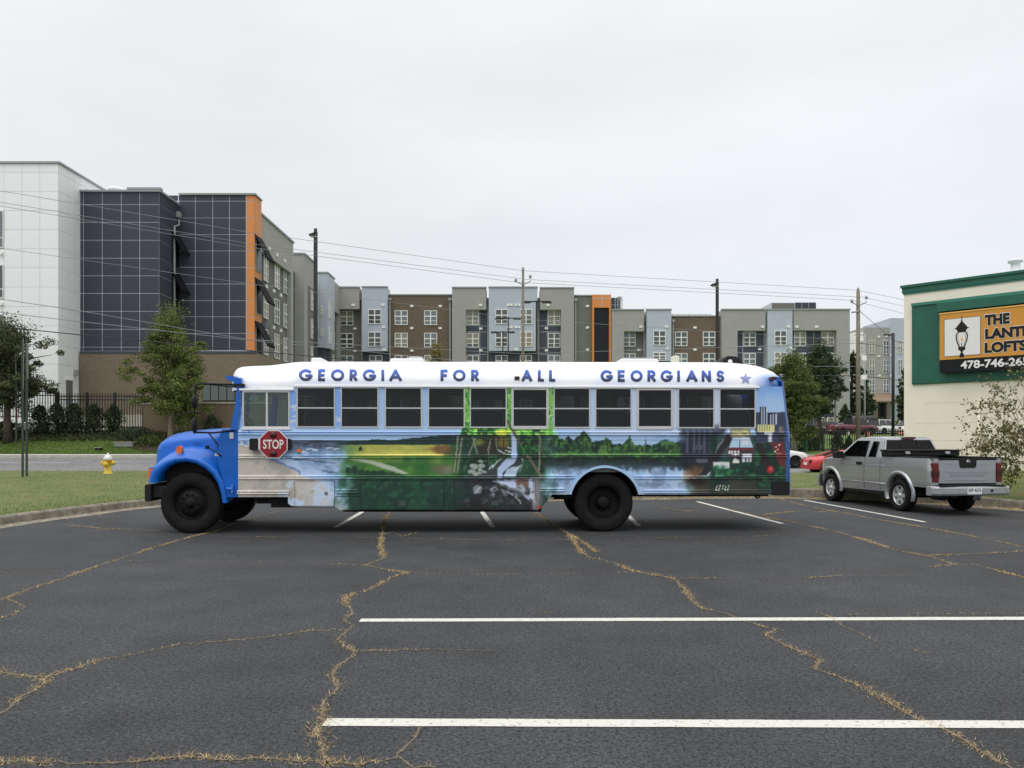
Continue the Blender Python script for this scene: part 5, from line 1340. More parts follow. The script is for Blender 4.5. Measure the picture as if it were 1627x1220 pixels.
for k in range(n): MB().box(lerp(p0.x, p1.x, k / n) + .04, lerp(p0.x, p1.x, (k + 1) / n) - .04, 64.70, 64.728, p0.z + .05, p1.z - .05).build('pane', M['green_glass'], o).location = -parent_loc(db)
# downpipe and hopper, dark awnings on the return wall
q = P(271, 360, DY + 1.4)
dp = MB(); ydp = DY + 2.6; xd = x1 + .14
zh = PX(284, 345, xd).z
dp.tube([(xd, ydp + .9, zh), (xd, ydp + .9, zh - .7), (xd, ydp, zh - 1.0), (xd, ydp, zbk + .2)], .09, 6).cbox((xd, ydp + .9, zh + .2), .3, .5, .5)
dp.build('downpipe', M['downpipe'], db, world=True)
for ya in (378, 441):
    za = P(280, ya, DY2 - 1).z; y0_ = DY2 - 1.6; 
    MB().add([(x1 + .05, y0_, za + .5), (x1 + .05, DY2 - .1, za + .5), (x1 + 1.0, DY2 - .1, za - 1.2), (x1 + 1.0, y0_, za - 1.2), (x1 + .95, DY2 - .1, za - 1.35), (x1 + .95, y0_, za - 1.35), (x1 + .05, y0_, za + .3), (x1 + .05, DY2 - .1, za + .3)],
             [(0, 1, 2, 3), (3, 2, 4, 5), (5, 4, 7, 6), (0, 3, 5, 6), (1, 7, 4, 2)]).build('awning', M['awning'], db, world=True)
    MB().box(x1 + .05, x1 + .08, y0_ + .1, DY2 - .2, za - 2.4, za - .2).build('window', M['black_glass'], db, world=True)

# ---- low brick wall in front of it
lw = thing('garden_wall', P(300, 690, 57) * 1, 'low brown brick wall with a pier between the iron fence and the bus', 'wall')
lw.location.z = 1.9
x0_, xm_, x1_ = P(228, 660, 57.4).x, P(249, 660, 57.0).x, P(430, 660, 57).x; zl = P(300, 641, 57).z
wbox(lw, 'pier', 'wallbrick', x0_, xm_, 57.35, 58.2, 1.2, zl - .03); wbox(lw, 'wall', 'wallbrick', xm_, x1_, 57.0, 57.4, 1.2, zl)
wbox(lw, 'pier', 'basebrick', P(281, 660, 57).x, P(284, 660, 57).x, 56.93, 56.995, 1.2, zl)
wbox(lw, 'coping', 'concrete_far', xm_ - .03, x1_, 56.93, 57.47, zl, zl + .09); wbox(lw, 'coping', 'joint_dark', x0_ - .05, xm_ - .035, 57.3, 58.25, zl - .03, zl + .04)

# ---- apartment wing receding on the left
XR = -23.05
yA, yB = PX(415, 500, XR).y, PX(466, 500, XR).y
aw = thing('apartment_wing', (XR, yA, 2), 'grey apartment wing receding behind the orange corner, white windows in three rows', 'building')
ztw = PX(440, 363.5, XR).z
wbox(aw, 'wall', 'darkgrey_siding', XR - 10, XR - .45, yA - 1.5, yB, 1.5, ztw - 1)
wbox(aw, 'parapet_block', 'taupe', XR - 10, XR, yA - 1.4, yB, PX(440, 417, XR).z, ztw)
wbox(aw, 'wall_strip', 'taupe', XR - 9, XR, yB - .9, yB - .001, 1.5, PX(440, 417, XR).z - .001)
wbox(aw, 'coping', 'coping', XR - 10, XR + .12, yA - 1.4, yB + .1, ztw, ztw + .18)
d0 = PX(417.5, 500, XR).y; d1 = PX(429, 500, XR).y
wbox(aw, 'blue_strip', 'navy', XR - .445, XR - .40, d0 - 1, d1, 1.5, PX(440, 417, XR).z - .01)
XWn = XR - .40
for (pa, pb) in ((418.5, 425), (436, 443), (450.5, 457)):
    ya_, yb_ = PX(pa, 500, XWn).y, PX(pb, 500, XWn).y
    for (t, b) in ((419, 458), (476, 514.5), (532, 570), (588, 626)):
        z1_, z0_ = PX(439.5, t, XWn).z, PX(439.5, b, XWn).z
        win(aw, (XWn + .02, ya_, z0_), (0, 1), yb_ - ya_, z1_ - z0_)
for px_, row in ((428, 395), (440, 405), (452, 414), (435, 462), (446, 469), (423, 455), (435, 520), (446, 525)):
    q = PX(px_, row, XR); MB().cbox((XR + .03, q.y, q.z), .10, .5, .3).build('vent_cover', M['vent'], aw, world=True)
# second block, then the blue-grey one
y2 = 90.0; xl, xr2 = P(466, 500, y2).x, P(483.5, 500, y2).x; z2 = P(475, 404, y2).z
y3 = PX(503, 500, xr2).y
wbox(aw, 'stair_block', 'taupe', xl - 8, xr2, y2, y3, 1.5, z2); wbox(aw, 'coping', 'coping', xl - 8, xr2 + .1, y2 - .1, y3, z2, z2 + .18)
rec = PX(489, 500, xr2).y
wbox(aw, 'recess_wall', 'darkgrey_siding', xr2 + .001, xr2 + .05, rec, y3, 1.5, PX(495, 458, xr2).z)
for (t, b) in ((463, 494), (508, 538), (552, 582)):
    ya_, yb_ = PX(494, 500, xr2 + .06).y, PX(498.2, 500, xr2 + .06).y; win(aw, (xr2 + .06, ya_, PX(496, b, xr2).z), (0, 1), yb_ - ya_, PX(496, t, xr2).z - PX(496, b, xr2).z)
wbox(aw, 'link_wall', 'green_glass', XR - 8, XR - 1.4, yB + .01, y2 - .01, 1.5, z2 - 2.0)
MB().tube([(XR - .4, yB + .5, 1.5), (XR - .4, yB + .5, z2 - 1.8)], .14, 6).cbox((XR - .4, yB + .5, z2 - 1.6), .5, .5, .6).build('downpipe', M['bluegrey'], aw, world=True)
y4 = 100.6; xb0, xb1 = P(505, 500, y4).x, P(520.5, 500, y4).x; z4 = P(512, 434, y4).z
wbox(aw, 'wall', 'darkgrey_siding', xl - 8, xb0 - .3, y3 + .01, 111, 1.5, z4 - 1)
wbox(aw, 'blue_block', 'bluegrey', xb0 - 4, xb1, y4, 104.5, P(512, 552, y4).z, z4); wbox(aw, 'blue_block_base', 'navy', xb0 - 4, xb1 - .5, y4 + .3, 104.5, 1.5, P(512, 552, y4).z - .01)
wbox(aw, 'coping', 'coping', xb0 - 4, xb1 + .1, y4 - .1, 104.6, z4, z4 + .18)
xe = xb1 - .3
wbox(aw, 'end_block', 'taupe', xb0 - 4, xe, 104.62, 109.8, PX(527, 491, xe).z, z4 - .02); wbox(aw, 'end_wall', 'darkgrey_siding', xb0 - 4, xe - .4, 104.62, 109.8, 1.5, PX(527, 491, xe).z - .01)
wbox(aw, 'wall_strip', 'taupe', xb0 - 4, xe, 108.9, 109.8, 1.5, PX(527, 491, xe).z - .01)
for (t, b) in ((478, 505), (519, 545), (557, 580)):
    for (X_, pa, pb) in ((xb1 + .03, 523, 526), (xe - .37, 528.3, 531)):
        ya_, yb_ = PX(pa, 500, X_).y, PX(pb, 500, X_).y; tt, bb_ = (t + 6, b + 4) if pa > 527 else (t, b)
        if X_ > xe and t > 550: continue
        win(aw, (X_, ya_, PX(pa, bb_, X_).z), (0, 1), yb_ - ya_, PX(pa, tt, X_).z - PX(pa, bb_, X_).z)
for px_ in (508.5,):
    for (t, b) in ((487, 500), (521, 534)):
        q = P(px_, b, y4); win(aw, (q.x, y4 - .02, q.z), EX, 4.5 * y4 / F, 13 * y4 / F)

# ---- apartment building across the back
BY = 110.0
ab = thing('apartment_building', (P(900, 600, BY).x, BY, 2.2), 'long apartment building behind the bus in taupe, brown brick and pale blue bays', 'building')
def X_(px, Y=BY): return P(px, 500, Y).x
def Z_(py, Y=BY): return P(813, py, Y).z
ZG = 2.0
def bay(name, px0, px1, y0, y1, m, out, deep=9.0): return wbox(ab, name, m, X_(px0), X_(px1), BY - out, BY + deep, ZG if y1 is None else Z_(y1), Z_(y0))
def cop(px0, px1, y0, out, m='coping'): wbox(ab, 'coping', m, X_(px0) - .05, X_(px1) + .05, BY - out - .12, BY - out + .5, Z_(y0), Z_(y0) + .16)
def wins(px0, px1, rows, out):
    for (t, b) in rows: win(ab, (X_(px0), BY - out - .045, Z_(b)), EX, X_(px1) - X_(px0), Z_(t) - Z_(b))
R1 = ((494, 517), (529.5, 552.5), (565, 588), (600, 623), (636, 659)); R2 = ((527.5, 550.5), (561.5, 584.5), (597, 620), (632, 655), (663, 684))
# main wall behind the bays
bay('wall', 533, 970, 473, None, 'darkgrey_siding', 0); bay('wall', 970.01, 1343, 505, None, 'darkgrey_siding', 0)
bay('bay_head', 533, 573.5, 459.5, 493, 'taupe', 1.2, 2); bay('bay_pier', 533, 540, 493.01, None, 'taupe', 1.2, -.01); cop(533, 573.5, 459.5, 1.2); wins(541, 561.5, R1, 0)
bay('blue_bay', 578, 618, 459.5, 559.5, 'bluegrey', 1.4, 1); bay('blue_bay_base', 578, 618, 559.51, None, 'navy', .6, -.01); cop(578, 618, 459.5, 1.4); wins(588, 608.5, R1[:2], 1.4); wins(588, 608.5, R1[2:], .6)
bay('brick_bay', 618.3, 719, 470, None, 'brownbrick', .4, 2); cop(618.3, 719, 470, .4); wins(628, 648.5, R1, .4); wins(674.5, 695, R1, .4)
bay('bay_head', 719.3, 773, 460, 494, 'taupe', 1.2, 2); bay('bay_pier', 719.3, 741, 494.01, None, 'taupe', 1.2, -.01); cop(719.3, 773, 460, 1.2); bay('navy_infill', 741.01, 773, 494.01, None, 'navy', .3, -.01); wins(741.5, 761, R1, .3)
bay('blue_bay', 777, 853.5, 460, 559, 'bluegrey', 1.4, 1); bay('blue_bay_base', 777, 853.5, 559.01, None, 'navy', .6, -.01); cop(777, 853.5, 460, 1.4)
for a_, b_ in ((787.5, 807), (826, 845)): wins(a_, b_, R1[:2], 1.4); wins(a_, b_, R1[2:], .6)
bay('bay_head', 857.5, 911, 460.5, 494, 'taupe', 1.2, 2); bay('bay_pier', 890.5, 911, 494.01, None, 'taupe', 1.2, -.01); cop(857.5, 911, 460.5, 1.2); bay('navy_infill', 857.5, 890.49, 494.01, None, 'navy', .3, -.01); wins(870.5, 890, R1, .3)
bay('olive_bay', 911.3, 940, 471, None, 'olive_siding', .4, 2); cop(911.3, 940, 471, .4)
bay('orange_portal_head', 940, 969.5, 470, 490.5, 'orange', 1.0, 2); bay('orange_portal_side', 940, 942.6, 490.51, None, 'orange', 1.0, 1); bay('orange_portal_side', 966.6, 969.5, 490.51, None, 'orange', 1.0, 1); bay('black_glass_wall', 942.61, 966.59, 490.51, None, 'black_glass', .4, 1)
for yy in (476.5,): wbox(ab, 'panel_joint', 'joint_light', X_(940), X_(969.5), BY - 1.02, BY - 1.001, Z_(yy), Z_(yy) + .05)
wbox(ab, 'panel_joint', 'joint_light', X_(954.6), X_(955.2), BY - 1.03, BY - 1.001, Z_(490), Z_(470.5))
for k in range(2): clad(ab, (X_(971), BY + 3, 0), EX, [0, 11 * BY / F, 20 * BY / F], [P(980, y_, BY + 3).z for y_ in (495, 484, 472.5)], 'dark_panel', .06); break
wbox(ab, 'penthouse', 'joint_light', X_(970), X_(991), BY + 3.02, BY + 8, Z_(500), P(980, 472.5, BY + 3).z - .02)
lad = MB()
for px_ in (985, 987.5, 990, 992.5): lad.box(X_(px_) - .05, X_(px_) + .05, BY + 2.6, BY + 2.7, Z_(495), Z_(467))
for yy in (467, 471, 489): lad.box(X_(985), X_(992.5), BY + 2.58, BY + 2.72, Z_(yy), Z_(yy) + .1)
lad.build('roof_ladder', M['downpipe'], ab, world=True)
bay('bay_head', 970.3, 1021, 495, 528, 'taupe', 1.2, 2); bay('bay_pier', 970.3, 989.5, 528.01, None, 'taupe', 1.2, -.01); cop(970.3, 1021, 495, 1.2); wins(990, 1009.5, R2, 0)
bay('blue_bay', 1025, 1063.5, 495, 575, 'bluegrey', 1.4, 1); bay('blue_bay_base', 1025, 1063.5, 575.01, None, 'navy', .6, -.01); cop(1025, 1063.5, 495, 1.4); wins(1035, 1054.5, R2[:1], 1.4); wins(1035, 1054.5, ((562, 574.5),), 1.4)
bay('brick_bay', 1063.8, 1143, 503.5, None, 'brownbrick', .4, 2); cop(1063.8, 1143, 503.5, .4); wins(1071.5, 1091, R2, .4); wins(1115.5, 1135, R2, .4)
bay('bay_head', 1143.3, 1212, 494.5, 527, 'taupe', 1.2, 2); bay('bay_pier', 1143.3, 1168, 527.01, None, 'taupe', 1.2, -.01); cop(1143.3, 1212, 494.5, 1.2); bay('navy_infill', 1168.01, 1212, 527.01, None, 'navy', .3, -.01); wins(1180, 1199.5, R2, .3)
bay('blue_bay', 1214.5, 1253.5, 495, 600, 'bluegrey', 1.4, 1); bay('blue_bay_base', 1214.5, 1253.5, 600.01, None, 'navy', .6, -.01); cop(1214.5, 1253.5, 495, 1.4); wins(1225, 1244, R2[:2], 1.4); wins(1225, 1244, R2[2:], .6)
bay('bay_head', 1256, 1344.5, 494.5, 526.5, 'taupe', 1.2, 2); bay('bay_pier', 1323.5, 1344.5, 526.51, None, 'taupe', 1.2, -.01); cop(1256, 1344.5, 494.5, 1.2); bay('navy_infill', 1256, 1323.49, 526.51, None, 'navy', .3, -.01); wins(1260, 1279, R2, .3); wins(1303.5, 1323, R2, .3)
wbox(ab, 'end_wall', 'taupe', X_(1343.01), X_(1344.4), BY, BY + 14, ZG, Z_(496))
for (xa_, xb_, rows) in ((741.5, 773, (518.5, 528, 553.5, 563.5)), (857.5, 890, (518.5, 528, 553.5, 563.5)), (1168, 1212, (551, 561)), (1256, 1323, (551, 561))):
    for yy in rows: wbox(ab, 'panel_joint', 'joint_light', X_(xa_), X_(xb_), BY - .325, BY - .301, Z_(yy), Z_(yy) + .05)
    xm_ = {741.5: 762.5, 857.5: 869.5, 1168: 1179, 1256: 1291.5}[xa_]
    wbox(ab, 'panel_joint', 'joint_light', X_(xm_) - .03, X_(xm_) + .03, BY - .33, BY - .302, ZG, Z_(495 if xa_ < 1000 else 528))
# penthouse with corner cladding, rails on the roof
wbox(ab, 'penthouse', 'joint_light', X_(1226, BY + 10), X_(1297, BY + 10), BY + 10.02, BY + 16, Z_(500), P(1280, 480.5, BY + 10).z - .02)
clad(ab, (X_(1263, BY + 10), BY + 10, 0), EX, [0, 11 * .0945, 22 * .0945, 33.5 * .0945], [P(1280, 500, BY + 10).z, P(1280, 480, BY + 10).z], 'dark_panel', .05)
clad(ab, (X_(1226, BY + 10), BY + 10, 0), EX, [0, 36.5 * .0945], [P(1280, 500, BY + 10).z, P(1280, 481, BY + 10).z], 'darkgrey_siding', .05)
rl_ = MB()
for px_ in range(1066, 1139, 9): rl_.box(X_(px_) - .03, X_(px_) + .03, BY + 2.9, BY + 2.96, Z_(505), Z_(494))
for yy in (494.5, 499): rl_.box(X_(1066), X_(1138), BY + 2.9, BY + 2.96, Z_(yy), Z_(yy) + .06)
rl_.build('roof_railing', M['downpipe'], ab, world=True)
# downpipes and vent covers
for px_, y0 in ((575.6, 478), (621, 479), (715.5, 479), (775, 478), (855.6, 478), (914, 480), (1023, 513), (1068, 513), (1213, 512), (1254.8, 512)):
    o_ = .6 if px_ not in (575.6, 775, 855.6, 1023, 1213, 1254.8) else .1
    MB().box(X_(px_) - .10, X_(px_) + .10, BY - o_ - .2, BY - o_, ZG, Z_(y0)).box(X_(px_) - .22, X_(px_) + .22, BY - o_ - .4, BY - o_ - .002, Z_(y0), Z_(y0) + .35).build('downpipe', M['downpipe'], ab, world=True)
vm = MB().box(-.22, .22, -.10, 0, -.14, .14).mesh('vent_cover', M['vent'])
for px_, py_, o_ in ((564, 487, 1.2), (564, 522, 0), (564, 557.5, 0), (611, 487, 1.4), (612, 522, 1.4), (613, 557.5, 1.4), (655, 487, .4), (655, 522, .4), (655, 557.5, .4), (700, 487, .4), (700, 522, .4), (764, 487, 1.2), (764, 522.5, .3), (764, 557, .3), (808, 487, 1.4), (812, 487, 1.4), (820, 487, 1.4), (824, 487, 1.4), (808, 522, 1.4), (812, 522, 1.4), (820, 522, 1.4), (824, 522, 1.4), (820, 557, 1.4),
                     (868, 522, .3), (868, 557, .3), (870, 487, 1.2), (933, 487, .4), (933, 521, .4), (933, 556, .4), (1016, 521, 1.2), (1015, 556, 0), (1056, 521, 1.4), (1057, 556, 1.4), (1103, 521, .4), (1103, 556, .4), (1207, 521, 1.2), (1206, 555, .3), (1247, 521, 1.4), (1250, 555, 1.4), (1261, 521, 1.2), (1292, 521, 1.2), (1260, 555, .3)):
    link('vent_cover', vm, ab, loc=Vector((X_(px_), BY - o_ - .001, Z_(py_))) - ab.location)

# ---- far apartment block at the right
RY = 135.0
rb = thing('apartment_block', (P(1405, 600, RY).x, RY, 2.6), 'taupe and pale blue apartment block with a tan porch roof behind the parked cars', 'building')
xr_ = lambda px: P(px, 500, RY).x; zr_ = lambda py: P(813, py, RY).z
rbx = lambda n, m, px0, px1, y0, y1, out, deep=10: wbox(rb, n, m, xr_(px0), xr_(px1), RY - out, RY + deep, 2.2 if y1 is None else zr_(y1), zr_(y0))
rbx('wall', 'taupe', 1372, 1412.5, 520, None, 0); rbx('blue_bay', 'bluegrey', 1412.6, 1480, 506, None, .5); rbx('wall', 'white_panel', 1355, 1371.9, 528, 640, 0, 2)
for a_, b_ in ((1380.5, 1389.5), (1403, 1413 - .6), (1424, 1431)):
    for (t, b) in ((541, 562), (572, 593), (603, 624)): win(rb, (xr_(a_), RY - (.56 if a_ > 1415 else .06), zr_(b)), EX, xr_(b_) - xr_(a_), zr_(t) - zr_(b))
for a_ in (1367, 1369.5):
    for (t, b) in ((541, 562), (572, 593), (603, 624)): win(rb, (xr_(a_), RY - .06, zr_(b)), EX, xr_(a_ + 4) - xr_(a_), zr_(t) - zr_(b)) if a_ == 1367 else None
pr = MB(); pr.add([(xr_(1376), RY - 3.5, zr_(638)), (xr_(1418), RY - 3.5, zr_(638)), (xr_(1418), RY - .02, zr_(624.5)), (xr_(1376), RY - .02, zr_(624.5)), (xr_(1376), RY - 3.5, zr_(640)), (xr_(1418), RY - 3.5, zr_(640)), (xr_(1418), RY - .02, zr_(640)), (xr_(1376), RY - .02, zr_(640))],
           [(0, 1, 2, 3), (4, 7, 6, 5), (0, 4, 5, 1), (1, 5, 6, 2), (0, 3, 7, 4)])
for k in range(9): 
    xx = lerp(xr_(1376), xr_(1418), k / 8); pr.add([(xx - .05, RY - 3.5, zr_(638) + .02), (xx + .05, RY - 3.5, zr_(638) + .02), (xx + .05, RY - .05, zr_(624.5) + .08), (xx - .05, RY - .05, zr_(624.5) + .08)], [(0, 1, 2, 3)])
pr.build('porch_roof', mat('tan_metal_roof', alb(138, 118, 100), .6), rb, world=True)
for px_ in (1378, 1397, 1415): wbox(rb, 'porch_post', 'brownbrick', xr_(px_) - .25, xr_(px_) + .25, RY - 3.4, RY - 3.0, 2.2, zr_(640))
wbox(rb, 'entrance', 'black_glass', xr_(1384), xr_(1412), RY - .1, RY - .02, 2.2, zr_(641))
wbox(rb, 'door', 'green_glass', xr_(1385), xr_(1389), RY - .2, RY - .101, 2.2, zr_(643))
for px_, py_ in ((1396, 535), (1408, 534), (1396, 566), (1414, 565), (1397, 597), (1414, 597)): link('vent_cover', vm, rb, loc=Vector((xr_(px_), RY - .51 if px_ > 1412 else RY - .01, zr_(py_))) - rb.location)

# ---- cream building at the right with its sign
C0 = Vector((12.85, 26.2, .5)); CA = math.atan2(-2.47, 2.35)
M['cream'] = mat('cream_painted_brick', alb(236, 229, 212), .8, var=.035, vscale=2.5, detail=8, bump=.25, bscale=14)
M['green_paint'] = mat('green_paint', alb(24, 92, 74), .55, var=.12, vscale=2.5)
M['green_light'] = mat('green_trim', alb(52, 124, 104), .5)
cb = thing('cream_building', C0, 'cream painted building with a dark green parapet band at the right edge', 'building', rz=CA)
uc, us = math.cos(CA), math.sin(CA)
def W(px, py, out=0.0):
    a, b, c = ray(px, py)
    # plane: local y = -out
    ox, oy = C0.x + us * out, C0.y - uc * out
    t = (-us * ox + uc * oy) / (-us * a + uc * b)
    return ((a * t - C0.x) * uc + (b * t - C0.y) * us, HC + c * t - C0.z)
zt = W(1436, 455)[1]; zbn = W(1436, 466.3)[1]
MB().box(0, 15, 0, 12, -1.0, zbn).build('wall', M['cream'], cb)
MB().box(-.05, 15, -.05, 12, zbn, zt - .06).box(-.09, 15, -.09, .35, zt - .06, zt + .02).build('parapet_band', M['green_paint'], cb)
MB().box(-.02, 15, -.03, .0, zbn - .05, zbn - .005).build('band_trim', M['green_light'], cb)
# painted courses of block showing as thin lines darker than the wall
for py in (640, 672, 700, 722): 
    z = W(1500, py)[1]; MB().box(.3 + (py % 7) * .1, 3.2, -.004, -.0005, z, z + .012).build('mortar_line', mat('beige_mortar', alb(212, 204, 186), .9), cb)
xv, zv = W(1609, 428, -.6)
va = MB().lathe([(.0, .50), (.20, .50), (.21, .40), (.15, .38), (.13, .36), (.13, .10), (.17, .09), (.18, 0)], (xv, .9, zt + .05), 'z', 18).box(xv - .32, xv + .5, .6, 1.2, zt - .1, zt + .07).build('roof_ventilator', M['white_plastic'], cb)
a0, a1 = W(1555, 700, .06), W(1557, 690, .06); zb_ = W(1553, 747, .06)[1]
MB().tube([(a0[0], -.06, a0[1] + 1.2), (a0[0], -.06, zb_ + .35), (a0[0] - .03, -.08, zb_ + .12), (a0[0] - .14, -.2, zb_ - .2)], .045, 8).build('downpipe', M['cream'], cb)
# green backing board
p0 = W(1449, 484, .04); p1 = W(1451, 611, .04)
gb_ = thing('sign_backing', C0 + Vector((0, 0, 0)), 'dark green painted board behind the orange sign on the cream wall', 'sign board', rz=CA)
bevel(MB().box(p0[0], 9.0, -.08, -.002, p1[1], p0[1]).build('board', M['green_paint'], gb_), .03)
MB().box(p0[0], 9.0, -.12, -.081, p0[1] - .06, p0[1] + .03).build('trim', M['green_light'], gb_)
MB().box(W(1492, 500, .1)[0], 9.0, -.30, -.082, p0[1] - .36, p0[1] - .09).build('hood', M['green_paint'], gb_)
# the sign
sg = thing('wall_sign', C0, 'orange sign board with a black lamp picture and black lettering on the cream building', 'sign', rz=CA)
OU = .34
q0 = W(1493, 499.5, OU); q1 = W(1494, 572, OU); q2 = W(1494, 592, OU)
MB().box(q0[0], 8.5, -OU, -.31, q1[1], q0[1]).build('board', mat('orange_sign_face', alb(206, 144, 50), .5, var=.04, vscale=3), sg)
MB().box(q0[0] - .01, 8.5, -OU - .02, -.31, q0[1], q0[1] + .035).build('top_edge', mat('pale_orange_edge', alb(236, 184, 96), .5), sg)
MB().box(q0[0], 8.5, -OU - .004, -.31, q2[1], q1[1] - .002).build('number_strip', mat('black_sign_face', alb(26, 27, 30), .6, spec=.2), sg)
MB().box(q0[0] + .05, 8.5, -.31, -.085, q2[1] - .02, q0[1] - .03).build('case', mat('dark_sign_case', (.012, .02, .018), .6), sg)
l0, l1 = W(1501, 566, OU), W(1557.5, 504.5, OU); 
lz0, lz1 = W(1528, 564.5, OU)[1], W(1528, 505.5, OU)[1]
MB().box(l0[0] - .012, l1[0] + .012, -OU - .006, -OU - .001, lz0 - .012, lz1 + .012).build('picture_border', M['black_plastic'], sg)
MB().box(l0[0], l1[0], -OU - .010, -OU - .0061, lz0, lz1).build('picture_ground', M['white_sign'], sg)
lx = W(1528.3, 540, OU)[0]; hh_ = lz1 - lz0; ww = l1[0] - l0[0]
def lamp_poly(pts, name, m, d): return MB().prism([(lx + a * ww, lz0 + b * hh_) for a, b in pts], -OU - .010 - d, -OU - .0101 - d + .004).build(name, m, sg)
blk = M['black_plastic']
sym = lambda r: [(a, b) for a, b in r] + [(-a, b) for a, b in reversed(r) if a > 1e-6]
lamp_poly(sym([(.0, .62), (.10, .62), (.145, .70), (.21, .735), (.155, .755), (.125, .80), (.06, .87), (.02, .91), (.022, .95), (.010, .97), (.008, 1.06), (0, 1.07)]), 'lantern_roof', blk, .002)
for s_ in (-1, 1):
    rib = [(.135, .63), (.175, .55), (.17, .45), (.14, .34), (.085, .22)]
    lamp_poly([(s_ * a, b) for a, b in rib] + [(s_ * (a - .034), b - .0) for a, b in reversed(rib)], 'lantern_rib', blk, .003)
    rib = [(.085, .62), (.118, .52), (.10, .38), (.06, .24)]
    lamp_poly([(s_ * a, b) for a, b in rib] + [(s_ * (a - .010), b) for a, b in reversed(rib)], 'lantern_rib', blk, .0035)
lamp_poly(sym([(0, -.05), (.06, -.05), (.065, .0), (.045, .055), (.02, .075), (.03, .10), (.05, .13), (.10, .15), (.10, .19), (.09, .235), (0, .235)]), 'lantern_base', blk, .002)
lamp_poly([(-.012, .235), (.012, .235), (.010, .345), (-.010, .345)], 'candle', blk, .0025)
lamp_poly([(0, .37), (.026, .40), (.022, .45), (.004, .53), (-.014, .46), (-.024, .41)], 'flame', mat('painted_flame', alb(224, 160, 70), .5), .0025)
def sign_text(txt, px0, px1, pyt, pyb, m, out, name, offs=0.03, clipx=None):
    tm = text_mesh(txt, 1.0, .0006, offs); bb = [v.co.copy() for v in tm.vertices]
    xa, xb, za, zb = min(v.x for v in bb), max(v.x for v in bb), min(v.z for v in bb), max(v.z for v in bb)
    a, b = W(px0, (pyt + pyb) / 2, OU), W(px1, (pyt + pyb) / 2, OU); z1_, z0_ = W(px0, pyt, OU)[1], W(px0, pyb, OU)[1]
    for v in tm.vertices: v.co = (lerp(a[0], b[0], (v.co.x - xa) / (xb - xa)), -OU - out + v.co.y, lerp(z0_, z1_, (v.co.z - za) / (zb - za)))
    tm.materials.append(m); return link(name, tm, sg)
for txt, a, b, t, bt in (('THE', 1564.5, 1604.5, 500.5, 517.5), ('LANTERN', 1565.2, 1670, 522.5, 539), ('LOFTS', 1564.3, 1632, 544.2, 561.2)):
    sign_text(txt, a - .9, b + .9, t - .9, bt + .9, M['white_sign'], .004, 'letter_outline', .075); sign_text(txt, a, b, t, bt, blk, .009, 'lettering', .055)
sign_text('478-746-265', 1526.5, 1635, 573.2, 586.4, M['white_sign'], .010, 'phone_number', .03)
# ------------------------------------------------------------------ the silver pickup
M['silver'] = mat('silver_car_paint', (.42, .435, .455), .27, metal=.65, coat=.5, var=.03, vscale=6)
M['silver_trim'] = mat('dull_silver_bumper', (.38, .39, .405), .4, metal=.5, var=.08, vscale=8)
M['alloy'] = mat('silver_alloy_rim', (.60, .61, .62), .35, metal=.6)
M['rim_dark'] = mat('dark_wheel_centre', (.014, .014, .015), .7)
M['car_black'] = mat('black_car_trim', (.013, .013, .014), .6, spec=.25)
M['plate'] = mat('licence_plate', (.72, .73, .72), .5)
def wheel_part(parent, x, y, z, r, wd, flip, n=6, rimm='alloy', detail=True):
    h = wd / 2
    if ('w', r, wd, n, rimm) not in WC:
        ty = MB().lathe([(r * .62, -h * .7), (r * .66, -h * .95), (r * .80, -h), (r * .93, -h * .94), (r * .99, -h * .7), (r, -h * .4), (r, h * .5), (r * .96, h * .9), (r * .8, h), (r * .6, h * .7)], (0, 0, 0), 'y', 36)
        rm = MB().lathe([(r * .63, -h * .72), (r * .60, -h * .86), (r * .565, -h * .6), (r * .54, h * .1)], (0, 0, 0), 'y', 30)
        rm.lathe([(r * .15, -h * .62), (r * .13, -h * .80), (0, -h * .84)], (0, 0, 0), 'y', 14)
        for k in range(n):
            a = 2 * math.pi * k / n; ca, sa = math.cos(a), math.sin(a)
            for (r0, r1, w0, w1, y0, y1) in ((r * .10, r * .57, r * .13, r * .085, -h * .66, -h * .74),):
                p = [(r0, -w0, y0), (r1, -w1, y1), (r1, w1, y1), (r0, w0, y0), (r0, -w0, y0 + .04), (r1, -w1, y1 + .04), (r1, w1, y1 + .04), (r0, w0, y0 + .04)]
                rm.add([(q[0] * ca - q[1] * sa, q[2], q[0] * sa + q[1] * ca) for q in p], [(0, 3, 2, 1), (4, 5, 6, 7), (0, 1, 5, 4), (1, 2, 6, 5), (2, 3, 7, 6), (3, 0, 4, 7)])
        dk = MB().lathe([(r * .6, h * .1), (0, h * .1)], (0, 0, 0), 'y', 24)
        WC[('w', r, wd, n, rimm)] = (rm.mesh('wheel', M[rimm]), ty.mesh('tyre', M['tyre']), dk.mesh('brake_drum', M['rim_dark']))
    a, b, c = WC[('w', r, wd, n, rimm)]
    o = link('wheel', a, parent, loc=(x, y, z)); link('tyre', b, o); link('brake_drum', c, o)
    if flip: o.rotation_euler = (0, 0, math.pi)
    return o
rl_, fl_ = G(1428, 812), G(1325, 797)
hd = math.atan2(fl_.y - rl_.y, fl_.x - rl_.x)
tl = Vector((math.cos(hd + math.pi / 2), math.sin(hd + math.pi / 2), 0))
TO = rl_ - tl * .84
tk = thing('pickup_truck', TO, 'silver extended cab pickup parked nose in to the kerb by the cream building', 'pickup truck', rz=hd)
WB = 2.90
def ty_(x, z):
    y = .845 - .30 * max(0, z - .95) ** 1.6 - .16 * max(0, .72 - z) ** 1.3
    if x > 2.95: y -= .26 * ((x - 2.95) / .75) ** 2.2
    if x < -.95: y -= .05 * ((-.95 - x) / .2) ** 2
    return y
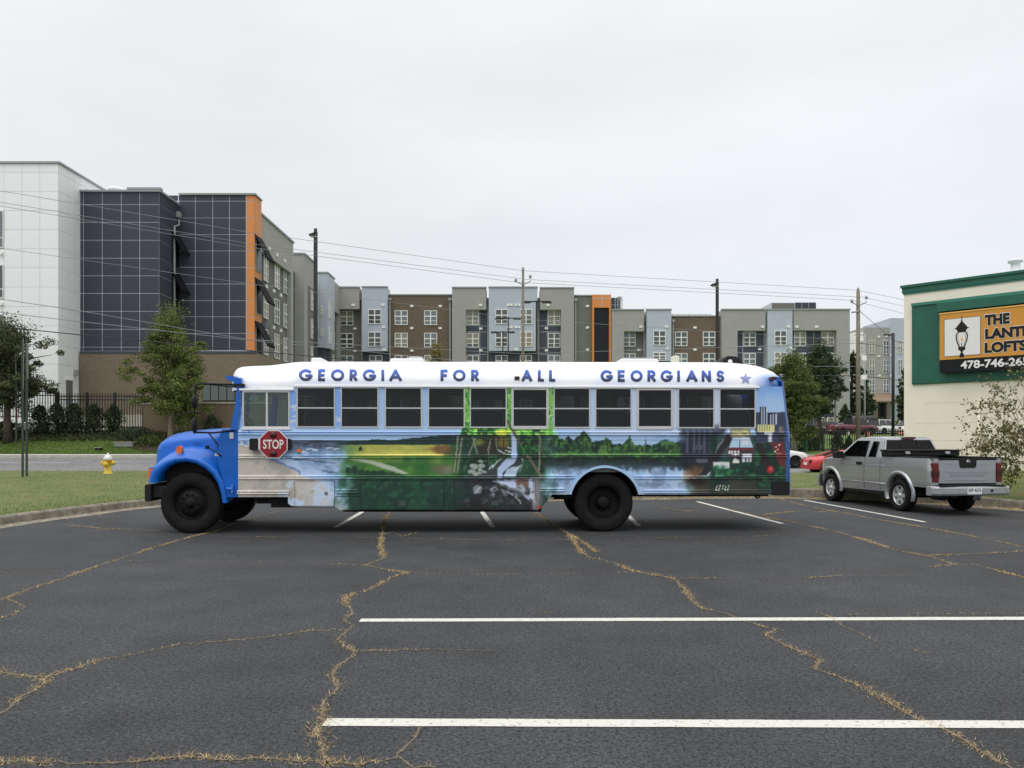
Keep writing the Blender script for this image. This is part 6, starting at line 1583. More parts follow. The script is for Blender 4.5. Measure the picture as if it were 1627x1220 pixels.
def topz(x): return interp([(-1.2, 1.235), (.70, 1.235), (.72, 1.215), (2.45, 1.20), (2.62, 1.185), (3.2, 1.11), (3.55, 1.03), (3.72, .93)], x)
def botz(x): return interp([(-1.2, .60), (-.5, .60), (.5, .42), (2.4, .40), (3.4, .52), (3.72, .52)], x)
for side in (1, -1):
    st = .025; xs = np.arange(-1.15, 3.72, st); nz = 34; vs = []; fs = []; idx = {}
    def vid(i, j):
        if (i, j) not in idx:
            x = xs[i]; z = lerp(botz(x), topz(x), j / nz); idx[(i, j)] = len(vs); vs.append((x, side * ty_(x, z), z))
        return idx[(i, j)]
    for i in range(len(xs) - 1):
        for j in range(nz):
            xc = xs[i] + st / 2; zc = lerp(botz(xc), topz(xc), (j + .5) / nz)
            if math.hypot(xc, zc - .40) < .46 or math.hypot(xc - WB, zc - .40) < .46: continue
            f = (vid(i, j), vid(i + 1, j), vid(i + 1, j + 1), vid(i, j + 1)); fs.append(f if side < 0 else f[::-1])
    mb = MB(); mb.add(vs, fs, True); mb.build('body_side', M['silver'], tk)
    for xa in (0, WB):
        rings = []
        for k in range(29):
            a = R(-22 + 222 * k / 28) if xa == 0 else R(-26 + 216 * k / 28); ring = []
            for r, o in ((.43, -.10), (.452, .022), (.485, .036), (.525, .028), (.538, -.02)):
                x, z = xa + r * math.cos(a), .40 + r * math.sin(a); ring.append((x, side * (ty_(min(x, 3.6), max(.5, z)) + o), max(z, .26)))
            rings.append(ring)
        mb = MB(); mb.loft(rings); mb.build('fender_flare', M['silver'], tk)
    # cab side
    def cy(z): return .765 - .17 * max(0, (z - 1.2) / .48) ** 1.15
    CPs = {'C': [(.70, 1.19), (.84, 1.21), (.95, 1.58), (.86, 1.60)], 'B': [(1.30, 1.21), (1.43, 1.21), (1.46, 1.60), (1.27, 1.59)], 'A': [(2.50, 1.20), (2.68, 1.17), (2.05, 1.63), (1.97, 1.60)],
           'T': [(.86, 1.60), (.95, 1.58), (1.27, 1.59), (1.46, 1.60), (1.97, 1.60), (2.05, 1.63), (1.90, 1.69), (.92, 1.68)], 'Q': [(.84, 1.21), (1.02, 1.21), (1.05, 1.58), (.95, 1.58)], 'S': [(.70, 1.19), (2.68, 1.17), (2.50, 1.205), (.84, 1.215)]}
    mb = MB()
    for q in CPs.values():
        n = len(q); o = len(mb.v)
        mb.v += [(x, side * cy(z), z) for x, z in q] + [(x, side * (cy(z) - .05), z) for x, z in q]
        mb.f += [tuple(o + i for i in range(n)), tuple(o + n + i for i in reversed(range(n)))] + [(o + i, o + n + i, o + n + (i + 1) % n, o + (i + 1) % n) for i in range(n)]; mb.sm += [False] * (n + 2)
    mb.build('cab_side', M['silver'], tk)
    for nm, q in (('door_window', [(1.43, 1.21), (2.50, 1.20), (1.97, 1.60), (1.46, 1.60)]), ('quarter_window', [(1.02, 1.21), (1.30, 1.21), (1.27, 1.59), (1.05, 1.58)])):
        MB().add([(x, side * (cy(z) - .015), z) for x, z in q], [(0, 1, 2, 3)]).build(nm, M['glass_car'], tk)
        rim = []
        for (x, z), (x2, z2) in zip(q, q[1:] + q[:1]): rim.append([(x, side * (cy(z) + .004), z), (x2, side * (cy(z2) + .004), z2)])
        b_ = MB()
        for (p_, q_) in rim: b_.tube([p_, q_], .014, 5)
        b_.build('window_seal', M['car_black'], tk)
    sm_ = MB()
    for x in (1.36, .71): sm_.tube([(x + (.02 if z < .8 else 0), side * (ty_(x, z) + .001), z) for z in (.46, .6, .8, 1.0, 1.19)], .006, 4)
    sm_.tube([(2.52 + (.12 * (1 - z) if z < 1 else 0), side * (ty_(2.52, z) + .001), z) for z in (.46, .7, .9, 1.17)], .005, 4)
    sm_.build('door_seam', M['car_black'], tk)
    MB().rbox(1.46, 1.68, min(side * .80, side * .865), max(side * .80, side * .865), 1.02, 1.09, r=.03).build('door_handle', M['car_black'], tk)
    mm = MB().rbox(2.22, 2.40, min(side * .86, side * 1.08), max(side * .86, side * 1.08), 1.16, 1.34, r=.04, axis='x').rbox(2.28, 2.38, min(side * .74, side * .87), max(side * .74, side * .87), 1.18, 1.24, r=.02); bevel(mm.build('door_mirror', M['car_black'], tk), .02)
    MB().box(-1.15, .72, min(side * .66, side * .80), max(side * .66, side * .80), 1.236, 1.262).build('bed_rail_cap', M['car_black'], tk)
    tlm = MB(); tlm.prism([(-1.17, .72), (-.98, .72), (-.99, 1.14), (-1.17, 1.14)], min(side * .69, side * .815), max(side * .69, side * .815)); t_ = tlm.build('tail_lamp', M['red_lens'], tk); bevel(t_, .02)
    MB().prism([(-1.176, .83), (-.972, .83), (-.976, .97), (-1.176, .97)], min(side * .685, side * .822), max(side * .685, side * .822)).build('lamp_centre', M['dark_red_lens'], t_)
    MB().box(-1.15, -.98, min(side * .69, side * .80), max(side * .69, side * .80), 1.142, 1.235).box(-1.15, -.98, min(side * .69, side * .81), max(side * .69, side * .81), .60, .718).build('bed_corner', M['silver'], tk)
    MB().box(2.35, 2.62, min(side * .50, side * .70), max(side * .50, side * .70), .5, .6).build('sill_step', M['car_black'], tk) if side > 5 else None
    wheel_part(tk, 0, side * .735, .365, .365, .25, side > 0, 6); wheel_part(tk, WB, side * .735, .365, .365, .25, side > 0, 6)
    for xa in (0, WB):
        mb = MB(); rings = []
        for k in range(17):
            a = R(180 * k / 16); rings.append([(xa + .47 * math.cos(a), side * .80, .38 + .47 * math.sin(a)), (xa + .47 * math.cos(a), side * .40, .38 + .47 * math.sin(a))])
        mb.loft(rings); mb.box(xa - .46, xa + .46, min(side * .38, side * .40), max(side * .38, side * .40), .38, .84); mb.build('wheel_well', M['under'], tk)
for s_ in (-1, 1):
    for (z_, m_, d_) in ((.60, 'silver', .014), (1.03, 'silver', .006)):
        MB().tube([(x, s_ * (ty_(x, z_) + d_ * .2), z_) for x in (.50, .9, 1.4, 1.9, 2.36)], d_, 6).build('crease_highlight', M[m_], tk)  # body-coloured tubes added to shape the highlight of the side creases
    MB().box(.50, 2.38, min(s_ * .70, s_ * .79), max(s_ * .70, s_ * .79), .34, .415).build('rocker_panel', M['car_black'], tk)
# roof, glass, hood, nose
rings = []
for x, z, w_ in ((.86, 1.60, .60), (.90, 1.665, .605), (.98, 1.69, .60), (1.3, 1.705, .60), (1.7, 1.70, .60), (1.93, 1.675, .60), (2.05, 1.625, .61)):
    rings.append([(x, w_ * s_, z + .012 * (1 - s_ * s_) - (.03 if abs(s_) > .99 else 0)) for s_ in (-1, -.9, -.5, 0, .5, .9, 1)])
mb = MB(); mb.loft(rings); mb.build('cab_roof', M['silver'], tk)
rg = MB().add([(.705, -.715, 1.22), (.705, .715, 1.22), (.862, .575, 1.635), (.862, -.575, 1.635)], [(0, 1, 2, 3)]).build('rear_window', M['glass_car'], tk)
b_ = MB()
for y in (-.22, .22): b_.tube([(.695, y, 1.22), (.852, y * .95, 1.635)], .012, 5)
b_.build('slider_frame', M['car_black'], rg)
MB().box(.66, .72, -.76, .76, .75, 1.25).build('cab_back', M['silver'], tk)
cc = MB()
for s_ in (-1, 1): cc.add([(.70, s_ * .71, 1.22), (.70, s_ * .765, 1.19), (.86, s_ * .605, 1.64), (.858, s_ * .57, 1.635)], [(0, 1, 2, 3)])
cc.add([(.858, -.60, 1.63), (.858, .60, 1.63), (.875, .60, 1.67), (.875, -.60, 1.67)], [(0, 1, 2, 3)]).build('cab_rear_frame', M['silver'], tk)
MB().rbox(.82, .90, -.17, .17, 1.655, 1.70, r=.02, axis='x').build('high_brake_lamp', M['red_lens'], tk)
MB().add([(2.66, -.70, 1.19), (2.66, .70, 1.19), (2.04, .595, 1.63), (2.04, -.595, 1.63)], [(0, 1, 2, 3)]).build('windscreen', M['glass_car'], tk)
rings = []
for x in (2.60, 2.8, 3.0, 3.2, 3.4, 3.55, 3.66, 3.72):
    w_ = ty_(x, topz(x)); z = topz(x); rings.append([(x, -w_, z), (x, -w_ * .93, z + .035), (x, -w_ * .5, z + .06), (x, 0, z + .065), (x, w_ * .5, z + .06), (x, w_ * .93, z + .035), (x, w_, z)])
mb = MB(); mb.loft(rings); mb.build('hood', M['silver'], tk)
MB().box(3.66, 3.715, -.52, .52, .56, .95).build('nose_panel', M['car_black'], tk)
for s_ in (-1, 1): MB().rbox(3.40, 3.70, min(s_ * .42, s_ * .62), max(s_ * .42, s_ * .62), .78, .96, r=.04).build('headlamp', M['chrome'], tk)
fbm = MB()
fbm.loft([[(3.30, s_ * .86, .40), (3.38, s_ * .87, .52), (3.42, s_ * .86, .66)] if s_ else None for s_ in ()] or [[(x, y, .36), (x + .05, y * 1.01, .52), (x, y, .70)] for x, y in ((3.38, -.86), (3.56, -.82), (3.74, -.6), (3.80, 0), (3.74, .6), (3.56, .82), (3.38, .86))]).build('front_bumper', M['silver_trim'], tk)
MB().box(-.9, 3.4, -.40, .40, .40, .62).box(.6, 2.5, -.74, .74, .42, .55).tube([(0, -.7, .36), (0, .7, .36)], .06).tube([(-1.15, .30, .42), (-.3, .32, .45)], .05).lathe([(0, -.2), (.11, -.18), (.11, .18), (0, .2)], (-.85, .45, .42), 'x', 12).build('underbody', M['under'], tk)
MB().box(-1.08, .68, -.76, .76, .70, .74).box(-1.08, .70, -.80, -.74, .74, 1.234).box(-1.08, .70, .74, .80, .74, 1.234).build('bed_liner', M['car_black'], tk)
# cabin: seats and wheel
MB().rbox(1.15, 1.32, .10, .62, .8, 1.46, r=.06, axis='x').rbox(1.15, 1.32, -.62, -.10, .8, 1.46, r=.06, axis='x').build('seats', M['seat'], tk)
MB().box(.76, 2.6, -.74, .74, .60, .78).box(2.3, 2.62, -.70, .70, .9, 1.18).build('cabin_tub', M['cabin'], tk)
# tailgate
tg = MB().box(-1.155, -1.09, -.685, .685, .69, 1.20).build('tailgate', M['silver'], tk); bevel(tg, .012)
MB().box(-1.165, -1.08, -.69, .69, 1.205, 1.245).build('tailgate_cap', M['car_black'], tg)
for z, w_ in ((.955, .52), (.775, .52)):
    r_ = MB().rbox(-1.168, -1.150, -w_, w_, z - .011, z + .011, r=.008, axis='x').build('pressed_ridge', M['silver'], tg)
for s_ in (-1, 1): MB().rbox(-1.165, -1.150, min(s_ * .26, s_ * .50), max(s_ * .26, s_ * .50), 1.118, 1.130, r=.004, axis='x').build('pressed_ridge', M['silver'], tg)
MB().prism([(.205, 1.205), (-.205, 1.205), (-.19, 1.06), (-.16, 1.03), (.16, 1.03), (.19, 1.06)], -1.172, -1.150, 'x').build('tailgate_handle', M['car_black'], tg)
MB().lathe([(.028, -.006), (.040, -.004), (.040, 0), (.028, 0), (.028, -.006)], (-1.174, 0, 1.165), 'x', 20).box(-1.180, -1.173, -.05, .05, 1.158, 1.172).build('round_badge', M['chrome'], tg)
tm = text_mesh('FRONTIER', 1.0, .0, .01); bb = [v.co.copy() for v in tm.vertices]; xa, xb, za, zb = min(v.x for v in bb), max(v.x for v in bb), min(v.z for v in bb), max(v.z for v in bb)
for v in tm.vertices: v.co = (-1.1585, -lerp(-.40, .40, (v.co.x - xa) / (xb - xa)), lerp(.835, .895, (v.co.z - za) / (zb - za)))
tm.materials.append(mat('embossed_grey', (.30, .31, .325), .35, metal=.5)); link('tailgate_lettering', tm, tg)
bm = MB(); sec = [(-1.17, .64), (-1.34, .64), (-1.36, .60), (-1.36, .48), (-1.33, .44), (-1.17, .44)]
rings = [[(x + (.10 if abs(y) > .85 else .03 if abs(y) > .7 else 0), y, z) for x, z in sec] for y in (-.93, -.86, -.74, -.3, .3, .74, .86, .93)]
bm.loft(rings, closed=True, smooth=False, cap=True); bmp = bm.build('rear_bumper', M['silver_trim'], tk); bevel(bmp, .012)
MB().box(-1.335, -1.12, -.62, .62, .642, .672).box(-1.34, -1.18, -.78, .78, .6405, .660).build('bumper_step', M['car_black'], bmp)
MB().rbox(-1.372, -1.361, -.17, .17, .475, .635, r=.015, axis='x').build('number_plate', M['plate'], bmp)
tm = text_mesh('BPF 4676', 1.0, .0, .015); bb = [v.co.copy() for v in tm.vertices]; xa, xb, za, zb = min(v.x for v in bb), max(v.x for v in bb), min(v.z for v in bb), max(v.z for v in bb)
for v in tm.vertices: v.co = (-1.3735, -lerp(-.145, .145, (v.co.x - xa) / (xb - xa)), lerp(.52, .60, (v.co.z - za) / (zb - za)))
tm.materials.append(mat('plate_ink', (.05, .05, .10), .6)); link('plate_lettering', tm, bmp)
MB().lathe([(0, -.01), (.028, -.008), (.03, 0)], (-1.362, -.42, .55), 'x', 12).build('tow_socket', M['car_black'], bmp)
# tool box across the bed
tb = thing('toolbox', tk.matrix_basis @ Vector((0, 0, 0)), 'black toolbox lying across the bed of the silver pickup', 'toolbox', rz=hd)
tb.location = TO + Matrix.Rotation(hd, 3, 'Z') @ Vector((.42, 0, 1.262))
bx = MB().rbox(-.22, .22, -.86, .86, .0, .095, r=.02, axis='y').build('box', M['car_black'], tb); bevel(bx, .012)
ld = MB().rbox(-.24, .24, -.88, .88, .096, .145, r=.015, axis='y').build('lid', M['car_black'], tb); bevel(ld, .012)
for y in (-.52, .50): MB().rbox(-.262, -.22, y - .06, y + .06, .045, .105, r=.02, axis='x').build('latch', M['chrome'], tb)

# ------------------------------------------------------------------ cars in the street and in the far car park
def plain_car(name, loc, rz, label, L_, W_, H, kind, col, group=None, detail=True):
    t = thing(name, loc, label, 'pickup truck' if kind == 'pickup' else 'car', group, rz)
    pm = mat(name + '_paint', col, .3, coat=.6); r = .33 if H < 1.55 else .37
    a, b = -L_ / 2, L_ / 2
    T = {'sedan': [(0, .55, .80), (.03, .78, .9), (.18, .93, .98), (.5, .93, 1), (.72, .90, .98), (.92, .74, .94), (.985, .62, .84), (1, .46, .70)],
         'coupe': [(0, .55, .80), (.02, .80, .9), (.15, .90, .98), (.5, .86, 1), (.68, .84, .98), (.90, .66, .92), (.985, .52, .80), (1, .42, .64)],
         'suv': [(0, .5, .84), (.015, .95, .93), (.1, 1.05, .98), (.5, 1.03, 1), (.74, 1.0, .98), (.93, .86, .95), (.99, .70, .86), (1, .5, .74)],
         'pickup': [(0, .6, .90), (.012, 1.10, .96), (.1, 1.12, .98), (.5, 1.12, 1), (.74, 1.10, .99), (.95, 1.0, .95), (.99, .8, .88), (1, .6, .78)]}[kind]
    rings = []
    for f, zt, wf in T:
        x = lerp(a, b, f); w_ = W_ / 2 * wf; zb = .24 if kind != 'pickup' else .34
        rings.append([(x, -w_ * .9, zb), (x, -w_, lerp(zb, zt, .35)), (x, -w_ * .995, lerp(zb, zt, .7)), (x, -w_ * .94, zt - .03), (x, -w_ * .86, zt), (x, 0, zt + .03), (x, w_ * .86, zt), (x, w_ * .94, zt - .03), (x, w_ * .995, lerp(zb, zt, .7)), (x, w_, lerp(zb, zt, .35)), (x, w_ * .9, zb)])
    # denser along the length
    mb = MB(); mb.loft(rings, cap=True); mb.build('body', pm, t)
    GH = {'sedan': (.12, .72, .27, .56, .92), 'coupe': (.14, .70, .34, .50, .86), 'suv': (.01, .74, .06, .58, 1.02), 'pickup': (.40, .78, .44, .64, 1.1)}[kind]
    xb0, xb1, xt0, xt1 = [lerp(a, b, q) for q in GH[:4]]; zb = GH[4]
    wb_, wt = W_ / 2 * .93, W_ / 2 * .70
    B_ = [(xb0, -wb_, zb), (xb1, -wb_, zb), (xb1, wb_, zb), (xb0, wb_, zb)]; Tt = [(xt0, -wt, H - .05), (xt1, -wt, H - .05), (xt1, wt, H - .05), (xt0, wt, H - .05)]
    MB().add(B_ + Tt, [(0, 1, 5, 4), (1, 2, 6, 5), (2, 3, 7, 6), (3, 0, 4, 7)]).build('windows', M['car_glass_solid'], t)
    rf = MB()
    rings = [[(lerp(xt0, xt1, f) , s_ * wt * k, H - .05 + o) for s_, k, o in ((-1, 1.02, -.03), (-1, .98, .015), (-1, .6, .05), (0, 0, .055), (1, .6, .05), (1, .98, .015), (1, 1.02, -.03))] for f in (-.03, .06, .5, .94, 1.03)]
    rf.loft(rings); rf.build('roof', pm, t)
    pl = MB()
    for i in range(4): pl.tube([Vector(B_[i]), Vector(Tt[i])], .032, 5)
    for s_ in (-1, 1):
        for f in (.42, .78) if kind != 'pickup' else (.5,): pl.tube([(lerp(xb0, xb1, f), s_ * wb_, zb), (lerp(xt0, xt1, f), s_ * wt, H - .06)], .022, 5)
    pl.build('pillars', pm, t)
    for fx in (.18, .81):
        for s_ in (-1, 1):
            x = lerp(a, b, fx)
            MB().lathe([(0, 0), (r * 1.12, 0), (r * 1.12, -.02)], (x, s_ * W_ / 2 * 1.003, r + .02), 'y', 24).build('wheel_arch', M['car_black'], t)
            wheel_part(t, x, s_ * (W_ / 2 - .085), r, r, .20, s_ > 0, 8)
    for s_ in (-1, 1):
        y0, y1 = sorted((s_ * W_ * .28, s_ * W_ * .42))
        MB().rbox(b - .14, b - .02, y0, y1, T[-2][1] - .10, T[-2][1] + .04, r=.03, axis='x').build('headlamp', M['chrome'], t)
        MB().rbox(a - .01, a + .08, y0, y1, T[1][1] - .26, T[1][1] - .08, r=.03, axis='x').build('tail_lamp', M['red_lens'], t)
    MB().box(a - .015, a + .02, -.22, .22, .45, .58).build('number_plate', M['plate'], t)
    MB().box(b - .05, b + .012, -W_ * .3, W_ * .3, .34, .50).build('grille', M['car_black'], t)
    if kind == 'pickup': MB().box(lerp(a, b, .02), lerp(a, b, .385), -W_ * .40, W_ * .40, 1.125, 1.155).build('bed', M['car_black'], t)
    return t
M['car_glass_solid'] = mat('dark_car_glass', (.018, .020, .022), .12, spec=.6)
def gl(px, Y, z): q = P(px, 695, Y); return Vector((q.x, Y, z))
plain_car('white_sedan', gl(1218, 46, -.02), 0, 'white sedan in the street showing its nose behind the rear of the bus', 4.4, 1.72, 1.50, 'suv', (.70, .70, .68))
plain_car('red_sedan', gl(1351, 41, -.16), 0, 'bright red car in the street behind the nose of the silver pickup', 4.6, 1.75, 1.20, 'coupe', (.52, .03, .035))
g_ = 'cars parked beyond the iron fence'
plain_car('dark_sedan', gl(1306, 87, 1.95), R(172), 'dark grey sedan parked beyond the fence beside the maroon pickup', 4.6, 1.8, 1.5, 'sedan', (.035, .038, .042), g_)
plain_car('maroon_pickup', gl(1354, 84, 1.92), R(8), 'maroon pickup parked beyond the fence behind the utility pole', 5.0, 1.95, 1.9, 'pickup', (.11, .014, .024), g_)
plain_car('white_suv', gl(1406, 91, 2.0), R(32), 'white sport utility car parked beyond the fence right of the maroon pickup', 4.7, 1.85, 1.72, 'suv', (.70, .70, .70), g_)
plain_car('white_hatchback', gl(1443, 85, 1.93), R(60), 'white car half hidden behind the cream building corner', 4.4, 1.8, 1.6, 'suv', (.66, .66, .66), g_)
plain_car('black_suv', gl(1358, 97, 2.55), R(170), 'black car with a sloping roof parked above the maroon pickup', 4.8, 1.9, 1.75, 'suv', (.02, .02, .022), g_)
# ------------------------------------------------------------------ trees and shrubs
M['leaf'] = bpy.data.materials.new('leaves'); M['leaf'].use_nodes = True
_t = M['leaf'].node_tree; _b = _t.nodes['Principled BSDF']; _b.inputs['Roughness'].default_value = .65; _b.inputs['Specular IOR Level'].default_value = .25
_a = _t.nodes.new('ShaderNodeAttribute'); _a.attribute_name = 'paint'; _t.links.new(_a.outputs['Color'], _b.inputs['Base Color'])
_tr = _t.nodes.new('ShaderNodeBsdfTranslucent'); _t.links.new(_a.outputs['Color'], _tr.inputs[0]); _mx = _t.nodes.new('ShaderNodeMixShader'); _mx.inputs[0].default_value = .25
_o = _t.nodes['Material Output']; _t.links.new(_b.outputs[0], _mx.inputs[1]); _t.links.new(_tr.outputs[0], _mx.inputs[2]); _t.links.new(_mx.outputs[0], _o.inputs[0])
M['bark'] = mat('grey_bark', srgb(132, 124, 110), .95, var=.35, vscale=8, bump=.6, bscale=24)
M['bark_dark'] = mat('dark_bark', srgb(78, 68, 58), .95, var=.35, vscale=8, bump=.6, bscale=24)
def leaf_mesh(name, centers, sizes, cols, r, parent, m='leaf', nper=1, aspect=.55, droop=0.0):
    """leaf faces: each a folded rhombus of its own, turned at random"""
    n = len(centers)
    c = np.array(centers); s_ = np.array(sizes)[:, None]
    d = r.normal(size=(n, 3)); d[:, 2] -= droop; d /= np.linalg.norm(d, axis=1)[:, None]
    u = r.normal(size=(n, 3)); u -= (u * d).sum(1)[:, None] * d; u /= np.linalg.norm(u, axis=1)[:, None]
    nn_ = np.cross(d, u)
    v = np.empty((n, 4, 3)); v[:, 0] = c - d * s_ * .5; v[:, 2] = c + d * s_ * .5
    v[:, 1] = c + u * s_ * aspect * .5 + nn_ * s_ * .08; v[:, 3] = c - u * s_ * aspect * .5 + nn_ * s_ * .08
    idx = np.arange(n)[:, None] * 4
    f = np.concatenate([idx + [0, 1, 2], idx + [0, 2, 3]], 0)
    me = bpy.data.meshes.new(name); me.from_pydata(v.reshape(-1, 3).tolist(), [], f.tolist()); me.materials.append(M[m])
    paint_attr(me, np.repeat(np.array(cols), 4, 0)); return link(name, me, parent)
def pick(r, cols, n):
    k = r.integers(len(cols), size=n); o = np.array(cols)[k] * r.uniform(.75, 1.25, size=(n, 1)); return o
def tree(loc, h, trunk_h, rad, label, seed, cols, leaves=9000, leaf=.16, group=None, trunk_r=.12, limbs=22, bark='bark', crown=None, tier=1.0, sparse=.5, name='tree', cat='tree', lean=0):
    """crown(f): radius of the crown at the fraction f of its height; limbs carry clumps of leaves with gaps between them"""
    r = np.random.default_rng(seed); t = thing(name, loc, label, cat, group)
    crown = crown or (lambda f: math.sin(math.pi * min(1, .12 + f * .88)) ** .7)
    tk_ = MB(); pts = []; rr = []
    for k in range(9): f = k / 8; pts.append((lean * f * h + .05 * math.sin(k * 1.3 + seed), .05 * math.cos(k * 1.9 + seed), f * h * .96)); rr.append(trunk_r * (1 - .86 * f) * (1.25 if k == 0 else 1))
    tk_.tube(pts, rr, 8); tk_.build('trunk', M[bark], t)
    lb = MB(); cen = []; siz = []
    for i in range(limbs):
        f = (i + r.uniform(0, .9)) / limbs; z0 = lerp(trunk_h, h * .93, f); an = i * 2.399 + r.uniform(-.5, .5)
        R_ = rad * crown(f) * r.uniform(.62, 1.1); up = r.uniform(.05, .5) * R_ * tier
        bx_ = lean * z0; p0 = Vector((bx_, 0, z0 - .05 * h)); p2 = Vector((bx_ + math.cos(an) * R_, math.sin(an) * R_, z0 + up)); p1 = p0.lerp(p2, .5) + Vector((0, 0, .10 * R_))
        q = trunk_r * (.42 - .25 * f); lb.tube([p0, p1, p2], [q, q * .6, q * .2], 5)
        ncl = max(3, int(5 * R_ / rad + 3))
        for j in range(ncl):
            g = r.uniform(.25, 1.05); c = p0.lerp(p2, g) + Vector(r.normal(size=3)) * R_ * .16
            cs = rad * r.uniform(.12, .25) * (1.1 - .3 * g); m = int(leaves / (limbs * 6.2) * r.uniform(.5, 1.4))
            a = r.normal(size=(m, 3)); a /= (np.linalg.norm(a, axis=1)[:, None] + 1e-6); a *= (r.random((m, 1)) ** .5) * cs; a[:, 2] *= .62
            cen.append(np.array(c) + a); siz.append(r.uniform(.6, 1.25, m) * leaf)
    for j in range(int(limbs * .8)):
        f = r.random(); z0 = lerp(trunk_h, h, f); c = np.array((lean * z0, 0, z0)) + r.normal(size=3) * rad * crown(f) * .22
        m = int(leaves / (limbs * 3)); a = r.normal(size=(m, 3)) * rad * .14; cen.append(c + a); siz.append(r.uniform(.6, 1.2, m) * leaf)
    lb.build('limbs', M[bark], t)
    cen = np.concatenate(cen); siz = np.concatenate(siz)
    cl = pick(r, cols, len(cen))
    leaf_mesh('crown', cen, siz, cl, r, t); return t
GREEN = [srgb(92, 108, 56), srgb(74, 92, 46), srgb(108, 120, 66), srgb(60, 78, 40), srgb(126, 130, 74)]
DGREEN = [srgb(62, 82, 54), srgb(50, 68, 46), srgb(78, 96, 62), srgb(44, 60, 42)]
LGREEN = [srgb(104, 122, 62), srgb(86, 104, 52), srgb(122, 132, 74), srgb(70, 86, 46), srgb(134, 134, 76)]
def at(px, Y, x_row=690): q = P(px, x_row, Y); return Vector((q.x, Y, zfar(q.x, Y) if Y > 52 else (zst(Y) if Y > 38 else zi(q.x, Y))))
sc_ = lambda px, Y: px * Y / F
Y = 54.5; b = at(271, Y)
tree(b, P(270, 498, Y).z - b.z, 2.0, sc_(70, Y), 'young green tree with a slim pale trunk in front of the brick base', 5, LGREEN, 36000, .15, trunk_r=.20, limbs=30, crown=lambda f: (1 - f ** 2.2) ** .6 * min(1, .78 + f * .8), tier=.55)
Y = 55.0; b = at(12, Y)
tree(b, P(20, 520, Y).z - b.z, 2.6, sc_(70, Y), 'dark leaved tree in front of the white clinic at the left edge', 8, [srgb(84, 96, 64), srgb(70, 82, 54), srgb(94, 102, 68), srgb(54, 64, 44), srgb(98, 96, 66)], 34000, .165, trunk_r=.28, limbs=28, bark='bark_dark')
Y = 62; b = at(694, Y)
tree(b, P(694, 540, Y).z - b.z, 2.5, sc_(34, Y), 'yellowish tree top showing above the roof of the bus', 12, [srgb(128, 122, 70), srgb(108, 104, 60), srgb(142, 130, 80)], 3200, .20, trunk_r=.14, limbs=20, crown=lambda f: (1 - f) ** .6)
Y = 54.5; b = at(1262, Y)
tree(b, P(1262, 570, Y).z - b.z, 1.3, sc_(56, Y), 'olive green tree close behind the rear end of the bus', 21, GREEN, 34000, .15, trunk_r=.17, limbs=30, crown=lambda f: min(1, .55 + f * 1.8) * (1 - f ** 2.2) ** .6)
Y = 72; b = at(1303, Y)
tree(b, P(1298, 547, Y).z - b.z, 2.6, sc_(50, Y), 'tall dark green tree behind the olive one at the end of the apartments', 27, DGREEN, 22000, .19, trunk_r=.24, limbs=30, bark='bark_dark', crown=lambda f: min(1, .45 + f * 1.9) * (1 - f ** 2) ** .6)
Y = 118; b = at(1353, Y)
tree(b, P(1353, 556, Y).z - b.z, 2.5, sc_(24, Y), 'dark tree in the gap between the two apartment buildings', 33, DGREEN, 5000, .42, trunk_r=.3, limbs=24, bark='bark_dark')
Y = 112; b = at(1376, Y)
tree(b, P(1376, 620, Y).z - b.z, 2.2, sc_(17, Y), 'small dark tree beside the tan porch roof', 34, DGREEN, 2600, .36, trunk_r=.2, limbs=16, bark='bark_dark')
Y = 100; b = at(1440, Y)
tree(b, P(1440, 582, Y).z - b.z, 1.6, sc_(21, Y), 'dark green tree behind the corner of the cream building', 35, DGREEN, 4500, .38, trunk_r=.25, limbs=22, bark='bark_dark')
def bush(loc, h, rad, label, seed, cols, n=1800, leaf=.10, group=None, cone=False, name='shrub'):
    r = np.random.default_rng(seed); t = thing(name, loc, label, 'shrub', group)
    st = MB()
    for k in range(6):
        an = k * 1.05; st.tube([(0, 0, 0), (math.cos(an) * rad * .3, math.sin(an) * rad * .3, h * .5), (math.cos(an) * rad * .5, math.sin(an) * rad * .5, h * .85)], [.03, .02, .008], 4)
    st.build('stems', M['bark_dark'], t)
    f = r.random(n) ** .8; an = r.uniform(0, 2 * math.pi, n); lob = 1 + .32 * np.sin(an * 3 + seed) + .3 * np.sin(f * 11 + an * 2 + seed) + .18 * r.normal(size=n)
    rr = rad * ((1 - f) ** .8 * 1.1 + .05 if cone else np.sin(np.pi * (.18 + f * .78)) ** .6) * np.sqrt(r.uniform(.25, 1, n)) * lob
    c = np.stack([np.cos(an) * rr, np.sin(an) * rr, f * h + r.normal(size=n) * .05], 1); c[:, 2] = np.maximum(c[:, 2], .03)
    leaf_mesh('foliage', c, r.uniform(.6, 1.2, n) * leaf, pick(r, cols, n), r, t, droop=-.4); return t
HG = 'shrubs planted along the iron fence'
HC_ = [srgb(58, 72, 46), srgb(46, 60, 40), srgb(72, 84, 54), srgb(38, 50, 34)]
for i, (px, hpx, w_, lab) in enumerate(((64, 46, 13, 'dark green shrub at the fence just right of the tall sign posts'), (91, 48, 14, 'second dark shrub from the sign posts along the fence'), (118, 48, 13, 'dark shrub at the fence in front of the grey clinic door'), (149, 47, 13, 'dark shrub at the fence, fourth from the sign posts'), (180, 45, 12, 'dark shrub at the right end of the iron fence'))):
    b = at(px, 56.6 + .1 * i); bush(b, sc_(hpx, 57), sc_(w_, 57), lab, 40 + i, HC_, 2000, .17, HG)
bush(at(10, 55.8), sc_(26, 56), sc_(26, 56), 'low wide dark hedge bush at the left edge below the fence', 49, HC_, 2200, .17, HG)
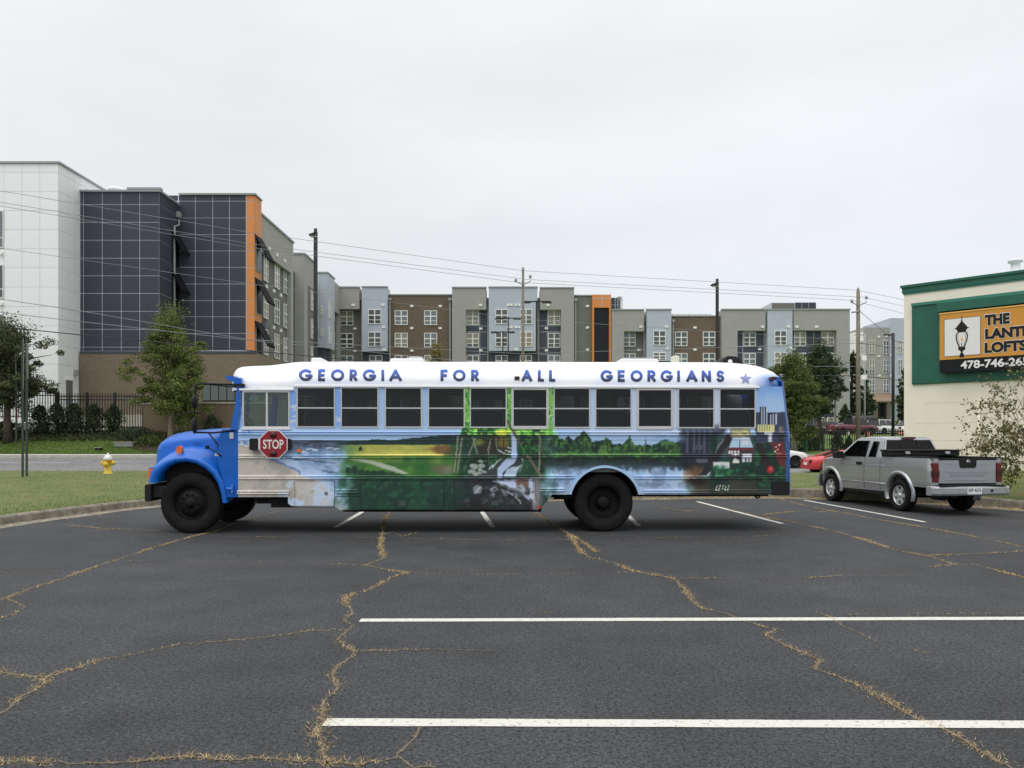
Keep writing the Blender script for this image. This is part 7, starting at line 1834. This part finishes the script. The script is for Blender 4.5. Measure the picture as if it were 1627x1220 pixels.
bush(at(336, 56.2), sc_(34, 56), sc_(13, 56), 'small dark shrub in front of the brick garden wall beside the bus mirror', 50, DGREEN, 1200, .15)
bush(at(1343, 103), sc_(48, 101), sc_(14, 101), 'clipped dark cone shaped shrub at the end of the apartment building', 51, DGREEN, 1600, .35, cone=True, name='cone_shrub')
for i, (px, hpx, w_, lab) in enumerate(((1293, 33, 9, 'dark upright shrub inside the right fence beside the bin'), (1330, 33, 10, 'dark upright shrub inside the right fence left of the utility pole'), (1349, 20, 8, 'dark upright shrub hard against the utility pole'))):
    bush(at(px, 57.2), sc_(hpx, 57), sc_(w_, 57), lab, 60 + i, DGREEN, 1300, .17, 'shrubs inside the right fence', cone=True)
for i, (px, Y, hpx, w_, lab) in enumerate(((1398, 112, 26, 16, 'low rounded bush below the tan porch'), (1428, 108, 20, 14, 'yellowish low bush beside the white cars'), (1325, 104, 10, 8, 'small low bush at the foot of the apartment end wall'))):
    bush(at(px, Y), sc_(hpx, Y), sc_(w_, Y), lab, 70 + i, DGREEN if i != 1 else LGREEN, 900, .4)
bush(at(1275, 56.3), .9, 1.2, 'low spreading plant at the foot of the olive tree', 76, DGREEN, 900, .15)
bush(at(215, 55.0), 1.0, 1.6, 'spreading green ground shrub left of the brick pier', 77, HC_, 1800, .14)
bush(at(238, 54.2), .7, .8, 'bright green low shrub in the mulch bed by the brick pier', 78, GREEN, 900, .12)
# ivy under the hedge and mulch bed
r = np.random.default_rng(90); n = 9000; xx = r.uniform(-45, -23, n); yy = r.uniform(55.2, 57.3, n)
cc = np.stack([xx, yy, [zfar(a, b_) + r.uniform(0, .22) for a, b_ in zip(xx, yy)]], 1)
ivy = leaf_mesh('ivy_ground_cover', cc, r.uniform(.10, .22, n), pick(r, [srgb(64, 76, 46), srgb(52, 64, 40), srgb(78, 88, 54), srgb(86, 80, 56)], n), r, None); tag(ivy, 'dark ivy covering the bank below the fence', None, None, 'stuff')
r = np.random.default_rng(91); n = 40000; xx = r.uniform(-48, -18, n); yy = r.uniform(52.4, 55.4, n)
cc = np.stack([xx, yy, [zfar(a, b_) + r.uniform(-.02, .07) for a, b_ in zip(xx, yy)]], 1)
lg = leaf_mesh('lawn_grass', cc, r.uniform(.06, .14, n), pick(r, [srgb(84, 118, 44), srgb(70, 100, 38), srgb(104, 128, 58), srgb(122, 128, 70)], n), r, None, aspect=.25); tag(lg, 'bright mown grass on the bank across the street', None, None, 'stuff')
mbd = MB(); a = G(176, 716, .9)
mbd.add([(P(180, 700, 55).x, 54.9, zfar(-25, 54.9) + .03), (P(262, 700, 55).x, 54.9, zfar(-22, 54.9) + .05), (P(262, 700, 53).x, 52.9, zfar(-22, 52.9) + .05), (P(222, 700, 53).x, 53.2, zfar(-24, 53.2) + .03)], [(0, 3, 2, 1)]); mbd.build('mulch_bed', M['earth'], kind='structure')

# leafy shrub tree at the right edge, nearer than the cream building
Y = 19.6; b = P(1664, 780, Y); b.z = zi(b.x, Y) - .05
rt = thing('crepe_shrub_tree', b, 'thin branched shrub tree with sparse brownish leaves at the right edge', 'tree')
r = np.random.default_rng(5); br = MB(); cen = []; siz = []
def twig(p, d, l, q, depth):
    d = Vector(d).normalized(); pts = [p]; cur = Vector(p); n = 5
    for k in range(n):
        d = (d + Vector(r.normal(size=3)) * .13 + Vector((0, 0, -.03 * depth))).normalized(); cur = cur + d * l / n; pts.append(cur.copy())
    br.tube(pts, [q * (1 - .75 * k / n) for k in range(n + 1)], 5, False)
    if depth >= 2:
        for k in range(1, n + 1):
            for _ in range(3 if depth == 3 else 2):
                if r.random() < .21: cen.append(np.array(pts[k]) + r.normal(size=3) * .05); siz.append(r.uniform(.06, .115))
    if depth < 3:
        for k in range(5 if depth == 0 else 4):
            f = r.uniform(.35, 1.0); i = min(n - 1, int(f * n)); base = pts[i].lerp(pts[i + 1], f * n - i)
            nd = d + Vector(r.normal(size=3)) * .62; twig(base, nd, l * r.uniform(.45, .7), q * .45, depth + 1)
for an, el, l in ((180, 52, 1.7), (165, 35, 1.5), (200, 30, 1.5), (230, 50, 1.6), (150, 65, 1.8), (20, 60, 1.8), (300, 60, 1.6), (95, 70, 1.7), (195, 68, 1.9), (185, 12, 1.2), (175, 22, 1.45)):
    twig(Vector((0, 0, .5)), (math.cos(R(an)) * math.cos(R(el)), math.sin(R(an)) * math.cos(R(el)), math.sin(R(el))), l * .86, .018, 0)
br.tube([(0, 0, 0), (.02, 0, .3), (0, 0, .62)], [.05, .045, .04], 8); br.build('branches', M['bark_dark'], rt)
cen = np.array(cen); leaf_mesh('crown', cen, siz, pick(r, [srgb(108, 116, 70), srgb(88, 102, 58), srgb(128, 114, 78), srgb(76, 90, 52), srgb(136, 126, 86)], len(cen)), r, rt, droop=.5, aspect=.6)

# ------------------------------------------------------------------ fences
def fence(name, label, pts, h, step, rails, post_every, tops=.10):
    a0 = Vector(pts[0]); t = thing(name, a0, label, 'fence')
    pk = MB().box(-.021, .021, -.021, .021, 0, h).mesh('picket', M['steel_black']); po = MB().box(-.065, .065, -.065, .065, -.3, h + .06).mesh('post', M['steel_black'])
    for a, b in zip(pts, pts[1:]):
        a, b = Vector(a), Vector(b); L_ = (b - a).length; n = int(L_ / step); an = math.atan2(b.y - a.y, b.x - a.x)
        for k in range(n + 1):
            p = a.lerp(b, k / n); link('picket', pk, t, loc=p - a0)
        m = max(1, round(L_ / post_every))
        for k in range(m + 1): link('post', po, t, loc=a.lerp(b, k / m) - a0 - Vector((0, .02, 0)))
        for z in rails:
            MB().tube([a - a0 + Vector((0, 0, z)), b - a0 + Vector((0, 0, z))], .04, 4).build('rail', M['steel_black'], t)
    return t
YF = 57.6
zb_ = P(228, 681, YF).z; x0, x1 = P(93, 650, YF).x, P(228, 650, YF).x
fence('iron_fence', 'black iron picket fence in front of the clinic, right of the sign posts', [(x0, YF, zb_), (x1, YF, zb_)], P(200, 624.5, YF).z - zb_, sc_(4.25, YF), (.12, P(200, 635, YF).z - zb_, P(200, 629.5, YF).z - zb_), 2.35 * 1.0)
zb_ = P(40, 664, YF + 1).z; x0, x1 = P(-60, 650, YF + 1).x, P(89, 650, YF + 1).x
fence('tall_iron_fence', 'black iron picket fence at the left edge behind the sign posts', [(x0, YF + 1, zb_), (x1, YF + 1, zb_)], P(50, 618, YF + 1).z - zb_, sc_(4.25, YF), (.12, P(50, 628, YF + 1).z - zb_, P(50, 622, YF + 1).z - zb_), 2.6)
YR = 56.0; zb_ = zfar(20, YR); x0, x1 = P(1238, 700, YR).x, P(1445, 700, YR).x
fence('far_iron_fence', 'black iron picket fence across the street behind the silver pickup', [(x0, YR, zb_), (x1, YR, zb_)], P(1300, 681, YR).z - zb_, sc_(3.6, YR), (.12, P(1300, 685, YR).z - zb_), 2.7)

# ------------------------------------------------------------------ lamps, poles, wires, signs
M['pole_dark'] = mat('dark_bronze_pole', (.016, .015, .016), .5)
M['wood_pole'] = mat('weathered_pole', srgb(122, 115, 102), .95, var=.3, vscale=6, bump=.4, bscale=18)
def lamp_post(px, pyt, Y, label, wpx=4.5, sgn=-1, group='lamp posts behind the bus', heads=1):
    b = at(px, Y); h = P(px, pyt, Y).z - b.z; w_ = sc_(wpx, Y) / 2
    t = thing('lamp_post', b, label, 'lamp post', group)
    MB().box(-w_, w_, -w_, w_, .5, h).build('pole', M['pole_dark'], t); MB().lathe([(w_ * 2.2, -.3), (w_ * 2.2, .5), (0, .5)], (0, 0, 0), 'z', 14).build('footing', M['concrete_far'], t)
    if heads == 1:
        l = sc_(11, Y) * .9
        hd_ = MB(); hd_.add([(0, -.16, h - .05), (sgn * l, -.22, h - .22), (sgn * l, .22, h - .22), (0, .16, h - .05), (0, -.16, h - .38), (sgn * l, -.22, h - .30), (sgn * l, .22, h - .30), (0, .16, h - .38)], [(0, 1, 2, 3), (7, 6, 5, 4), (0, 4, 5, 1), (1, 5, 6, 2), (2, 6, 7, 3)]).build('lamp_head', M['pole_dark'], t)
        MB().box(sgn * l * .3 - .2, sgn * l * .3 + .2, -.14, .14, h - .40, h - .33).build('lens', M['vent'], t)
        MB().box(-w_ * .8, w_ * .8, -.1, .1, h, h + .22).build('finial', M['pole_dark'], t)
    else:
        for s_ in (-1, 1):
            MB().box(min(0, s_ * 1.5), max(0, s_ * 1.5), -.05, .05, h - .16, h - .04).build('arm', M['pole_dark'], t)
            MB().rbox(min(s_ * .6, s_ * 1.6), max(s_ * .6, s_ * 1.6), -.2, .2, h - .26, h - .165, r=.04).build('lamp_head', M['pole_dark'], t)
    return t
lamp_post(501.5, 368, 58, 'tall dark lamp post left of centre above the word on the bus roof', 5.2, -1)
lamp_post(1139.5, 447.5, 62, 'tall dark lamp post above the rear part of the bus', 4.2, -1)
lamp_post(852.5, 477.5, 84, 'double headed dark lamp post right beside the wooden utility pole', 2.6, heads=2)
lamp_post(807.5, 504, 95, 'double headed dark lamp post left of the utility pole, the middle one of three', 2.0, heads=2)
lamp_post(799, 526, 104, 'double headed dark lamp post left of the utility pole, the lowest of three', 1.7, heads=2)
def util_pole(px, pyt, pyb, Y, wpx, label, cross):
    b = at(px, Y); b.x = P(px, 600, Y).x; h = P(px, pyt, Y).z - b.z; w_ = sc_(wpx, Y) / 2
    t = thing('utility_pole', b, label, 'utility pole', 'wooden utility poles')
    MB().tube([(0, 0, -.3), (0, 0, h * .5), (0, 0, h)], [w_ * 1.15, w_, w_ * .85], 12).build('pole', M['wood_pole'], t)
    ins = MB(); ins.lathe([(.03, 0), (.10, .05), (.06, .10), (.11, .15), (.06, .22), (.03, .3), (0, .3)], (0, 0, h), 'z', 10); ins.build('insulator', M['downpipe'], t)
    if cross:
        for s_, dz in ((-1, -.95), (1, -.65)):
            MB().tube([(0, -.1, h - cross - .25), (s_ * .45, -.15, h - cross - .05), (s_ * .50, -.15, h - cross + .05)], .035, 6).build('bracket_arm', M['downpipe'], t)
            MB().lathe([(.03, 0), (.10, .04), (.06, .10), (.12, .15), (.06, .22), (.03, .28), (0, .28)], (s_ * .50, -.15, h - cross + .02 + (0.15 if s_ > 0 else -.1)), 'z', 10).build('insulator', M['downpipe'], t)
    return t
U1 = util_pole(831, 430.5, 573, 55, 4.6, 'wooden utility pole rising behind the middle of the bus', .72)
U2 = util_pole(1363.5, 463, 700, 55.2, 6.6, 'wooden utility pole with grey boxes behind the silver pickup', .75)
bx_ = MB(); z0 = P(1370, 562, 55).z - U2.location.z
MB().box(.12, .42, -.35, -.05, P(1370, 573, 55).z - U2.location.z, P(1370, 565, 55).z - U2.location.z).build('pole_box', M['vent'], U2); MB().box(.10, .45, -.35, -.05, P(1370, 603, 55).z - U2.location.z, P(1370, 596, 55).z - U2.location.z).build('pole_box', M['vent'], U2)
MB().tube([(-.5, -.1, P(1350, 496, 55).z - U2.location.z), (.1, -.1, P(1360, 494, 55).z - U2.location.z)], .06, 6).build('bracket_arm', M['downpipe'], U2)
Y = 78; b = at(1419, Y); dp_ = thing('distribution_pole', b, 'dark pole with a short crossarm beside the corner of the cream building', 'utility pole')
h = P(1419, 529, Y).z - b.z; MB().tube([(0, 0, -.3), (0, 0, h)], .15, 10).build('pole', M['pole_dark'], dp_); MB().box(-.9, .1, -.08, .08, h - .25, h - .12).build('crossarm', M['pole_dark'], dp_)
Y = 92; b = at(1374, Y); dp2 = thing('slim_pole', b, 'slim grey pole at the left edge of the far apartment block', 'utility pole')
h = P(1374, 530, Y).z - b.z; MB().tube([(0, 0, -.3), (0, 0, h)], .10, 8).build('pole', M['downpipe'], dp2); MB().box(-1.2, 0, -.05, .05, h - .2, h - .1).build('arm', M['downpipe'], dp2)
M['wire'] = mat('bare_wire', (.24, .25, .26), .6); M['wire_dark'] = mat('black_cable', (.02, .02, .022), .6)
def wire(label, pts, rad, m='wire', sag=.0, name='overhead_wire'):
    rad *= .8
    V = [P(px, py, Y) for px, py, Y in pts]; path = []
    for a, b in zip(V, V[1:]):
        for k in range(12): f = k / 12; path.append(a.lerp(b, f) - Vector((0, 0, 4 * sag * f * (1 - f))))
    path.append(V[-1]); o = path[0].copy()
    w_ = MB().tube([p - o for p in path], rad, 4).build(name, M[m], None, loc=o); tag(w_, label, 'wire', 'wires strung between the poles'); return w_
YL = 40
wire('topmost thin overhead wire from the left edge over both utility poles', [(-120, 283, 32), (0, 303, YL), (391, 368, 46), (831, 430, 55), (1363, 461, 55.2)], .016)
wire('second thin overhead wire ending on the right insulators of the poles', [(-120, 301, 32), (0, 321, YL), (391, 386, 46), (838, 444, 55), (1371, 472, 55)], .016)
wire('third thin overhead wire ending on the left insulators of the poles', [(-120, 309, 32), (0, 327, YL), (391, 392, 46), (819, 448, 55), (1354, 477, 55)], .016)
wire('thin wire crossing the dark panelled block at mid height', [(-120, 377, 32), (0, 394, YL), (391, 450, 46), (831, 507, 55), (1363, 541, 55.2)], .014)
wire('pale cable crossing the dark panels below the thin wires', [(-120, 459, 32), (0, 475, YL), (128, 494, 42), (391, 539, 46), (831, 562, 55), (1363, 545, 55.2)], .02)
wire('pale cable passing in front of the young green tree', [(-120, 482, 32), (0, 496, YL), (128, 511, 42), (391, 540, 46), (831, 583, 55), (1240, 582, 55), (1363, 582, 55.2)], .022)
wire('thick black cable passing in front of the trees at the left', [(-120, 503, 32), (0, 519, YL), (128, 532, 42), (420, 559, 46), (831, 597, 55), (1240, 597, 55), (1363, 597, 55.2)], .032, 'wire_dark')
wire('thin wire from the right utility pole to the cream building, topmost', [(1363, 461, 55.2), (1440, 477, 60), (1640, 530, 75)], .016)
wire('thin wire from the right utility pole to the cream building, second', [(1371, 472, 55), (1440, 487, 60), (1640, 530, 75)], .016)
wire('thin wire from the right utility pole to the cream building, third', [(1354, 477, 55), (1440, 499, 60), (1640, 560, 75)], .016)
wire('dark cable from the right utility pole past the far apartment block', [(1366, 494, 55), (1420, 541, 78), (1500, 560, 90)], .03, 'wire_dark')
wire('lower dark cable from the right utility pole past the far apartment block', [(1366, 545, 55), (1420, 552, 78), (1500, 570, 90)], .03, 'wire_dark')
wire('black cable running right from the utility pole at window height', [(1363, 597, 55.2), (1440, 605, 60), (1600, 620, 70)], .03, 'wire_dark')

# sign posts seen edge on at the left
M['sign_back'] = mat('grey_sign_back', (.30, .31, .31), .45, metal=.5); M['green_post'] = mat('dark_green_post', srgb(52, 62, 56), .6)
def sign_post(px, pyt, pyb, Y, label, plates, wpx=2.6, an=121):
    b = P(px, pyb, Y); top = P(px - 1, pyt, Y).z; w_ = sc_(wpx, Y) / 2
    t = thing('sign_post', Vector((b.x, Y, b.z)), label, 'sign', 'street signs seen edge on'); h = top - b.z
    MB().box(-w_, w_, -w_, w_, -.1, h).build('post', M['green_post'], t)
    for (pa, pb, wd, m) in plates:
        z1, z0 = P(px, pa, Y).z - b.z, P(px, pb, Y).z - b.z
        o = MB().rbox(-wd / 2, wd / 2, -.006, .006, z0, z1, r=min(.06, (z1 - z0) * .2)).build('sign_plate', M[m], t); o.location = (.05, -w_ - .012, 0); o.rotation_euler = (0, 0, R(an))
    return t
Y = 27.5
sign_post(36, 540, 753, Y, 'tall dark sign post with a narrow edge on plate, nearer of the tall pair', [(540, 620, .75, 'sign_back')], 2.6)
sign_post(42.5, 538, 752, Y + .6, 'tall dark sign post with an edge on plate, right one of the tall pair', [(546, 602, .75, 'sign_back')], 2.6, 117)
sign_post(26, 560, 703, 54.0, 'shorter sign post with a red and white lower plate at the left', [(562, 600, .9, 'sign_back'), (651, 670, .8, 'red_sign')], 2.2, 116)
# fire hydrant
Y = 30.0; b = P(171.5, 752, Y); b.z = zi(b.x, Y) - .02
hy = thing('fire_hydrant', b, 'yellow fire hydrant with a silver cap on the grass by the street', 'fire hydrant')
ht = P(171, 719.5, Y).z - b.z; k = ht / .76
M['yellow'] = mat('yellow_hydrant_paint', srgb(220, 186, 66), .55, var=.08, vscale=9); M['silver_cap'] = mat('silver_cap_paint', (.62, .62, .63), .4, metal=.4)
MB().lathe([(.16 * k, 0), (.16 * k, .04 * k), (.115 * k, .05 * k), (.11 * k, .46 * k), (.15 * k, .47 * k), (.15 * k, .52 * k), (.10 * k, .53 * k)], (0, 0, 0), 'z', 20).build('barrel', M['yellow'], hy)
MB().lathe([(.165 * k, .521 * k), (.165 * k, .55 * k), (.14 * k, .60 * k), (.11 * k, .665 * k), (.05 * k, .70 * k), (.035 * k, .70 * k), (.035 * k, .76 * k), (0, .76 * k)], (0, 0, 0), 'z', 20).build('bonnet', M['silver_cap'], hy)
for s_ in (-1, 1):
    c = MB().lathe([(.06 * k, .09 * k * s_), (.06 * k, .17 * k * s_), (.078 * k, .172 * k * s_), (.078 * k, .22 * k * s_), (.03 * k, .222 * k * s_), (.025 * k, .26 * k * s_), (0, .26 * k * s_)], (0, 0, .40 * k), 'x', 14).build('side_outlet', M['yellow'], hy)
    MB().tube([(s_ * .20 * k, 0, .40 * k), (s_ * .22 * k, -.02, .30 * k), (s_ * .15 * k, -.03, .27 * k)], .010, 5).build('cap_chain', M['silver_cap'], c)
MB().lathe([(.075 * k, -.10 * k), (.075 * k, -.18 * k), (.095 * k, -.182 * k), (.095 * k, -.22 * k), (0, -.225 * k)], (0, 0, .36 * k), 'y', 16).build('front_outlet', M['yellow'], hy)
# small things on the bank
b = at(157, 53.4); gl_ = thing('ground_light', b, 'small dark ground light on the grass bank across the street', 'light'); MB().rbox(-.22, .22, -.12, .12, .05, .17, r=.03).build('lamp', M['black_plastic'], gl_); MB().box(-.24, .24, -.14, .14, .171, .20).box(-.03, .03, -.03, .03, -.05, .05).build('hood', M['concrete_far'], gl_)
b = at(200, 54.3); ub = thing('utility_box', b, 'pale flat utility box lid in the ivy by the brick pier', 'utility box'); MB().rbox(-.62, .62, -.3, .3, -.05, .22, r=.03).build('box', M['sign_back'], ub); MB().rbox(-.70, .70, -.36, .36, .221, .28, r=.03).build('lid', M['concrete_far'], ub)
# pet bin and little notices by the right fence
b = at(1277.5, 55.4); pb = thing('pet_waste_station', b, 'green post with a white notice and a bin beside the olive tree', 'bin')
zt_ = lambda py: P(1277, py, 55.4).z - b.z
MB().box(-.04, .04, -.04, .04, -.1, zt_(679)).build('post', M['green_paint'], pb); MB().rbox(-.13, .13, -.07, -.045, zt_(684), zt_(675), r=.02).build('notice', M['vent'], pb); MB().lathe([(.14, zt_(716)), (.17, zt_(697)), (.17, zt_(695)), (0, zt_(694))], (0, -.22, 0), 'z', 14).build('bin', M['green_paint'], pb); MB().rbox(-.10, .10, -.12, -.045, zt_(694), zt_(687), r=.02).build('bag_holder', M['green_paint'], pb)
for i, (px, py0, py1, col, lab) in enumerate(((1377.5, 694, 686, (.75, .25, .14), 'small orange notice on a stake above the pickup cab'), (1430, 690, 683, (.75, .25, .14), 'small orange notice by the corner of the cream building'), (1347.5, 690, 684.5, (.7, .7, .66), 'small white notice on a stake behind the fence'))):
    Y = 58.5; b = at(px, Y); t = thing('yard_notice', b, lab, 'sign', 'small notices on stakes'); z0, z1 = P(px, py0, Y).z - b.z, P(px, py1, Y).z - b.z
    MB().box(-.02, .02, -.02, .02, -.1, z1).build('stake', M['downpipe'], t); MB().rbox(-.18 if i < 2 else -.09, .18 if i < 2 else .09, -.035, -.021, z0, z1, r=.02).build('board', mat('notice_board_%d' % i, col, .6), t)
lt_ = MB(); c = at(45, 54.0)
